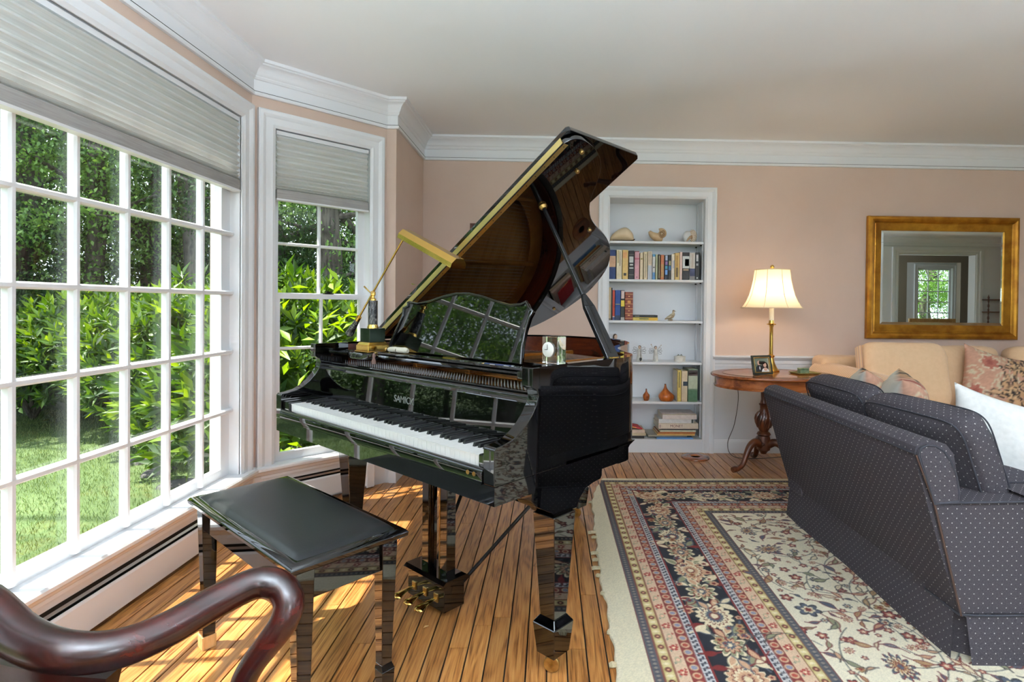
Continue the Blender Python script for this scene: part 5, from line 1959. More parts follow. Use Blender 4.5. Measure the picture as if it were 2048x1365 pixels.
# rounded end facing on the back
EP = sx([(1.205, 0.690), (1.212, 0.712), (1.232, 0.722), (1.258, 0.720), (1.288, 0.702), (1.314, 0.664), (1.332, 0.616), (1.341, 0.566), (1.338, 0.540), (1.262, 0.530)])
MB().prism(EP[::-1], SY0 - 0.006, SY0 + 0.014, ext).build('back_end_panel', M['dotted'], sofa, bevel=0.006, seg=2, smooth=40, uv='box')
epl = [(a, SY0 - 0.004, b) for a, b in EP]
MB().tube(epl, 0.004, 6, closed=True).build('piping', M['piping_dark'], sofa)
MB().tube([(1.199 - 1.4, SY0, 0.690), (1.262 - 1.4, SY0 - .002, 0.528), (1.358 - 1.4, SY0 - .002, 0.162)], 0.0035, 6).build('seam', M['seam_brown'], sofa)
MB().tube([(1.196 - 1.4, SY0, 0.693), (1.196 - 1.4, SY1, 0.693)], 0.0035, 6).build('piping', M['piping_dark'], sofa)
# base and end below the back
MB().prism(sx([(1.262, 0.530), (1.358, 0.162), (2.16, 0.162), (2.16, 0.535), (1.345, 0.535)])[::-1][::-1], SY0 + 0.0, SY0 + 0.17, ext).build('end_panel', M['dotted'], sofa, bevel=0.010, seg=2, smooth=40, uv='box')
MB().prism(sx([(1.34, 0.162), (2.16, 0.162), (2.16, 0.535), (1.34, 0.535)]), SY1 - 0.17, SY1, ext).build('end_panel', M['dotted'], sofa, bevel=0.012, seg=2, smooth=40, uv='box')
MB().box(-0.05, 0.74, SY0 + 0.17, SY1 - 0.17, 0.162, 0.36).build('seat_base', M['dotted'], sofa, uv='box')
MB().tube([(-0.125, SY0 - 0.004, 0.533), (0.2, SY0 - 0.004, 0.539), (0.74, SY0 - 0.004, 0.537)], 0.0042, 6).build('piping', M['piping_dark'], sofa)
for k, yc in enumerate((0.43, 0.90)):
    box_cushion('seat_cushion', 0.47, 0.60, 0.20, M['dotted'], sofa, Matrix.Translation((0.42, yc, 0.455)) @ Matrix.Rotation(PI / 2, 4, 'Z') @ Matrix.Rotation(PI / 2, 4, 'X'), piping=M['piping_dark'], seed=k)
# skirt with an open kick pleat at the near corner
sk = MB()
sk.grid(lambda a, b: (-0.045 - 0.016 * b - 0.006 * b * math.sin(a * 9), SY0 + 0.030 + (SY1 - 0.03) * a - 0.012 * b * (1 - a), 0.164 - 0.162 * b), 30, 4)
sk.build('skirt', M['dotted'], sofa, smooth=60, uv='box')
sk = MB()
sk.grid(lambda a, b: (-0.028 + 0.012 * b + 0.79 * a, SY0 - 0.004 - 0.016 * b - 0.004 * b * math.sin(a * 8), 0.164 - 0.162 * b), 20, 4)
sk.build('skirt', M['dotted'], sofa, smooth=60, uv='box')
MB().add([(-0.045, SY0 + 0.06, 0.16), (0.03, SY0 + 0.015, 0.16), (0.035, SY0 + 0.015, 0.006), (-0.05, SY0 + 0.075, 0.006)], [(0, 1, 2, 3)]).build('skirt_pleat', M['dotted'], sofa, uv='box')
MB().tube([(-0.045, SY1, 0.164), (-0.046, SY0, 0.164), (0.0, SY0 - 0.006, 0.165), (0.76, SY0 - 0.006, 0.164)], 0.004, 6).build('piping', M['piping_dark'], sofa)
# loose back cushions
for k, (yc, lab) in enumerate(((0.335, 'near'), (0.915, 'far'))):
    box_cushion('back_cushion', 0.56, 0.40, 0.135, M['dotted'], sofa, place((0.098 - 0.015 * k, yc + (0.0 if k else 0.03), 0.612 + 0.012 * k), -PI / 2 + (0.10 if not k else 0.03), math.radians(20)), piping=M['piping_dark'], seed=3 + k, puff=0.012)
MB().grid(lambda a, b: (0.185 + 0.22 * a, SY0 - 0.014 - 0.004 * math.sin(a * 7), 0.545 - 0.115 * b + 0.004 * math.sin(a * 5)), 12, 6).build('arm_cover', M['dotted'], sofa, smooth=60, uv='box')
MB().grid(lambda a, b: (0.185 + 0.22 * a, SY0 - 0.014 + 0.17 * b, 0.548), 4, 4).build('arm_cover', M['dotted'], sofa, smooth=60, uv='box')


def throw_pillow(name, label, w, h, t, mat, M4, seed=0, pinch=0.10, pat=None, back=None, piping=None, group=None):
    mb, edge = pillow_pts(w, h, t, 40, 40, pinch, 2.4, seed)
    o = mb.build(name, mat, None, smooth=70)
    if pat is not None:
        me_ = o.data
        co = np.empty(len(me_.vertices) * 3)
        me_.vertices.foreach_get('co', co)
        co = co.reshape(-1, 3)
        rgb = pat.sample(co[:, 0] + w / 2, co[:, 2] + h / 2)
        if back is not None:
            rgb = np.where((co[:, 1] > 0.004)[:, None], np.array(lin(*back)[:3]), rgb)
        set_colors(me_, rgb)
    o.matrix_world = M4
    tag(o, label, 'pillow', group)
    if piping:
        MB().tube(edge, 0.004, 6, closed=True).build('piping', piping, o, smooth=60)
    return o


throw_pillow('throw_pillow', 'plain white pillow behind the near cushion of the dotted loveseat', 0.50, 0.44, 0.17, M['white_cloth'], place((1.835, 2.16, 0.600), math.radians(-24), math.radians(-12), math.radians(13)), 4, 0.14)


def floral_canvas(w, h, seed):
    c = Canvas(w, h, 0.005, (196, 150, 126))
    r_ = random.Random(seed)
    for _ in range(26):
        x, y = r_.uniform(0, w), r_.uniform(0, h)
        c.flower(x, y, r_.uniform(.03, .06), 5, [(1.0, (206, 190, 160)), (0.8, (196, 146, 122)), (0.4, (206, 190, 160))], r_.uniform(0, 6), 0.3)
    for (x, y, R) in ((0.30 * w, 0.72 * h, 0.10 * w), (0.78 * w, 0.16 * h, 0.10 * w), (0.16 * w, 0.25 * h, 0.09 * w)):
        c.flower(x, y, R * 1.35, 7, [(1.0, (210, 196, 168)), (0.82, (172, 104, 88)), (0.35, (150, 84, 72))], 0.5, 0.3)
    K = (44, 36, 34)
    for cx, cy, R in ((0.62 * w, 0.34 * h, 0.21 * w), (0.66 * w, 0.74 * h, 0.14 * w)):
        c.flower(cx, cy, R, 6, [(1.0, K), (0.90, (198, 156, 116)), (0.52, K), (0.44, (206, 170, 130)), (0.2, K)], 0.4, 0.62)
        for k in range(5):
            a = k * 1.3 + seed
            c.leaf(cx + math.cos(a) * R * 1.05, cy + math.sin(a) * R * 1.05, R * 0.8, R * 0.34, a, (200, 160, 124), K, 0.3)
            c.stroke([(cx, cy), (cx + math.cos(a) * R * 1.3, cy + math.sin(a + .2) * R * 1.3)], 0.006, K)
    pts = [(0.1 * w, 0.08 * h), (0.3 * w, 0.14 * h), (0.42 * w, 0.05 * h), (0.6 * w, 0.1 * h), (0.8 * w, 0.04 * h)]
    c.stroke([(p.x, p.y) for p in smooth_path([(a, b, 0) for a, b in pts], 6)], 0.010, K)
    c.speckle(0.2)
    return c


M['floral'] = attr_mat('floral_tapestry', 0.95, 0.2, 400.0)
fc = floral_canvas(0.50, 0.48, 2)
throw_pillow('throw_pillow', 'large rose floral tapestry pillow on the peach sofa below the mirror', 0.46, 0.46, 0.15, M['floral'], place((3.12, 3.86, 0.655), math.radians(-4), math.radians(-18), math.radians(16)), 6, 0.12, fc)
throw_pillow('throw_pillow', 'rose floral pillow with grey linen back, nearer of the pair behind the dotted cushions', 0.40, 0.38, 0.24, M['floral'], place((1.86, 2.90, 0.640), math.radians(60), math.radians(-5), math.radians(-3)), 7, 0.16, fc, (196, 192, 180))
throw_pillow('throw_pillow', 'rose floral pillow with grey linen back, farther of the pair beside the peach sofa arm', 0.38, 0.38, 0.22, M['floral'], place((1.79, 3.12, 0.640), math.radians(64), math.radians(-5), math.radians(3)), 8, 0.16, fc, (196, 192, 180))

# peach sofa against the back wall
ps = thing('peach_sofa', 'peach cotton sofa with striped roll arm against the back wall', 'sofa', (2.0, 3.40, 0))
MB().box(0.06, 2.95, 0.78, 1.0, 0.14, 0.80).build('back', M['beige_cloth'], ps, bevel=0.05, seg=3)
MB().box(0.02, 2.95, 0.10, 0.90, 0.10, 0.34).build('seat_base', M['beige_cloth'], ps, bevel=0.02, seg=2)
for k in range(3):
    MB().box(0.26 + k * 0.86, 0.26 + k * 0.86 + 0.845, 0.06, 0.80, 0.335, 0.475).build('seat_cushion', M['beige_cloth'], ps, bevel=0.035, seg=3)
for x_ in (0.13, 2.92):
    a_ = MB()
    pts = [(x_, -0.10, 0.60), (x_, 0.3, 0.605), (x_, 0.6, 0.61), (x_, 0.92, 0.62)]
    a_.tube(pts, [0.140, 0.142, 0.142, 0.136], 24)
    a_.box(x_ - 0.10, x_ + 0.10, -0.08, 0.92, 0.10, 0.60)
    a_.build('arm', M['striped'], ps, smooth=50, uv=lambda x, y, z: (y, z))
    MB().lathe([(0.118, 0.0), (0.118, 0.010), (0.105, 0.018), (0.0, 0.020)], 24, (x_, -0.098, 0.60), axis=(0, -1, 0)).build('arm_facing', M['striped'], ps, smooth=40, uv=lambda x, y, z: (x, z))
for x_, y_ in ((0.10, 0.14), (0.10, 0.9), (2.85, 0.14), (2.85, 0.9)):
    MB().taper((x_, y_, 0.0), (0.022, 0.022), (x_, y_, 0.10), (0.03, 0.03)).build('leg', M['table_dark'], ps)
for k, (x_, ya) in enumerate(((0.47, -0.16), (1.02, 0.04), (1.68, 0.0), (2.36, 0.0))):
    c_ = box_cushion('back_cushion', 0.60 if k else 0.56, 0.46, 0.17, M['beige_cloth'], ps, place((x_ if k else 0.475, 0.66 if k else 0.47, 0.67 if k else 0.700), ya, math.radians(-14)), piping=None, seed=20 + k)
    if k == 0:
        mb = MB().grid(lambda a, b: (-0.2835 - 0.004 * math.sin(PI * a), (a - 0.5) * 0.125, (b - 0.5) * 0.40), 8, 12)
        mb.build('striped_band', M['striped_side'], c_, smooth=60, uv=lambda x, y, z: (y * 1.0 + 0.5, z))


# ================================================================== SIDE TABLE, LAMP AND WHAT STANDS ON IT
TX, TY, TZ = 1.575, 3.93, 0.700
tbl = thing('pedestal_table', 'oval mahogany pedestal table with inlaid top beside the bookcase', 'table', (TX, TY, 0))
RXT, RYT = 0.43, 0.32
TOP = [(0.0, TZ), (0.78, TZ), (0.985, TZ), (1.0, TZ - 0.006), (1.0, TZ - 0.014), (0.985, TZ - 0.02), (0.955, TZ - 0.024), (0.0, TZ - 0.024)]


def oval(prof, seg=48):
    mb = MB().lathe([(r, z) for r, z in prof], seg)
    return mb.xf(lambda x, y, z: (x * RXT, y * RYT, z))


oval(TOP[1:-1] + [(0.3, TZ - 0.024)]).build('top', M['table_wood'], tbl, smooth=40)
M['inlay'] = wood('burl_inlay', lin(150, 84, 34), lin(182, 112, 52), lin(200, 130, 66), axis=1, scale=0.6, rough=0.18, coat=0.4)
oval([(0.80, TZ - 0.002), (0.80, TZ + 0.0006), (0.0, TZ + 0.0006)]).build('top_inlay', M['inlay'], tbl)
MB().xf(lambda *p: p)
ring = MB().tube([(0.81 * RXT * math.cos(a * 2 * PI / 60), 0.81 * RYT * math.sin(a * 2 * PI / 60), TZ + 0.0002) for a in range(60)], 0.0022, 5, closed=True)
ring.build('top_banding', M['table_dark'], tbl)
oval([(0.93, TZ - 0.024), (0.93, TZ - 0.075), (0.95, TZ - 0.080), (0.94, TZ - 0.092), (0.89, TZ - 0.092), (0.89, TZ - 0.024)]).build('apron', M['table_wood'], tbl, smooth=40)
PED = [(0.055, 0.612), (0.055, 0.600), (0.030, 0.592), (0.024, 0.56), (0.022, 0.50), (0.028, 0.475), (0.038, 0.468), (0.030, 0.455), (0.028, 0.43), (0.036, 0.41), (0.050, 0.385), (0.056, 0.35), (0.052, 0.315),
       (0.036, 0.285), (0.030, 0.272), (0.044, 0.262), (0.050, 0.25), (0.040, 0.24), (0.046, 0.22), (0.046, 0.14), (0.030, 0.128), (0.020, 0.11), (0.0, 0.105)]
MB().lathe(PED[::-1], 20, (-0.02, 0.09, 0)).build('pedestal', M['table_dark'], tbl, smooth=40)
cvd = MB()
for k in range(10):
    a = k * 2 * PI / 10
    pts = [(-0.02 + math.cos(a + (z - .3) * 3) * r, 0.09 + math.sin(a + (z - .3) * 3) * r, z) for z, r in ((0.30, .046), (0.33, .055), (0.36, .058), (0.385, .053), (0.41, .040))]
    cvd.tube(pts, [0.004, 0.008, 0.009, 0.008, 0.004], 6)
cvd.build('carving', M['table_dark'], tbl, smooth=50)
MB().box(-0.13, 0.10, -0.10, 0.22, 0.606, 0.626).build('top_block', M['table_dark'], tbl)
for a in (205, 325, 85):
    ar = math.radians(a)
    dx, dy = math.cos(ar), math.sin(ar)
    pts = smooth_path([(r * dx - 0.02, r * dy + 0.09, z) for r, z in ((0.03, 0.175), (0.08, 0.20), (0.13, 0.175), (0.165, 0.115), (0.195, 0.055), (0.235, 0.030), (0.27, 0.028), (0.29, 0.024))], 4)
    lgo = MB().tube(pts, lerp_list([0.030, 0.028, 0.025, 0.021, 0.018, 0.018, 0.023, 0.020], 0, len(pts)), 10).build('leg', M['table_dark'], tbl, smooth=60)
MB().lathe([(0.013, 0), (0.010, 0.006), (0, 0.008)], 10, (-0.02 - 0.02, 0.09 - 0.047, 0.185), axis=(-0.4, -1, 0)).build('rosette', M['table_dark'], tbl)

LX, LY = 1.615, 4.06
lamp = thing('table_lamp', 'lit brass candlestick lamp with cream bell shade', 'lamp', (LX, LY, TZ))
B_ = [(0.060, 0.0006), (0.062, 0.010), (0.052, 0.018), (0.044, 0.028), (0.030, 0.055), (0.022, 0.085), (0.020, 0.10), (0.026, 0.108), (0.026, 0.116), (0.014, 0.124)]
MB().lathe(B_ + [(0.0, 0.126)], 28).build('base', M['brass'], lamp, smooth=40)
MB().lathe([(0.014, 0.120), (0.0125, 0.26), (0.0125, 0.32), (0.016, 0.33), (0.016, 0.336), (0.032, 0.340), (0.034, 0.346), (0.020, 0.350), (0.018, 0.372), (0.0, 0.374)], 24).build('column', M['brass'], lamp, smooth=40)
MB().lathe([(0.0165, 0.372), (0.0165, 0.462), (0.0, 0.464)], 20).build('candle_sleeve', M['candle'], lamp, smooth=40)
MB().ellipsoid((0, 0, 0.50), (0.024, 0.024, 0.036), 12, 8).build('bulb', emitter('lamp_bulb', (1.0, 0.80, 0.55, 1), 4.0), lamp, smooth=60)
SHD = [(0.214, 0.462), (0.200, 0.478), (0.180, 0.51), (0.160, 0.555), (0.146, 0.605), (0.134, 0.660), (0.127, 0.710), (0.124, 0.738)]
seg = 48
mb = MB()
v = []
for k in range(seg):
    a = 2 * PI * k / seg
    sc = 1.0 - 0.012 * abs(math.sin(a * 4)) ** 0.5
    for r, z in SHD:
        v.append((r * sc * math.cos(a), r * sc * math.sin(a), z))
n_ = len(SHD)
mb.add(v, [(k * n_ + i, ((k + 1) % seg) * n_ + i, ((k + 1) % seg) * n_ + i + 1, k * n_ + i + 1) for k in range(seg) for i in range(n_ - 1)])
shade = mb.build('shade', M['lampshade'], lamp, smooth=60)
for k in range(8):
    a = 2 * PI * k / 8 + 0.16
    MB().tube([(r * 1.004 * math.cos(a), r * 1.004 * math.sin(a), z) for r, z in SHD], 0.0022, 5).build('shade_rib', M['lamp_trim'], shade, smooth=60)
for r, z in ((0.2145, 0.463), (0.1245, 0.738)):
    MB().tube([(r * math.cos(2 * PI * k / 48), r * math.sin(2 * PI * k / 48), z) for k in range(48)], 0.0036, 6, closed=True).build('shade_braid', M['lamp_trim'], shade, smooth=60)
hp_ = MB()
hp_.tube(smooth_path([(0.0, 0, 0.46), (0.045, 0, 0.50), (0.055, 0, 0.58), (0.03, 0, 0.68), (0, 0, 0.735)], 5), 0.0018, 5)
hp_.tube(smooth_path([(0.0, 0, 0.46), (-0.045, 0, 0.50), (-0.055, 0, 0.58), (-0.03, 0, 0.68), (0, 0, 0.735)], 5), 0.0018, 5)
hp_.tube([(-0.122, 0, 0.735), (0.122, 0, 0.735)], 0.0015, 5)
hp_.build('harp', M['brass'], lamp)
MB().lathe([(0.004, 0.735), (0.006, 0.745), (0.013, 0.752), (0.015, 0.762), (0.010, 0.772), (0.0, 0.776)], 16).build('finial', M['brass'], lamp, smooth=50)
pl_ = bpy.data.lights.new('lamp_light', 'POINT')
pl_.energy = 1.7
pl_.color = (1.0, 0.80, 0.58)
pl_.shadow_soft_size = 0.035
plo = bpy.data.objects.new('lamp_light', pl_)
COL.objects.link(plo)
plo.parent = lamp
plo.location = (0, 0, 0.56)

cord = smooth_path([(1.60, 4.13, 0.698), (1.50, 4.30, 0.69), (1.46, 4.33, 0.62), (1.475, 4.34, 0.45), (1.45, 4.35, 0.25), (1.40, 4.35, 0.10), (1.43, 4.30, 0.012), (1.60, 4.26, 0.008), (1.85, 4.32, 0.008), (2.1, 4.38, 0.012)], 6)
tag(MB().tube(cord, 0.0028, 6).build('lamp_cord', plain('brown_cord', lin(74, 66, 58), 0.6), smooth=60), 'thin lamp cord hanging behind the pedestal table', 'cord')

# framed photo: man in a dark suit and woman in white
pf_ = thing('photo_frame', 'small dark frame with gilt edge holding a couple photo', 'photo frame', (1.468, 3.83, TZ + 0.001), math.radians(14))
PFW, PFH = 0.155, 0.135
pt_ = Matrix.Rotation(math.radians(-14), 4, 'X')


def frame_bars(w, h, bw, d, y0=0.0):
    mb = MB()
    mb.box(-w / 2, w / 2, y0 - d, y0, 0, bw).box(-w / 2, w / 2, y0 - d, y0, h - bw, h).box(-w / 2, -w / 2 + bw, y0 - d, y0, bw, h - bw).box(w / 2 - bw, w / 2, y0 - d, y0, bw, h - bw)
    return mb


for nm, w_, h_, bw, dz, mt in (('frame', PFW, PFH, 0.016, 0.012, plain('dark_green_frame', lin(40, 44, 34), 0.3)), ('frame_lip', PFW - 0.028, PFH - 0.028, 0.006, 0.014, M['old_brass'])):
    mb = frame_bars(w_, h_, bw, dz)
    zoff = (PFH - h_) / 2
    mb.xf(lambda x, y, z: tuple(pt_ @ Vector((x, y, z + zoff))))
    mb.build(nm, mt, pf_, bevel=0.0015)
cw, chh = PFW - 0.032, PFH - 0.032
pc = Canvas(cw, chh, 0.0012, (96, 104, 84))
pc.paint(ALL, (pc.Y > chh * 0.55).astype(float), (120, 128, 110))
pc.paint(ALL, (pc.X > cw * 0.9).astype(float), (170, 160, 140))
pc.flower(cw * 0.34, chh * 0.16, 0.030, 2, [(1.0, (34, 34, 40))], 0, 0.05, 1.3)
pc.leaf(cw * 0.36, chh * 0.30, 0.030, 0.010, PI / 2, (230, 228, 224))
pc.flower(cw * 0.34, chh * 0.66, 0.0155, 2, [(1.0, (70, 52, 42)), (0.86, (206, 164, 140))], 0, 0.02, 1.2)
pc.flower(cw * 0.70, chh * 0.40, 0.026, 2, [(1.0, (48, 32, 26))], 0, 0.05, 1.35)
pc.flower(cw * 0.70, chh * 0.02, 0.030, 2, [(1.0, (236, 232, 226))], 0, 0.05, 1.0)
pc.flower(cw * 0.70, chh * 0.50, 0.0125, 2, [(1.0, (222, 178, 154))], 0, 0.02, 1.2)
pc.flower(cw * 0.72, chh * 0.22, 0.014, 2, [(1.0, (222, 180, 156))], 0, 0.02, 0.8)
mb = MB().grid(lambda a, b: tuple(pt_ @ Vector(((a - .5) * cw, -0.0045, 0.016 + b * chh))), pc.nx - 1, pc.ny - 1)
po = mb.build('photograph', attr_mat('photo_print', 0.2, coat=0.5), pf_)
set_colors(po.data, pc.a.reshape(-1, 3))
MB().box(-PFW / 2 + 0.004, PFW / 2 - 0.004, -0.004, -0.001, 0.004, PFH - 0.004).xf(lambda x, y, z: tuple(pt_ @ Vector((x, y, z)))).build('backing', M['satin_black'], pf_)
MB().add([(-0.02, 0.0, 0.09), (0.02, 0.0, 0.09), (0.02, 0.07, 0.001), (-0.02, 0.07, 0.001), (-0.02, 0.02, 0.094), (0.02, 0.02, 0.094), (0.02, 0.073, 0.003), (-0.02, 0.073, 0.003)],
         [(0, 1, 2, 3), (7, 6, 5, 4), (0, 4, 5, 1), (1, 5, 6, 2), (2, 6, 7, 3), (3, 7, 4, 0)]).build('easel', M['satin_black'], pf_)

tr_ = thing('small_tray', 'shallow greenish brass tray on the pedestal table', 'tray', (1.80, 3.92, TZ + 0.001), 0.2)
M['patina'] = mottled('green_patina_brass', lin(122, 118, 66), lin(150, 140, 80), 20.0, rough=0.4, metal=0.5)
MB().box(-0.075, 0.075, -0.05, 0.05, 0.0, 0.003).build('plate', M['patina'], tr_)
MB().sweep([(-0.075, -0.05), (0.075, -0.05), (0.075, 0.05), (-0.075, 0.05)], [(0, 0), (0.006, 0.004), (0.012, 0.009), (0.010, 0.011), (0.002, 0.004)], side=-1, closed=True).build('rim', M['patina'], tr_)
bx = thing('trinket_box', 'little green box standing on the brass tray', 'box', (1.795, 3.93, TZ + 0.0042), 0.1)
gm = mottled('green_enamel', lin(96, 116, 84), lin(132, 146, 112), 60.0, rough=0.35)
MB().box(-0.033, 0.033, -0.022, 0.022, 0.0, 0.026).build('body', gm, bx, bevel=0.002)
MB().box(-0.034, 0.034, -0.023, 0.023, 0.0265, 0.036).build('lid', gm, bx, bevel=0.003)

# ================================================================== WALL THINGS
mi = thing('wall_mirror', 'large gilt-framed mirror hanging above the peach sofa', 'mirror', (3.141, 4.452, 0.926), 0)
MW, MH = 1.23, 0.978
prof = [(0.0, 0.0), (0.0, -0.030), (0.010, -0.040), (0.026, -0.044), (0.042, -0.038), (0.052, -0.026), (0.058, -0.024), (0.062, -0.026), (0.100, -0.020), (0.112, -0.018), (0.114, -0.010), (0.114, 0.0)]
mb = MB().sweep([(-MW / 2, 0.0), (MW / 2, 0.0), (MW / 2, MH), (-MW / 2, MH)], prof, side=1, closed=True)
mb.xf(lambda a, b, c: (a, c, b)).build('frame', M['gilt'], mi, smooth=25)
g0 = 0.112
mb = MB().box(-MW / 2 + g0 + 0.022, MW / 2 - g0 - 0.022, -0.0105, -0.002, g0 + 0.022, MH - g0 - 0.022)
mb.build('glass', M['mirror'], mi)
bev = MB().sweep([(-MW / 2 + g0, g0), (MW / 2 - g0, g0), (MW / 2 - g0, MH - g0), (-MW / 2 + g0, MH - g0)], [(0.0, -0.0085), (0.022, -0.0105), (0.022, -0.003), (0.0, -0.003)], side=1, closed=True)
bev.xf(lambda a, b, c: (a, c, b)).build('glass_bevel', M['mirror'], mi)

sp = thing('small_picture', 'small dark-framed picture half hidden behind the piano lid', 'picture', (-0.535, 4.452, 1.60), 0)
mb = MB().sweep([(-0.095, 0.0), (0.095, 0.0), (0.095, 0.20), (-0.095, 0.20)], [(0, 0), (0, -.016), (.010, -.018), (.014, -.012), (.018, -.012), (.022, -.016), (.026, -.008), (.026, 0)], side=1, closed=True)
mb.xf(lambda a, b, c: (a, c, b)).build('frame', M['frame_dark'], sp)
MB().box(-0.07, 0.07, -0.004, -0.001, 0.025, 0.175).build('mat_board', plain('pale_mat', lin(206, 196, 190), 0.8), sp)
MB().box(-0.045, 0.045, -0.006, -0.004, 0.05, 0.15).build('print', mottled('faded_print', lin(150, 130, 110), lin(190, 170, 150), 30.0), sp)

dsc = thing('wooden_ring', 'round flat wooden ring lying on the floor by the bookcase', 'disc', (1.135, 4.30, 0.0005))
MB().lathe([(0.036, 0.002), (0.036, 0.012), (0.044, 0.0145), (0.095, 0.012), (0.105, 0.008), (0.107, 0.002)], 36).build('ring', M['table_wood'], dsc, smooth=40)
MB().lathe([(0.036, 0.004), (0.0, 0.004)], 24).build('recess', M['table_dark'], dsc)

# reflected things in the far rooms
bn = thing('hall_bench', 'light wooden spindle-back bench reflected in the mirror', 'bench', (9.1, -4.35, 0))
MB().box(-0.75, 0.75, 0.32, 0.36, 0.86, 0.95).build('top_rail', M['pine'], bn, bevel=0.01)
MB().box(-0.75, 0.75, -0.12, 0.34, 0.42, 0.46).build('seat', M['pine'], bn)
for i in range(11):
    MB().tube([(-0.68 + i * 0.136, 0.33, 0.46), (-0.68 + i * 0.136, 0.34, 0.87)], 0.010, 6).build('spindle', M['table_dark'], bn)
for a in (-0.7, 0.7):
    for b in (-0.08, 0.3):
        MB().box(a - .025, a + .025, b - .025, b + .025, 0, 0.42).build('leg', M['pine'], bn)
wn = thing('corner_shelf', 'dark turned-post hanging shelf reflected in the mirror', 'shelf', (8.06, REAR + 0.005, 0.90), 0)
for z_, w_ in ((0.0, 0.16), (0.22, 0.20), (0.44, 0.20)):
    MB().prism([(-w_, 0.0), (w_, 0.0), (w_, 0.10), (w_ * .5, 0.16), (-w_ * .5, 0.16), (-w_, 0.10)], z_, z_ + 0.016).build('shelf_board', M['table_dark'], wn)
for sx_ in (-0.13, 0.13):
    for z_ in (0.016, 0.236):
        MB().lathe([(0.010, 0), (0.016, 0.03), (0.008, 0.06), (0.018, 0.10), (0.008, 0.15), (0.014, 0.18), (0.010, 0.204)], 10, (sx_, 0.09, z_)).build('spindle', M['table_dark'], wn, smooth=50)
    MB().lathe([(0.010, 0), (0.018, 0.03), (0.006, 0.07), (0.0, 0.10)], 10, (sx_, 0.09, 0.456)).build('finial', M['table_dark'], wn, smooth=50)

# fill lights added out of view to brighten the rooms, shaped as floor lamps
for k, (x_, y_, zc_, e_) in enumerate(((0.85, -0.85, 1.45, 1.0), (3.3, -0.75, 1.45, 0.5), (5.95, -2.0, 1.5, 0.5), (6.9, -4.2, 1.5, 0.9))):
    cl = thing('added_fill_globe', ('added fill-light globe on a pole behind the viewer', 'added fill-light globe on a pole right of the viewer', 'added fill-light globe on a pole in the hall', 'added fill-light globe on a pole in the far room')[k], 'lamp', (x_, y_, 0.0005))
    MB().lathe([(0.14, 0.0), (0.14, 0.012), (0.03, 0.022), (0.0, 0.022)], 28).build('base', M['brass'], cl, smooth=40)
    MB().tube([(0, 0, 0.02), (0, 0, zc_ - 0.16)], 0.010, 10).build('pole', M['brass'], cl)
    MB().ellipsoid((0, 0, zc_), (0.19, 0.19, 0.18), 28, 18).build('globe', emitter('fill_globe_light', (0.82, 0.92, 1.0, 1), FILL_GLOBE_E * e_), cl, smooth=60)
for k, (x_, y_, e_) in enumerate(((-0.25, -0.35, 1.0), (2.7, 0.10, 0.36))):  # uplights added out of frame to brighten ceiling and room by bounce
    cl = thing('added_uplight', ('added brass fill uplighter just behind the viewer', 'added brass fill uplighter right of the viewer')[k], 'lamp', (x_, y_, 0.0005))
    MB().lathe([(0.15, 0.0), (0.15, 0.012), (0.03, 0.022), (0.0, 0.022)], 28).build('base', M['brass'], cl, smooth=40)
    MB().tube([(0, 0, 0.02), (0, 0, 1.44)], 0.012, 10).build('pole', M['brass'], cl)
    MB().lathe([(0.02, 1.43), (0.10, 1.455), (0.17, 1.51), (0.19, 1.54), (0.186, 1.541), (0.166, 1.514), (0.10, 1.462), (0.0, 1.45)], 30).build('bowl', M['brass'], cl, smooth=40)
    MB().lathe([(0.16, 1.512), (0.0, 1.512)], 28).build('light_disc', emitter('fill_uplight', (0.74, 0.88, 1.0, 1), FILL_UPLIGHT_E * e_), cl)


# ================================================================== BUILT-IN BOOKCASE
BKY = 4.705
bc = thing('built_in_bookcase', 'white built-in bookcase with five open shelves in the back wall', 'bookcase', (0.847, 4.455, 0))
bx0, bx1 = BC0 - 0.847, BC1 - 0.847
FR = 0.0
MB().box(bx0 - 0.01, bx1 + 0.01, BKY - 4.455, BKY - 4.455 + 0.02, 0.0, 2.03).build('back_panel', M['trim'], bc)
MB().box(bx0 - 0.015, bx0 + 0.001, 0.0, 0.255, 0.0, 2.03).build('side_panel', M['trim'], bc)
MB().box(bx1 - 0.001, bx1 + 0.015, 0.0, 0.255, 0.0, 2.03).build('side_panel', M['trim'], bc)
MB().box(bx0 - 0.01, bx1 + 0.01, 0.0, 0.255, 2.018, 2.035).build('top_panel', M['trim'], bc)
MB().box(bx0, bx1, -0.004, 0.25, 0.0, 0.106).build('plinth', M['trim'], bc)
casing_mb(bx0, bx1, 0.0, 2.020, 0.088).build('casing', M['trim'], bc, smooth=25)
SHZ = [0.403, 0.718, 1.050, 1.378, 1.683]
for z in SHZ:
    MB().box(bx0 + 0.003, bx1 - 0.003, 0.012, 0.248, z - 0.020, z).build('shelf', M['trim'], bc, bevel=0.004, seg=2)
for x_ in (bx1 - 0.004,):
    for y_ in (0.05, 0.20):
        MB().box(x_ - 0.003, x_ + 0.004, y_, y_ + 0.016, 0.11, 2.0).build('shelf_standard', M['steel'] if False else M['trim'], bc)
        for z in SHZ:
            MB().box(x_ - 0.016, x_ + 0.002, y_ + 0.003, y_ + 0.013, z - 0.030, z - 0.021).build('shelf_clip', M['dark_metal'], bc)
M['paper'] = mottled('book_pages', lin(228, 220, 200), lin(212, 202, 180), 90.0, rough=0.9, stretch=(1, 1, 0.02))
_bm = {}


def cloth(c, rough=0.55):
    k = (c, rough)
    if k not in _bm:
        _bm[k] = mottled('book_cover', lin(*[max(0, v - 8) for v in c]), lin(*[min(255, v + 6) for v in c]), 40.0, rough=rough)
    return _bm[k]


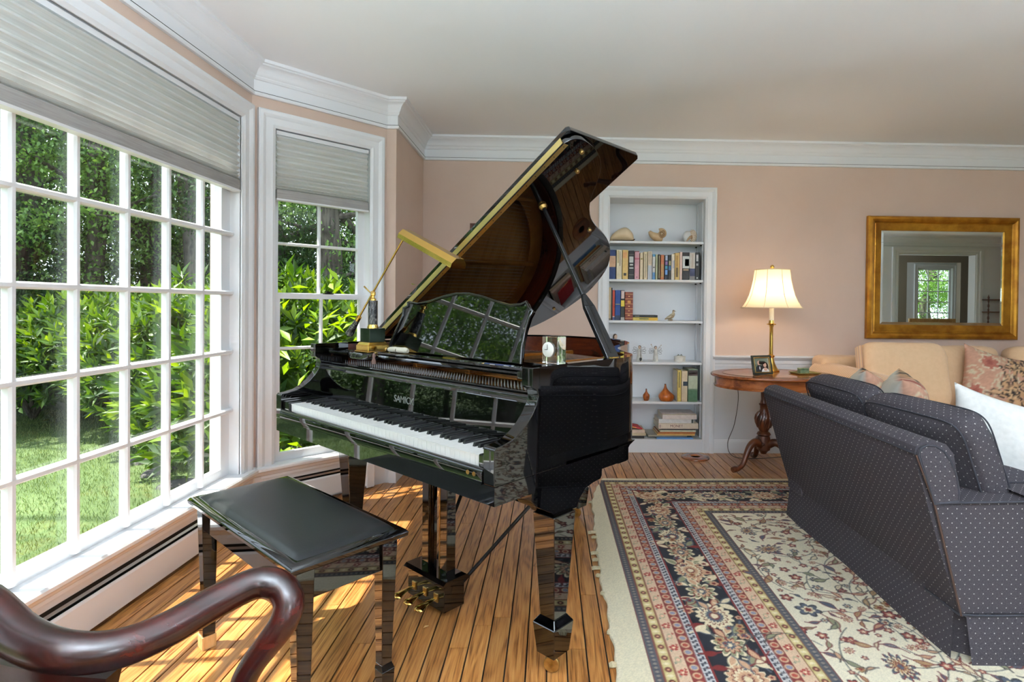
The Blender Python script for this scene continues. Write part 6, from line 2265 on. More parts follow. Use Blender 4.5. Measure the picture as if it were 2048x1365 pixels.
def book(x0, x1, z0, h, depth, cover, label, bands=(), yf=0.03, lean=0.0, text=None, tcol=(230, 220, 190), tsize=None, vert=True, group='books in the bookcase'):
    """upright book, spine to the room; bands = (z0, z1, colour[, x0, x1]) as fractions of the spine"""
    w = x1 - x0
    t = thing('book', label, 'book', ((x0 + x1) / 2, 4.455 + yf, z0 + 0.0005), 0, group)
    if lean:
        t.rotation_euler = (0, lean, 0)
    hw = w / 2 - 0.0006
    c = MB()
    c.box(-hw, hw, 0, 0.0022, 0, h).box(-hw, -hw + 0.0022, 0.0022, depth, 0, h).box(hw - 0.0022, hw, 0.0022, depth, 0, h)
    c.build('cover', cloth(cover), t, bevel=0.0008)
    MB().box(-hw + 0.0022, hw - 0.0022, 0.0022, depth - 0.004, 0.003, h - 0.003).build('pages', M['paper'], t)
    for b in bands:
        xa, xb = (b[3], b[4]) if len(b) > 3 else (0.0, 1.0)
        MB().box(-hw + 2 * hw * xa, -hw + 2 * hw * xb, -0.0005, 0.0, h * b[0], h * b[1]).build('spine_print', cloth(b[2], 0.5), t)
    if text:
        sz = tsize or w * 0.5
        text_mesh('title', text, sz, cloth(tcol, 0.4), t, (0, -0.0008, h * 0.55), (PI / 2, PI / 2 if vert else 0, 0), 0.0002)
    return t


def px_x(p):
    return 0.471 + (p - 1219.5) * (1.224 - 0.471) / (1409.0 - 1219.5)


NV, IV = (22, 48, 100), (226, 212, 180)
Z2 = SHZ[3]
R1 = [  # left px, right px, height, colour, label, bands
    (1219.5, 1232.5, .228, NV, 'navy book with a tan label panel, leftmost of the second shelf', [(.41, .79, (206, 164, 128))]),
    (1234, 1245, .228, (230, 216, 184), 'cream book with dim vertical lettering beside the navy book', [(.55, .98, (176, 150, 96), .2, .38), (.45, .95, (150, 136, 116), .55, .72)]),
    (1246, 1257.5, .228, (220, 184, 112), 'ochre book with a round black emblem low on its spine', [(.72, .92, (222, 160, 98), .05, .8), (.12, .21, (40, 38, 30), .2, .7)]),
    (1258.5, 1269.5, .224, (32, 26, 24), 'black book with a small grey portrait on its spine', [(.58, .79, (196, 196, 190), .1, .85), (.48, .53, (220, 218, 210), .2, .8), (.37, .41, (220, 218, 210), .1, .9), (.86, .87, (150, 140, 120)), (.15, .16, (170, 160, 140))]),
    (1270.5, 1280, .220, (214, 160, 168), 'pink book on the second shelf', [(.97, 1.0, (110, 34, 40)), (.70, .76, (192, 100, 116)), (.06, .09, (90, 50, 60), .4, .6)]),
    (1281.5, 1287.5, .208, (226, 206, 172), 'thin cream book with a small olive mark right of the pink book', [(.74, .80, (150, 140, 60), .2, .8)]),
    (1289, 1296, .216, (228, 210, 174), 'thin ivory book with dark vertical title', [(.06, .92, (128, 110, 88), .42, .60)]),
    (1297, 1305.5, .220, (222, 208, 182), 'ivory book speckled above and pale grey below', [(.0, .5, (196, 200, 206)), (.55, .98, (196, 180, 156), .2, .8)]),
    (1306.5, 1312, .198, (216, 214, 208), 'thin white book with blue top and bottom', [(.0, .28, (92, 142, 190)), (.90, 1.0, (88, 150, 190)), (.46, .50, (40, 40, 46), .2, .8)]),
    (1313, 1317, .196, (180, 180, 144), 'thin sage green book', [(.03, .97, (166, 166, 124), .6, .9)]),
    (1318, 1322, .198, (46, 34, 24), 'thin dark brown book with pale lettering', [(.06, .94, (176, 156, 112), .3, .7)]),
    (1323, 1330, .194, (186, 108, 66), 'terracotta paperback with a golden figure', [(.10, .62, (178, 142, 84), .1, .9)]),
    (1330.8, 1338, .192, (26, 30, 46), 'black paperback with tall pale blue letters', [(.78, .98, (176, 186, 204), .2, .85), (.60, .74, (150, 116, 168), .2, .85), (.44, .56, (84, 168, 190), .2, .85), (.20, .40, (110, 160, 220), .2, .85)]),
    (1338.5, 1344, .194, (40, 36, 34), 'thin black and blue paperback', [(.38, .55, (54, 104, 150)), (.58, .76, (170, 160, 110), .2, .9)]),
    (1344.5, 1351, .200, (222, 212, 196), 'off-white book with faint grey picture', [(.45, .75, (176, 180, 192), .4, .95)]),
    (1352, 1361, .210, (216, 184, 116), 'golden book with block lettering', [(.48, .90, (176, 136, 64), .2, .7), (.10, .46, (104, 84, 48), .2, .7)]),
    (1361.5, 1366.5, .218, (230, 200, 186), 'thin pale pink book', []),
    (1367, 1381, .216, (42, 40, 42), 'thick black book with a blue and white picture', [(.42, .86, (206, 210, 206)), (.50, .76, (64, 128, 166), .35, .95), (.33, .40, (150, 132, 104), .1, .9)]),
    (1381.5, 1392.5, .214, (206, 202, 192), 'white and dark blue jacketed book', [(.14, .42, (44, 50, 82)), (.0, .14, (120, 116, 116)), (.45, .95, (190, 178, 164), .3, .7)]),
    (1393, 1401.5, .216, (40, 38, 40), 'black book with white lettering, rightmost of the second shelf', [(.68, .92, (190, 190, 190), .2, .7), (.52, .60, (150, 150, 150), .2, .7), (.05, .10, (220, 220, 214), .35, .6)]),
]
for a, b, h, c, lab, bd in R1:
    book(px_x(a), px_x(b), Z2, h * 1.02, 0.155, c, lab, bd, yf=0.024)
Z3 = SHZ[2]
R2 = [(1218.6, 1224, .262, (208, 186, 146), 'tall thin tan book at the left of the third shelf', [(.0, .06, (120, 110, 96))], 0.020),
      (1224.2, 1226.8, .258, (34, 32, 32), 'very thin black book beside the tall tan one', [(.1, .9, (90, 90, 86), .3, .6)], 0.022),
      (1227.2, 1231.6, .240, (196, 74, 52), 'thin red book with a blue foot', [(.0, .10, (70, 84, 130)), (.10, .13, (214, 206, 196))], 0.022),
      (1232.2, 1243, .240, (24, 66, 134), 'blue jacketed book with a gold line', [(.52, .54, (186, 172, 92), .05, .95), (.0, .16, (30, 44, 72))], 0.022),
      (1243.8, 1251.4, .240, (44, 42, 36), 'black book with yellow middle and floral top', [(.46, .66, (232, 208, 76)), (.72, .98, (206, 184, 176), .05, .9), (.0, .10, (190, 182, 172))], 0.024),
      (1252, 1268, .226, (122, 46, 20), 'thick tan leather book with gilt bands', [(.915, .93, (226, 170, 110)), (.745, .765, (226, 170, 110)), (.57, .585, (226, 170, 110)), (.40, .415, (226, 170, 110)), (.235, .25, (226, 170, 110)), (.06, .075, (226, 170, 110)), (.83, .86, (232, 190, 130), .4, .6), (.60, .70, (206, 136, 62), .3, .7), (.48, .51, (232, 190, 130), .4, .6), (.32, .35, (232, 190, 130), .4, .6), (.16, .20, (220, 168, 104), .35, .65)], 0.018)]
for a, b, h, c, lab, bd, yf in R2:
    book(px_x(a), px_x(b), Z3, h * 1.0, 0.165, c, lab, bd, yf=yf)


def flat_book(x0, x1, z0, th, depth, cover, label, bands=(), yf=0.012, yaw=0.0, text=None, tcol=(120, 50, 60), tsize=0.02, soft=False, group='books lying flat in the bookcase'):
    """book lying flat, spine to the room"""
    t = thing('book', label, 'book', ((x0 + x1) / 2, 4.455 + yf + depth / 2, z0 + 0.0004), yaw, group)
    hw, hd = (x1 - x0) / 2, depth / 2
    k = 0.0022 if not soft else 0.0009
    c = MB().box(-hw, hw, -hd, -hd + k, 0, th).box(-hw, hw, -hd + k, hd, 0, k).box(-hw, hw, -hd + k, hd, th - k, th)
    c.build('cover', cloth(cover), t, bevel=0.0006)
    MB().box(-hw + 0.003, hw - 0.003, -hd + k, hd - 0.003, k, th - k).build('pages', M['paper'], t)
    for b in bands:
        MB().box(-hw + 2 * hw * b[0], -hw + 2 * hw * b[1], -hd - 0.0005, -hd, th * (b[3] if len(b) > 3 else 0.12), th * (b[4] if len(b) > 4 else 0.88)).build('spine_print', cloth(b[2], .5), t)
    if text:
        text_mesh('title', text, tsize, cloth(tcol, .5), t, (-hw * 0.10, -hd - 0.0008, th * 0.5), (PI / 2, 0, 0), 0.0002)
    return t


flat_book(px_x(1268.2), px_x(1318.5), Z3, 0.024, 0.125, (214, 182, 70), 'yellow paperback lying flat under the black one', [(.02, .25, (214, 190, 96)), (.25, .63, (120, 124, 84), .35, .75), (.64, .98, (226, 176, 56))], 0.022, soft=True)
flat_book(px_x(1267.6), px_x(1318.0), Z3 + 0.0245, 0.019, 0.125, (30, 26, 24), 'black paperback lying flat on the yellow one', [(.09, .27, (150, 140, 116), .35, .65), (.70, .86, (84, 76, 62), .4, .6)], 0.022, soft=True, text='The Missing Wife' if False else None)

# shells on the top shelf
Z1 = SHZ[4]
sh1 = thing('sea_shell', 'large smooth cream shell at the left of the top shelf', 'shell', (0.578, 4.54, Z1), 0)


def vol(a, b):
    th, u = a * 2 * PI, b
    x = (u - 0.5) * 0.20
    env = (max(0.0, math.sin(PI * min(1, u * 1.0))) ** 0.42) * (0.62 + 0.38 * min(1.0, u * 1.5))
    z = 0.006 + 0.058 * env * (1 + math.sin(th)) * 1.0
    return (x + 0.012 * math.cos(th) * env, 0.055 * env * math.cos(th), max(z, 0.001))


MB().grid(vol, 24, 22).build('body', M['porcelain'], sh1, smooth=70)
MB().tube(smooth_path([(-0.08, -0.036, 0.005), (0.0, -0.050, 0.004), (0.075, -0.040, 0.006), (0.10, -0.02, 0.02)], 5), 0.004, 6).build('lip', plain('dark_shell_lip', lin(70, 48, 36), 0.4), sh1)


def spiral_shell(t, mat1, mat2, R, turns, k, width, tilt=0.0, mouth=True):
    """flat-coiled shell in the x-z plane, opening towards -x"""
    mb = MB()
    n = 70
    pts, rad = [], []
    for i in range(n + 1):
        u = i / n
        a = u * turns * 2 * PI
        r = R * math.exp(-k * (1 - u) * turns)
        pts.append((r * 0.62 * math.cos(a + PI * 0.9), -width * (1 - u) * 0.35, r * 0.62 * math.sin(a + PI * 0.9)))
        rad.append(max(0.0012, r * 0.44))
    return pts, rad


st1 = mottled('tan_snail_shell', lin(150, 112, 76), lin(206, 174, 132), 6.0, rough=0.3, stretch=(1, 1, 4))
sh2 = thing('sea_shell', 'brown coiled snail shell in the middle of the top shelf', 'shell', (0.866, 4.535, Z1 + 0.001), 0)
pts, rad = spiral_shell(sh2, None, None, 0.072, 2.6, 0.62, 0.05)
zmin = min(p[2] - r for p, r in zip(pts, rad))
MB().tube([(p[0] + 0.028, p[1] - 0.01, p[2] - zmin) for p, r in zip(pts[:52], rad)], rad[:52], 14).build('coil', st1, sh2, smooth=70)
wb = smooth_path([(0.030, 0.02, 0.036), (-0.01, 0.005, 0.040), (-0.045, 0.0, 0.058), (-0.068, 0.0, 0.086)], 5)
MB().tube(wb, lerp_list([0.034, 0.036, 0.026, 0.010], 0, len(wb)), 16).build('body_whorl', mottled('pale_snail_shell', lin(214, 186, 146), lin(180, 140, 100), 5.0, rough=0.3), sh2, smooth=70)
mb = MB()
for i in range(0, 50):
    p = pts[i]
    mb.v.append((p[0] + 0.028, p[1] - rad[i] * 0.98 - 0.0105, p[2] - zmin))
MB().tube(mb.v[8:50:2], 0.0022, 5).build('suture_line', plain('dark_suture', lin(84, 58, 38), 0.5), sh2, smooth=60)


def make_tiger():
    t = NT('tiger_striped_shell').set(rough=0.28)
    tc = t.n('ShaderNodeTexCoord')
    sp_ = t.n('ShaderNodeSeparateXYZ')
    t.l(tc.outputs['Object'], sp_.inputs[0])
    nz = t.noise(t.coords((1, 1, 1)), 25.0, 2.0)
    ma = t.n('ShaderNodeMath', operation='MULTIPLY_ADD', i1=0.025)
    t.l(nz.outputs[0], ma.inputs[0])
    t.l(sp_.outputs[2], ma.inputs[2])
    s2_ = t.n('ShaderNodeMath', operation='MULTIPLY_ADD', i1=0.5)
    t.l(sp_.outputs[0], s2_.inputs[0])
    t.l(ma.outputs[0], s2_.inputs[2])
    mu = t.n('ShaderNodeMath', operation='MULTIPLY', i1=620.0)
    t.l(s2_.outputs[0], mu.inputs[0])
    si = t.n('ShaderNodeMath', operation='SINE')
    t.l(mu.outputs[0], si.inputs[0])
    t.l(t.ramp(si.outputs[0], [(0.42, lin(232, 220, 198)), (0.6, lin(138, 84, 46))]), t.p.inputs['Base Color'])
    return t.m


sh3 = thing('sea_shell', 'striped nautilus shell at the right of the top shelf', 'shell', (1.135, 4.53, Z1 + 0.001), 0.25)
MB().ellipsoid((0.016, 0, 0.052), (0.036, 0.026, 0.052), 20, 14).build('whorl', make_tiger(), sh3, smooth=70)
MB().ellipsoid((-0.030, 0.004, 0.046), (0.040, 0.024, 0.045), 18, 12).build('body', plain('white_nautilus', lin(222, 222, 222), 0.3), sh3, smooth=70)
mb = MB().tube(smooth_path([(-0.050, -0.020, 0.004), (-0.030, -0.026, 0.030), (-0.008, -0.024, 0.046), (0.000, -0.016, 0.030)], 5), lerp_list([0.003, 0.010, 0.010, 0.006], 0, 16), 8)
mb.build('mouth', mottled('brown_shell_mouth', lin(150, 112, 76), lin(206, 180, 146), 30.0, rough=0.35), sh3, smooth=70)

# bird figurine on the third shelf
bd_ = thing('bird_figurine', 'small pale carved bird on the third shelf', 'figurine', (px_x(1345), 4.50, Z3 + 0.0005), 0)
bmat = mottled('pale_driftwood', lin(206, 192, 164), lin(150, 128, 100), 24.0, rough=0.6)
pp_ = smooth_path([(-0.046, 0, 0.010), (-0.022, 0, 0.022), (0.006, 0, 0.034), (0.022, 0, 0.050), (0.024, 0, 0.066), (0.022, 0, 0.076)], 5)
MB().tube(pp_, lerp_list([0.002, 0.011, 0.019, 0.016, 0.009, 0.008], 0, len(pp_)), 12).build('body', bmat, bd_, smooth=60)
MB().ellipsoid((0.026, 0, 0.078), (0.010, 0.008, 0.0085), 10, 8).tube([(0.033, 0, 0.078), (0.046, 0, 0.074)], [0.003, 0.0008], 6).build('head', mottled('dark_bird_head', lin(110, 90, 70), lin(170, 150, 124), 60.0), bd_, smooth=60)
MB().tube(smooth_path([(-0.046, -0.012, 0.014), (-0.014, -0.020, 0.028), (0.014, -0.014, 0.046)], 5), lerp_list([0.002, 0.008, 0.004], 0, 11), 8).build('wing', bmat, bd_, smooth=60)
MB().ellipsoid((0, 0, 0.006), (0.022, 0.014, 0.008), 12, 6).build('base', bmat, bd_, smooth=60)

# angels, box and figure on the fourth shelf
Z4 = SHZ[1]
whm = mottled('white_plaster', lin(222, 220, 214), lin(200, 196, 188), 40.0, rough=0.8)
hair = plain('brown_painted_hair', lin(70, 52, 42), 0.6)
wire = plain('grey_wire', lin(110, 106, 100), 0.4, 0.7)
skin = plain('pale_painted_face', lin(206, 178, 156), 0.6)


def wing(mb, s_, x0, z0, w_, h_):
    for k in range(3):
        a = 0.55 - k * 0.5
        cx, cz = x0 + s_ * math.cos(a) * w_ * .5, z0 + math.sin(a) * h_ * .6
        pts_ = [(cx + s_ * (math.cos(t_) * math.cos(a) * w_ * .5 - math.sin(t_) * math.sin(a) * h_ * .22), 0.012, cz + math.cos(t_) * math.sin(a) * h_ * .5 + math.sin(t_) * math.cos(a) * h_ * .22) for t_ in np.linspace(0, 2 * PI, 17)[:-1]]
        mb.tube(pts_, 0.0011, 4, closed=True)


an1 = thing('angel_figurine', 'white wire-winged angel figurine holding a dark shovel', 'figurine', (px_x(1284.5), 4.53, Z4 + 0.0005), 0)
MB().lathe([(0.026, 0.0), (0.026, 0.006), (0.020, 0.05), (0.014, 0.085), (0.010, 0.098), (0.0, 0.10)], 16).build('gown', whm, an1, smooth=50)
MB().ellipsoid((0, -0.002, 0.112), (0.0105, 0.010, 0.013), 12, 8).build('head', skin, an1, smooth=60)
MB().ellipsoid((0.002, 0.003, 0.115), (0.0125, 0.010, 0.0145), 12, 8).build('hair', hair, an1, smooth=60)
mb = MB()
wing(mb, -1, -0.008, 0.086, 0.046, 0.045)
wing(mb, 1, 0.008, 0.086, 0.046, 0.045)
mb.build('wings', wire, an1)
MB().tube([(0.006, -0.026, 0.100), (0.005, -0.030, 0.03)], 0.0022, 6).add([(-.004, -.033, .032), (.014, -.033, .032), (.015, -.033, .014), (.005, -.033, .002), (-.005, -.033, .014), (-.004, -.030, .032), (.014, -.030, .032), (.015, -.030, .014), (.005, -.030, .002), (-.005, -.030, .014)],
      [(0, 1, 2, 3, 4), (9, 8, 7, 6, 5), (0, 5, 6, 1), (1, 6, 7, 2), (2, 7, 8, 3), (3, 8, 9, 4), (4, 9, 5, 0)]).build('shovel', plain('dark_shovel', lin(44, 40, 38), 0.5), an1)
MB().tube([(-0.012, -0.008, 0.088), (0.0, -0.024, 0.082), (0.006, -0.026, 0.096)], 0.0035, 6).build('arms', whm, an1)
an2 = thing('angel_figurine', 'white wire-winged angel figurine with raised arms', 'figurine', (px_x(1317.5), 4.53, Z4 + 0.0005), 0)
MB().lathe([(0.022, 0.0), (0.020, 0.03), (0.016, 0.07), (0.012, 0.092), (0.008, 0.098), (0.0, 0.10)], 16).build('gown', whm, an2, smooth=50)
MB().ellipsoid((0, -0.003, 0.110), (0.0105, 0.010, 0.012), 12, 8).build('head', skin, an2, smooth=60)
MB().ellipsoid((0, 0.002, 0.1125), (0.0125, 0.010, 0.013), 12, 8).build('hair', hair, an2, smooth=60)
mb = MB()
wing(mb, -1, -0.010, 0.082, 0.044, 0.036)
wing(mb, 1, 0.010, 0.082, 0.044, 0.044)
mb.build('wings', wire, an2)
MB().tube([(-0.010, 0, 0.090), (-0.024, -0.004, 0.112), (-0.036, -0.006, 0.134)], [.0045, .0035, .003], 6).tube([(0.010, 0, 0.090), (0.026, -0.004, 0.112), (0.042, -0.006, 0.130)], [.0045, .0035, .003], 6).build('arms', whm, an2)
MB().ellipsoid((-0.037, -0.006, 0.137), (.005, .004, .005), 8, 6).ellipsoid((0.043, -0.006, 0.132), (.004, .004, .004), 8, 6).build('hands', skin, an2)
jb = thing('trinket_box', 'small pale oval box with leaf lid on the fourth shelf', 'box', (px_x(1367), 4.53, Z4 + 0.0005), 0)
MB().lathe([(0.046, 0.0), (0.046, 0.036), (0.0, 0.036)], 24, sy=0.6).build('body', whm, jb, smooth=40)
MB().lathe([(0.047, 0.0365), (0.047, 0.043), (0.030, 0.047), (0.0, 0.048)], 24, sy=0.6).build('lid', whm, jb, smooth=40)
MB().tube([(-0.022, 0, 0.048), (-0.012, -0.004, 0.056), (-0.002, 0, 0.050)], [.002, .006, .002], 6).tube([(0.022, 0, 0.048), (0.012, -0.004, 0.056), (0.002, 0, 0.050)], [.002, .006, .002], 6).build('leaf_ornament', plain('grey_leaf', lin(120, 118, 108), .6), jb, smooth=60)
wf = thing('woman_figurine', 'brown-haired figurine in cream and red behind the lid prop', 'figurine', (px_x(1235), 4.53, Z4 + 0.0005), 0)
MB().lathe([(0.034, 0.0), (0.034, 0.02), (0.026, 0.08), (0.022, 0.13), (0.026, 0.160), (0.018, 0.178), (0.0, 0.184)], 16).build('gown', mottled('cream_gown', lin(226, 208, 170), lin(206, 184, 146), 30.), wf, smooth=50)
MB().ellipsoid((0.002, -0.004, 0.198), (0.014, 0.013, 0.017), 12, 8).build('head', skin, wf, smooth=60)
MB().ellipsoid((-0.002, 0.003, 0.203), (0.017, 0.015, 0.018), 12, 8).tube([(-0.010, 0.004, 0.20), (-0.016, 0.004, 0.18)], [.011, .006], 8).build('hair', hair, wf, smooth=60)
MB().tube([(0.012, -0.02, 0.165), (0.026, -0.026, 0.158), (0.036, -0.024, 0.150)], [.012, .012, .008], 8).build('shawl', plain('red_shawl', lin(150, 36, 34), .7), wf, smooth=60)

# wooden gourds and books on the fifth shelf
Z5 = SHZ[0]
gw = wood('orange_gourd_wood', lin(120, 52, 14), lin(166, 84, 24), lin(196, 110, 40), axis=2, rough=0.3)
g1 = thing('wooden_gourd', 'small orange-brown carved wooden gourd', 'vase', (px_x(1299), 4.52, Z5 + 0.0005), 0)
MB().lathe([(0.018, 0.0), (0.021, 0.004), (0.027, 0.022), (0.0285, 0.036), (0.026, 0.048), (0.014, 0.062), (0.007, 0.074), (0.0055, 0.092), (0.0, 0.093)], 7).build('body', gw, g1, smooth=60)
MB().lathe([(0.0058, 0.090), (0.0058, 0.095), (0.0, 0.096)], 8).build('stem', M['table_dark'], g1)
g2 = thing('wooden_gourd', 'larger orange-brown carved wooden gourd leaning to one side', 'vase', (px_x(1337), 4.51, Z5 + 0.0005), 0)
mb = MB().lathe([(0.042, 0.0), (0.050, 0.006), (0.058, 0.026), (0.058, 0.044), (0.046, 0.060), (0.026, 0.080), (0.012, 0.102), (0.0075, 0.120), (0.0065, 0.134), (0.0, 0.135)], 9)
mb.xf(lambda x, y, z: (x * (1.0 + 0.25 * (x > 0)) + 0.10 * max(0, 0.06 - z) * 1.0, y, z)).build('body', gw, g2, smooth=50)
MB().lathe([(0.0068, 0.131), (0.0068, 0.137), (0.0, 0.138)], 8).build('stem', M['table_dark'], g2)
book(px_x(1360), px_x(1367.5), Z5, .250, 0.16, (216, 190, 100), 'yellow-spined book with its pale cover facing the gourds', [(.45, .95, (120, 104, 60), .3, .6)], yf=0.020)
book(px_x(1368), px_x(1380), Z5, .245, 0.17, (222, 202, 170), 'beige book with dark blotched lettering on the fifth shelf', [(.52, .66, (60, 72, 84), .25, 1.0)], yf=0.016)
book(px_x(1381), px_x(1400), Z5, .262, 0.19, (120, 140, 116), 'thick green landscape-jacketed book at the right of the fifth shelf', [(.80, .97, (58, 44, 40)), (.40, .80, (186, 194, 170)), (.02, .36, (84, 120, 90)), (.86, .89, (190, 160, 150), .1, .9)], yf=0.010)
o = [q for q in bpy.data.objects if q.get('label', '').startswith('yellow-spined')][0]
MB().box(-0.0195, -0.018, 0.003, 0.155, 0.001, 0.248).build('front_cover', cloth((214, 204, 186)), o)

# piles of books at the bottom
Z6 = 0.106
PILE = [  # left px, right px, thickness, depth, colour, label, yf, yaw
    (1318, 1392, .012, .235, (96, 140, 190), 'thin pale blue magazine at the bottom of the pile', 0.000, 0.0),
    (1302, 1381, .013, .215, (176, 166, 148), 'grey magazine near the bottom of the pile', 0.030, 0.02),
    (1320, 1396, .014, .220, (214, 170, 96), 'tan paperback with a green edge low in the pile', 0.012, -0.01),
    (1322, 1397, .014, .215, (170, 96, 40), 'orange-brown thin book in the pile', 0.010, 0.0),
    (1325, 1398, .014, .215, (204, 200, 170), 'pale sage thin book in the pile', 0.012, 0.01),
    (1328, 1398, .011, .21, (56, 50, 52), 'thin dark book just under the thick art book', 0.014, 0.0)]
z = Z6
for a, b, th, dp, c, lab, yf, yaw in PILE:
    flat_book(px_x(a), px_x(b), z, th, dp, c, lab, (), yf, yaw, soft=True)
    z += th + 0.0006
flat_book(px_x(1322), px_x(1402.5), z, 0.042, .23, (230, 212, 190), 'thick cream art book lettered in red in the middle of the pile', [(.02, .06, (190, 160, 150), .2, .8)], 0.006, 0.0, 'MONET', (124, 52, 58), 0.030)
z += 0.0426
flat_book(px_x(1323), px_x(1394), z, 0.032, .21, (226, 222, 218), 'white book on top of the red-lettered art book', [(.93, .985, (60, 66, 60), .05, .95)], 0.018)
z += 0.0326
flat_book(px_x(1330), px_x(1399), z, 0.040, .22, (230, 216, 208), 'pale pink-white book at the top of the pile', [(.0, 1.0, (150, 140, 90), .90, .99)], 0.010)
z = Z6
for a, b, th, dp, c, lab, yf in ((1232, 1294, .022, .17, (40, 34, 32), 'black book at the bottom of the left pile', 0.02), (1236, 1297, .022, .17, (206, 184, 150), 'tan book second from the bottom of the left pile', 0.015),
                                 (1234, 1295, .024, .17, (212, 186, 166), 'cream book with a red edge in the left pile', 0.018)):
    flat_book(px_x(a), px_x(b), z, th, dp, c, lab, (), yf)
    z += th + 0.0006
tg = thing('book', 'red magazine lying slanted on the left pile', 'book', (px_x(1264), 4.56, z + 0.022), 0.1, 'books lying flat in the bookcase')
tg.rotation_euler = (0, 0.2, 0.1)
MB().box(-0.10, 0.10, -0.08, 0.08, -0.002, 0.006).build('cover', cloth((196, 44, 50)), tg)
MB().box(-0.098, 0.098, -0.0795, 0.079, -0.0012, 0.0052).build('pages', M['paper'], tg)
MB().box(-0.02, 0.05, -0.081, -0.0802, 0.0, 0.005).build('spine_print', cloth((226, 190, 90)), tg)

# ================================================================== THINGS ON THE PIANO
lmp = thing('piano_lamp', 'brass piano lamp with black marble column and long brass hood', 'lamp', ploc(0.292, 0.290, 0.9505), -PA)
MB().box(-0.056, 0.056, -0.056, 0.056, 0.0, 0.006).box(-0.051, 0.051, -0.051, 0.051, 0.006, 0.030).taper((0, 0, 0.030), (0.049, 0.049), (0, 0, 0.044), (0.041, 0.041)).build('base', M['brass'], lmp, bevel=0.002)
MB().box(-0.038, 0.038, -0.038, 0.038, 0.044, 0.104).build('plinth', M['marble_green'], lmp, bevel=0.001)
MB().lathe([(0.024, 0.104), (0.024, 0.110), (0.021, 0.116), (0.021, 0.120)], 20).build('collar', M['brass'], lmp, smooth=40)
MB().lathe([(0.0205, 0.120), (0.0205, 0.226), (0.0, 0.226)], 20).build('column', M['marble'], lmp, smooth=40)
MB().lathe([(0.013, 0.226), (0.013, 0.234), (0.007, 0.238), (0.007, 0.246), (0.011, 0.250), (0.011, 0.264), (0.006, 0.268), (0.0, 0.270)], 16).build('swivel', M['brass'], lmp, smooth=40)
piv = Vector((0, 0, 0.262))
adir = Vector((0.205, 0.025, 0.238))
MB().tube([piv - adir * 0.50, piv + adir * 1.0], 0.0042, 10).build('arm_rod', M['brass'], lmp, smooth=50)
MB().tube([piv - adir * 0.46, piv - adir * 0.53], 0.011, 14).build('weight_collar', M['brass'], lmp, smooth=40)
MB().tube([piv - adir * 0.53, piv - adir * 0.80], [0.011, 0.019], 12).build('counterweight', M['marble'], lmp, smooth=40)
MB().tube([piv + Vector((-0.004, -0.012, 0)), piv + Vector((-0.030, -0.026, 0.026))], [0.003, 0.004], 8).tube([piv + Vector((-.012, .012, 0)), piv + Vector((.012, -.012, 0))], 0.006, 10).build('wing_screw', M['old_brass'], lmp, smooth=50)
s0, s1 = Vector((0.205, 0.025, 0.502)), Vector((0.560, 0.025, 0.362))
sa = (s1 - s0).normalized()
sv = Vector((0, 1, 0))
sn = sa.cross(sv).normalized()
if sn.z < 0:
    sn = -sn
hood_p = [(-0.036, -0.012), (-0.034, 0.006), (-0.018, 0.026), (0.018, 0.026), (0.034, 0.006), (0.036, -0.012), (0.034, -0.012), (0.032, 0.005), (0.017, 0.024), (-0.017, 0.024), (-0.032, 0.005), (-0.034, -0.012)]
mb = MB().prism(hood_p, 0.0, (s1 - s0).length, lambda p, q, a: tuple(s0 + sa * a + sv * p + sn * q))
mb.build('hood', M['brass'], lmp)
for e in (s0, s1 - sa * 0.002):
    MB().prism([(-0.034, -0.012), (-0.032, 0.005), (-0.017, 0.024), (0.017, 0.024), (0.032, 0.005), (0.034, -0.012)], 0.0, 0.002, lambda p, q, a: tuple(e + sa * a + sv * p + sn * q)).build('hood_end', M['brass'], lmp)
MB().tube([s0 + sa * 0.03 - sn * 0.002, s1 - sa * 0.03 - sn * 0.002], 0.010, 10).build('tube_bulb', plain('unlit_tube', lin(226, 226, 220), 0.3), lmp, smooth=50)
MB().tube([piv + adir * 0.97, s0 + sn * 0.012 + sa * 0.004], [0.006, 0.007], 8).build('hood_joint', M['old_brass'], lmp)

ck = thing('crystal_clock', 'small clock set in a clear crystal block on the piano rim', 'clock', ploc(1.380, 0.272, 0.980), -PA)
MB().box(-0.032, 0.032, -0.022, 0.022, 0.0, 0.088).build('crystal_block', M['crystal'], ck, bevel=0.004, seg=2)
MB().lathe([(0.024, 0.0), (0.024, -0.012), (0.0, -0.012)], 26, (-0.003, -0.0235, 0.046), axis=(0, -1, 0)).build('movement', M['steel'], ck, smooth=40)
MB().lathe([(0.0235, 0.0), (0.0235, 0.0025), (0.021, 0.004), (0.0, 0.004)], 26, (-0.003, -0.0235, 0.046), axis=(0, -1, 0)).build('dial', plain('clock_dial', lin(226, 226, 220), 0.3), ck, smooth=40)
MB().box(-0.0038, -0.0026, -0.0290, -0.0278, 0.046, 0.062).box(-0.014, -0.003, -0.0290, -0.0278, 0.0455, 0.0468).build('hands', M['dark_metal'], ck)

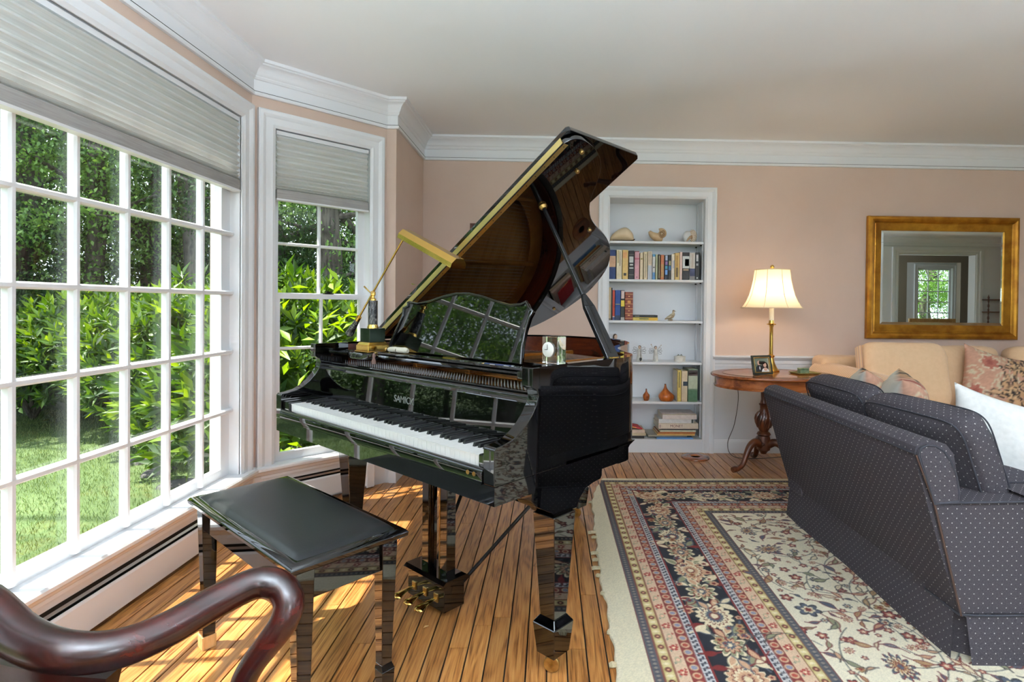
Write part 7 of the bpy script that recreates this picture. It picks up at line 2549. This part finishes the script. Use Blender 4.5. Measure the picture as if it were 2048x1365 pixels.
rl = thing('cloth_roll', 'small rolled cream cloth tied with cord on the music shelf', 'cloth roll', ploc(0.415, 0.300, 0.9665), -PA + 0.18)
pr = smooth_path([(-0.012, 0, 0), (0.0, 0, 0), (0.03, 0, 0.001), (0.06, 0.0, 0), (0.09, 0, 0), (0.105, 0, -0.002)], 5)
MB().tube(pr, lerp_list([0.006, 0.011, 0.0125, 0.012, 0.013, 0.008], 0, len(pr)), 12).build('roll', M['felt_white'], rl, smooth=60)
MB().lathe([(0.006, 0), (0.011, 0.004), (0.006, 0.012), (0.0, 0.014)], 10, (-0.016, 0, 0), axis=(-1, 0, 0)).build('knot', M['old_brass'], rl, smooth=50)
MB().tube(smooth_path([(0.045, 0, 0.0135), (0.045, -0.0135, 0), (0.045, 0, -0.0125)], 5), 0.0016, 5).build('cord', M['seam_brown'], rl)
ts = thing('tassel', 'small brown tassel hanging over the edge of the music shelf', 'tassel', ploc(0.375, 0.2465, 0.905), -PA)
MB().lathe([(0.002, 0.046), (0.007, 0.040), (0.008, 0.032), (0.005, 0.026), (0.010, 0.012), (0.011, 0.0), (0.0, 0.0)], 10).build('tassel_body', plain('brown_silk', lin(92, 66, 58), 0.6), ts, smooth=60)
MB().tube([(0, 0, 0.045), (0, 0.002, 0.050), (0.0, 0.012, 0.0525), (0.004, 0.03, 0.052)], 0.0015, 5).build('tassel_cord', M['seam_brown'], ts)
pn = thing('pencil', 'navy pencil with white lettering lying on the music shelf', 'pencil', ploc(1.04, 0.285, 0.9545), -PA + 0.02)
MB().tube([(0.0, 0, 0), (0.135, 0, 0)], 0.0038, 6).build('barrel', plain('navy_pencil', lin(34, 42, 74), 0.35), pn)
MB().tube([(-0.016, 0, 0), (0.0, 0, 0)], [0.0008, 0.0038], 6).build('point', M['pine'], pn)
MB().tube([(0.135, 0, 0), (0.147, 0, 0)], 0.004, 8).build('ferrule', M['steel'], pn)
MB().box(0.03, 0.055, -0.0041, -0.0036, -0.001, 0.001).box(0.10, 0.125, -0.0041, -0.0036, -0.001, 0.001).build('pencil_print', M['felt_white'], pn)
# tiny wood chip on the floor
tag(MB().tube([(0, 0, 0), (0.006, 0.004, 0.003), (0.016, 0.012, 0.001)], [0.001, 0.003, 0.0008], 6).build('leaf_scrap', M['pine'], loc=(-0.44, 2.02, 0.002)), 'tiny dry leaf scrap on the floor near the pedals', 'leaf')
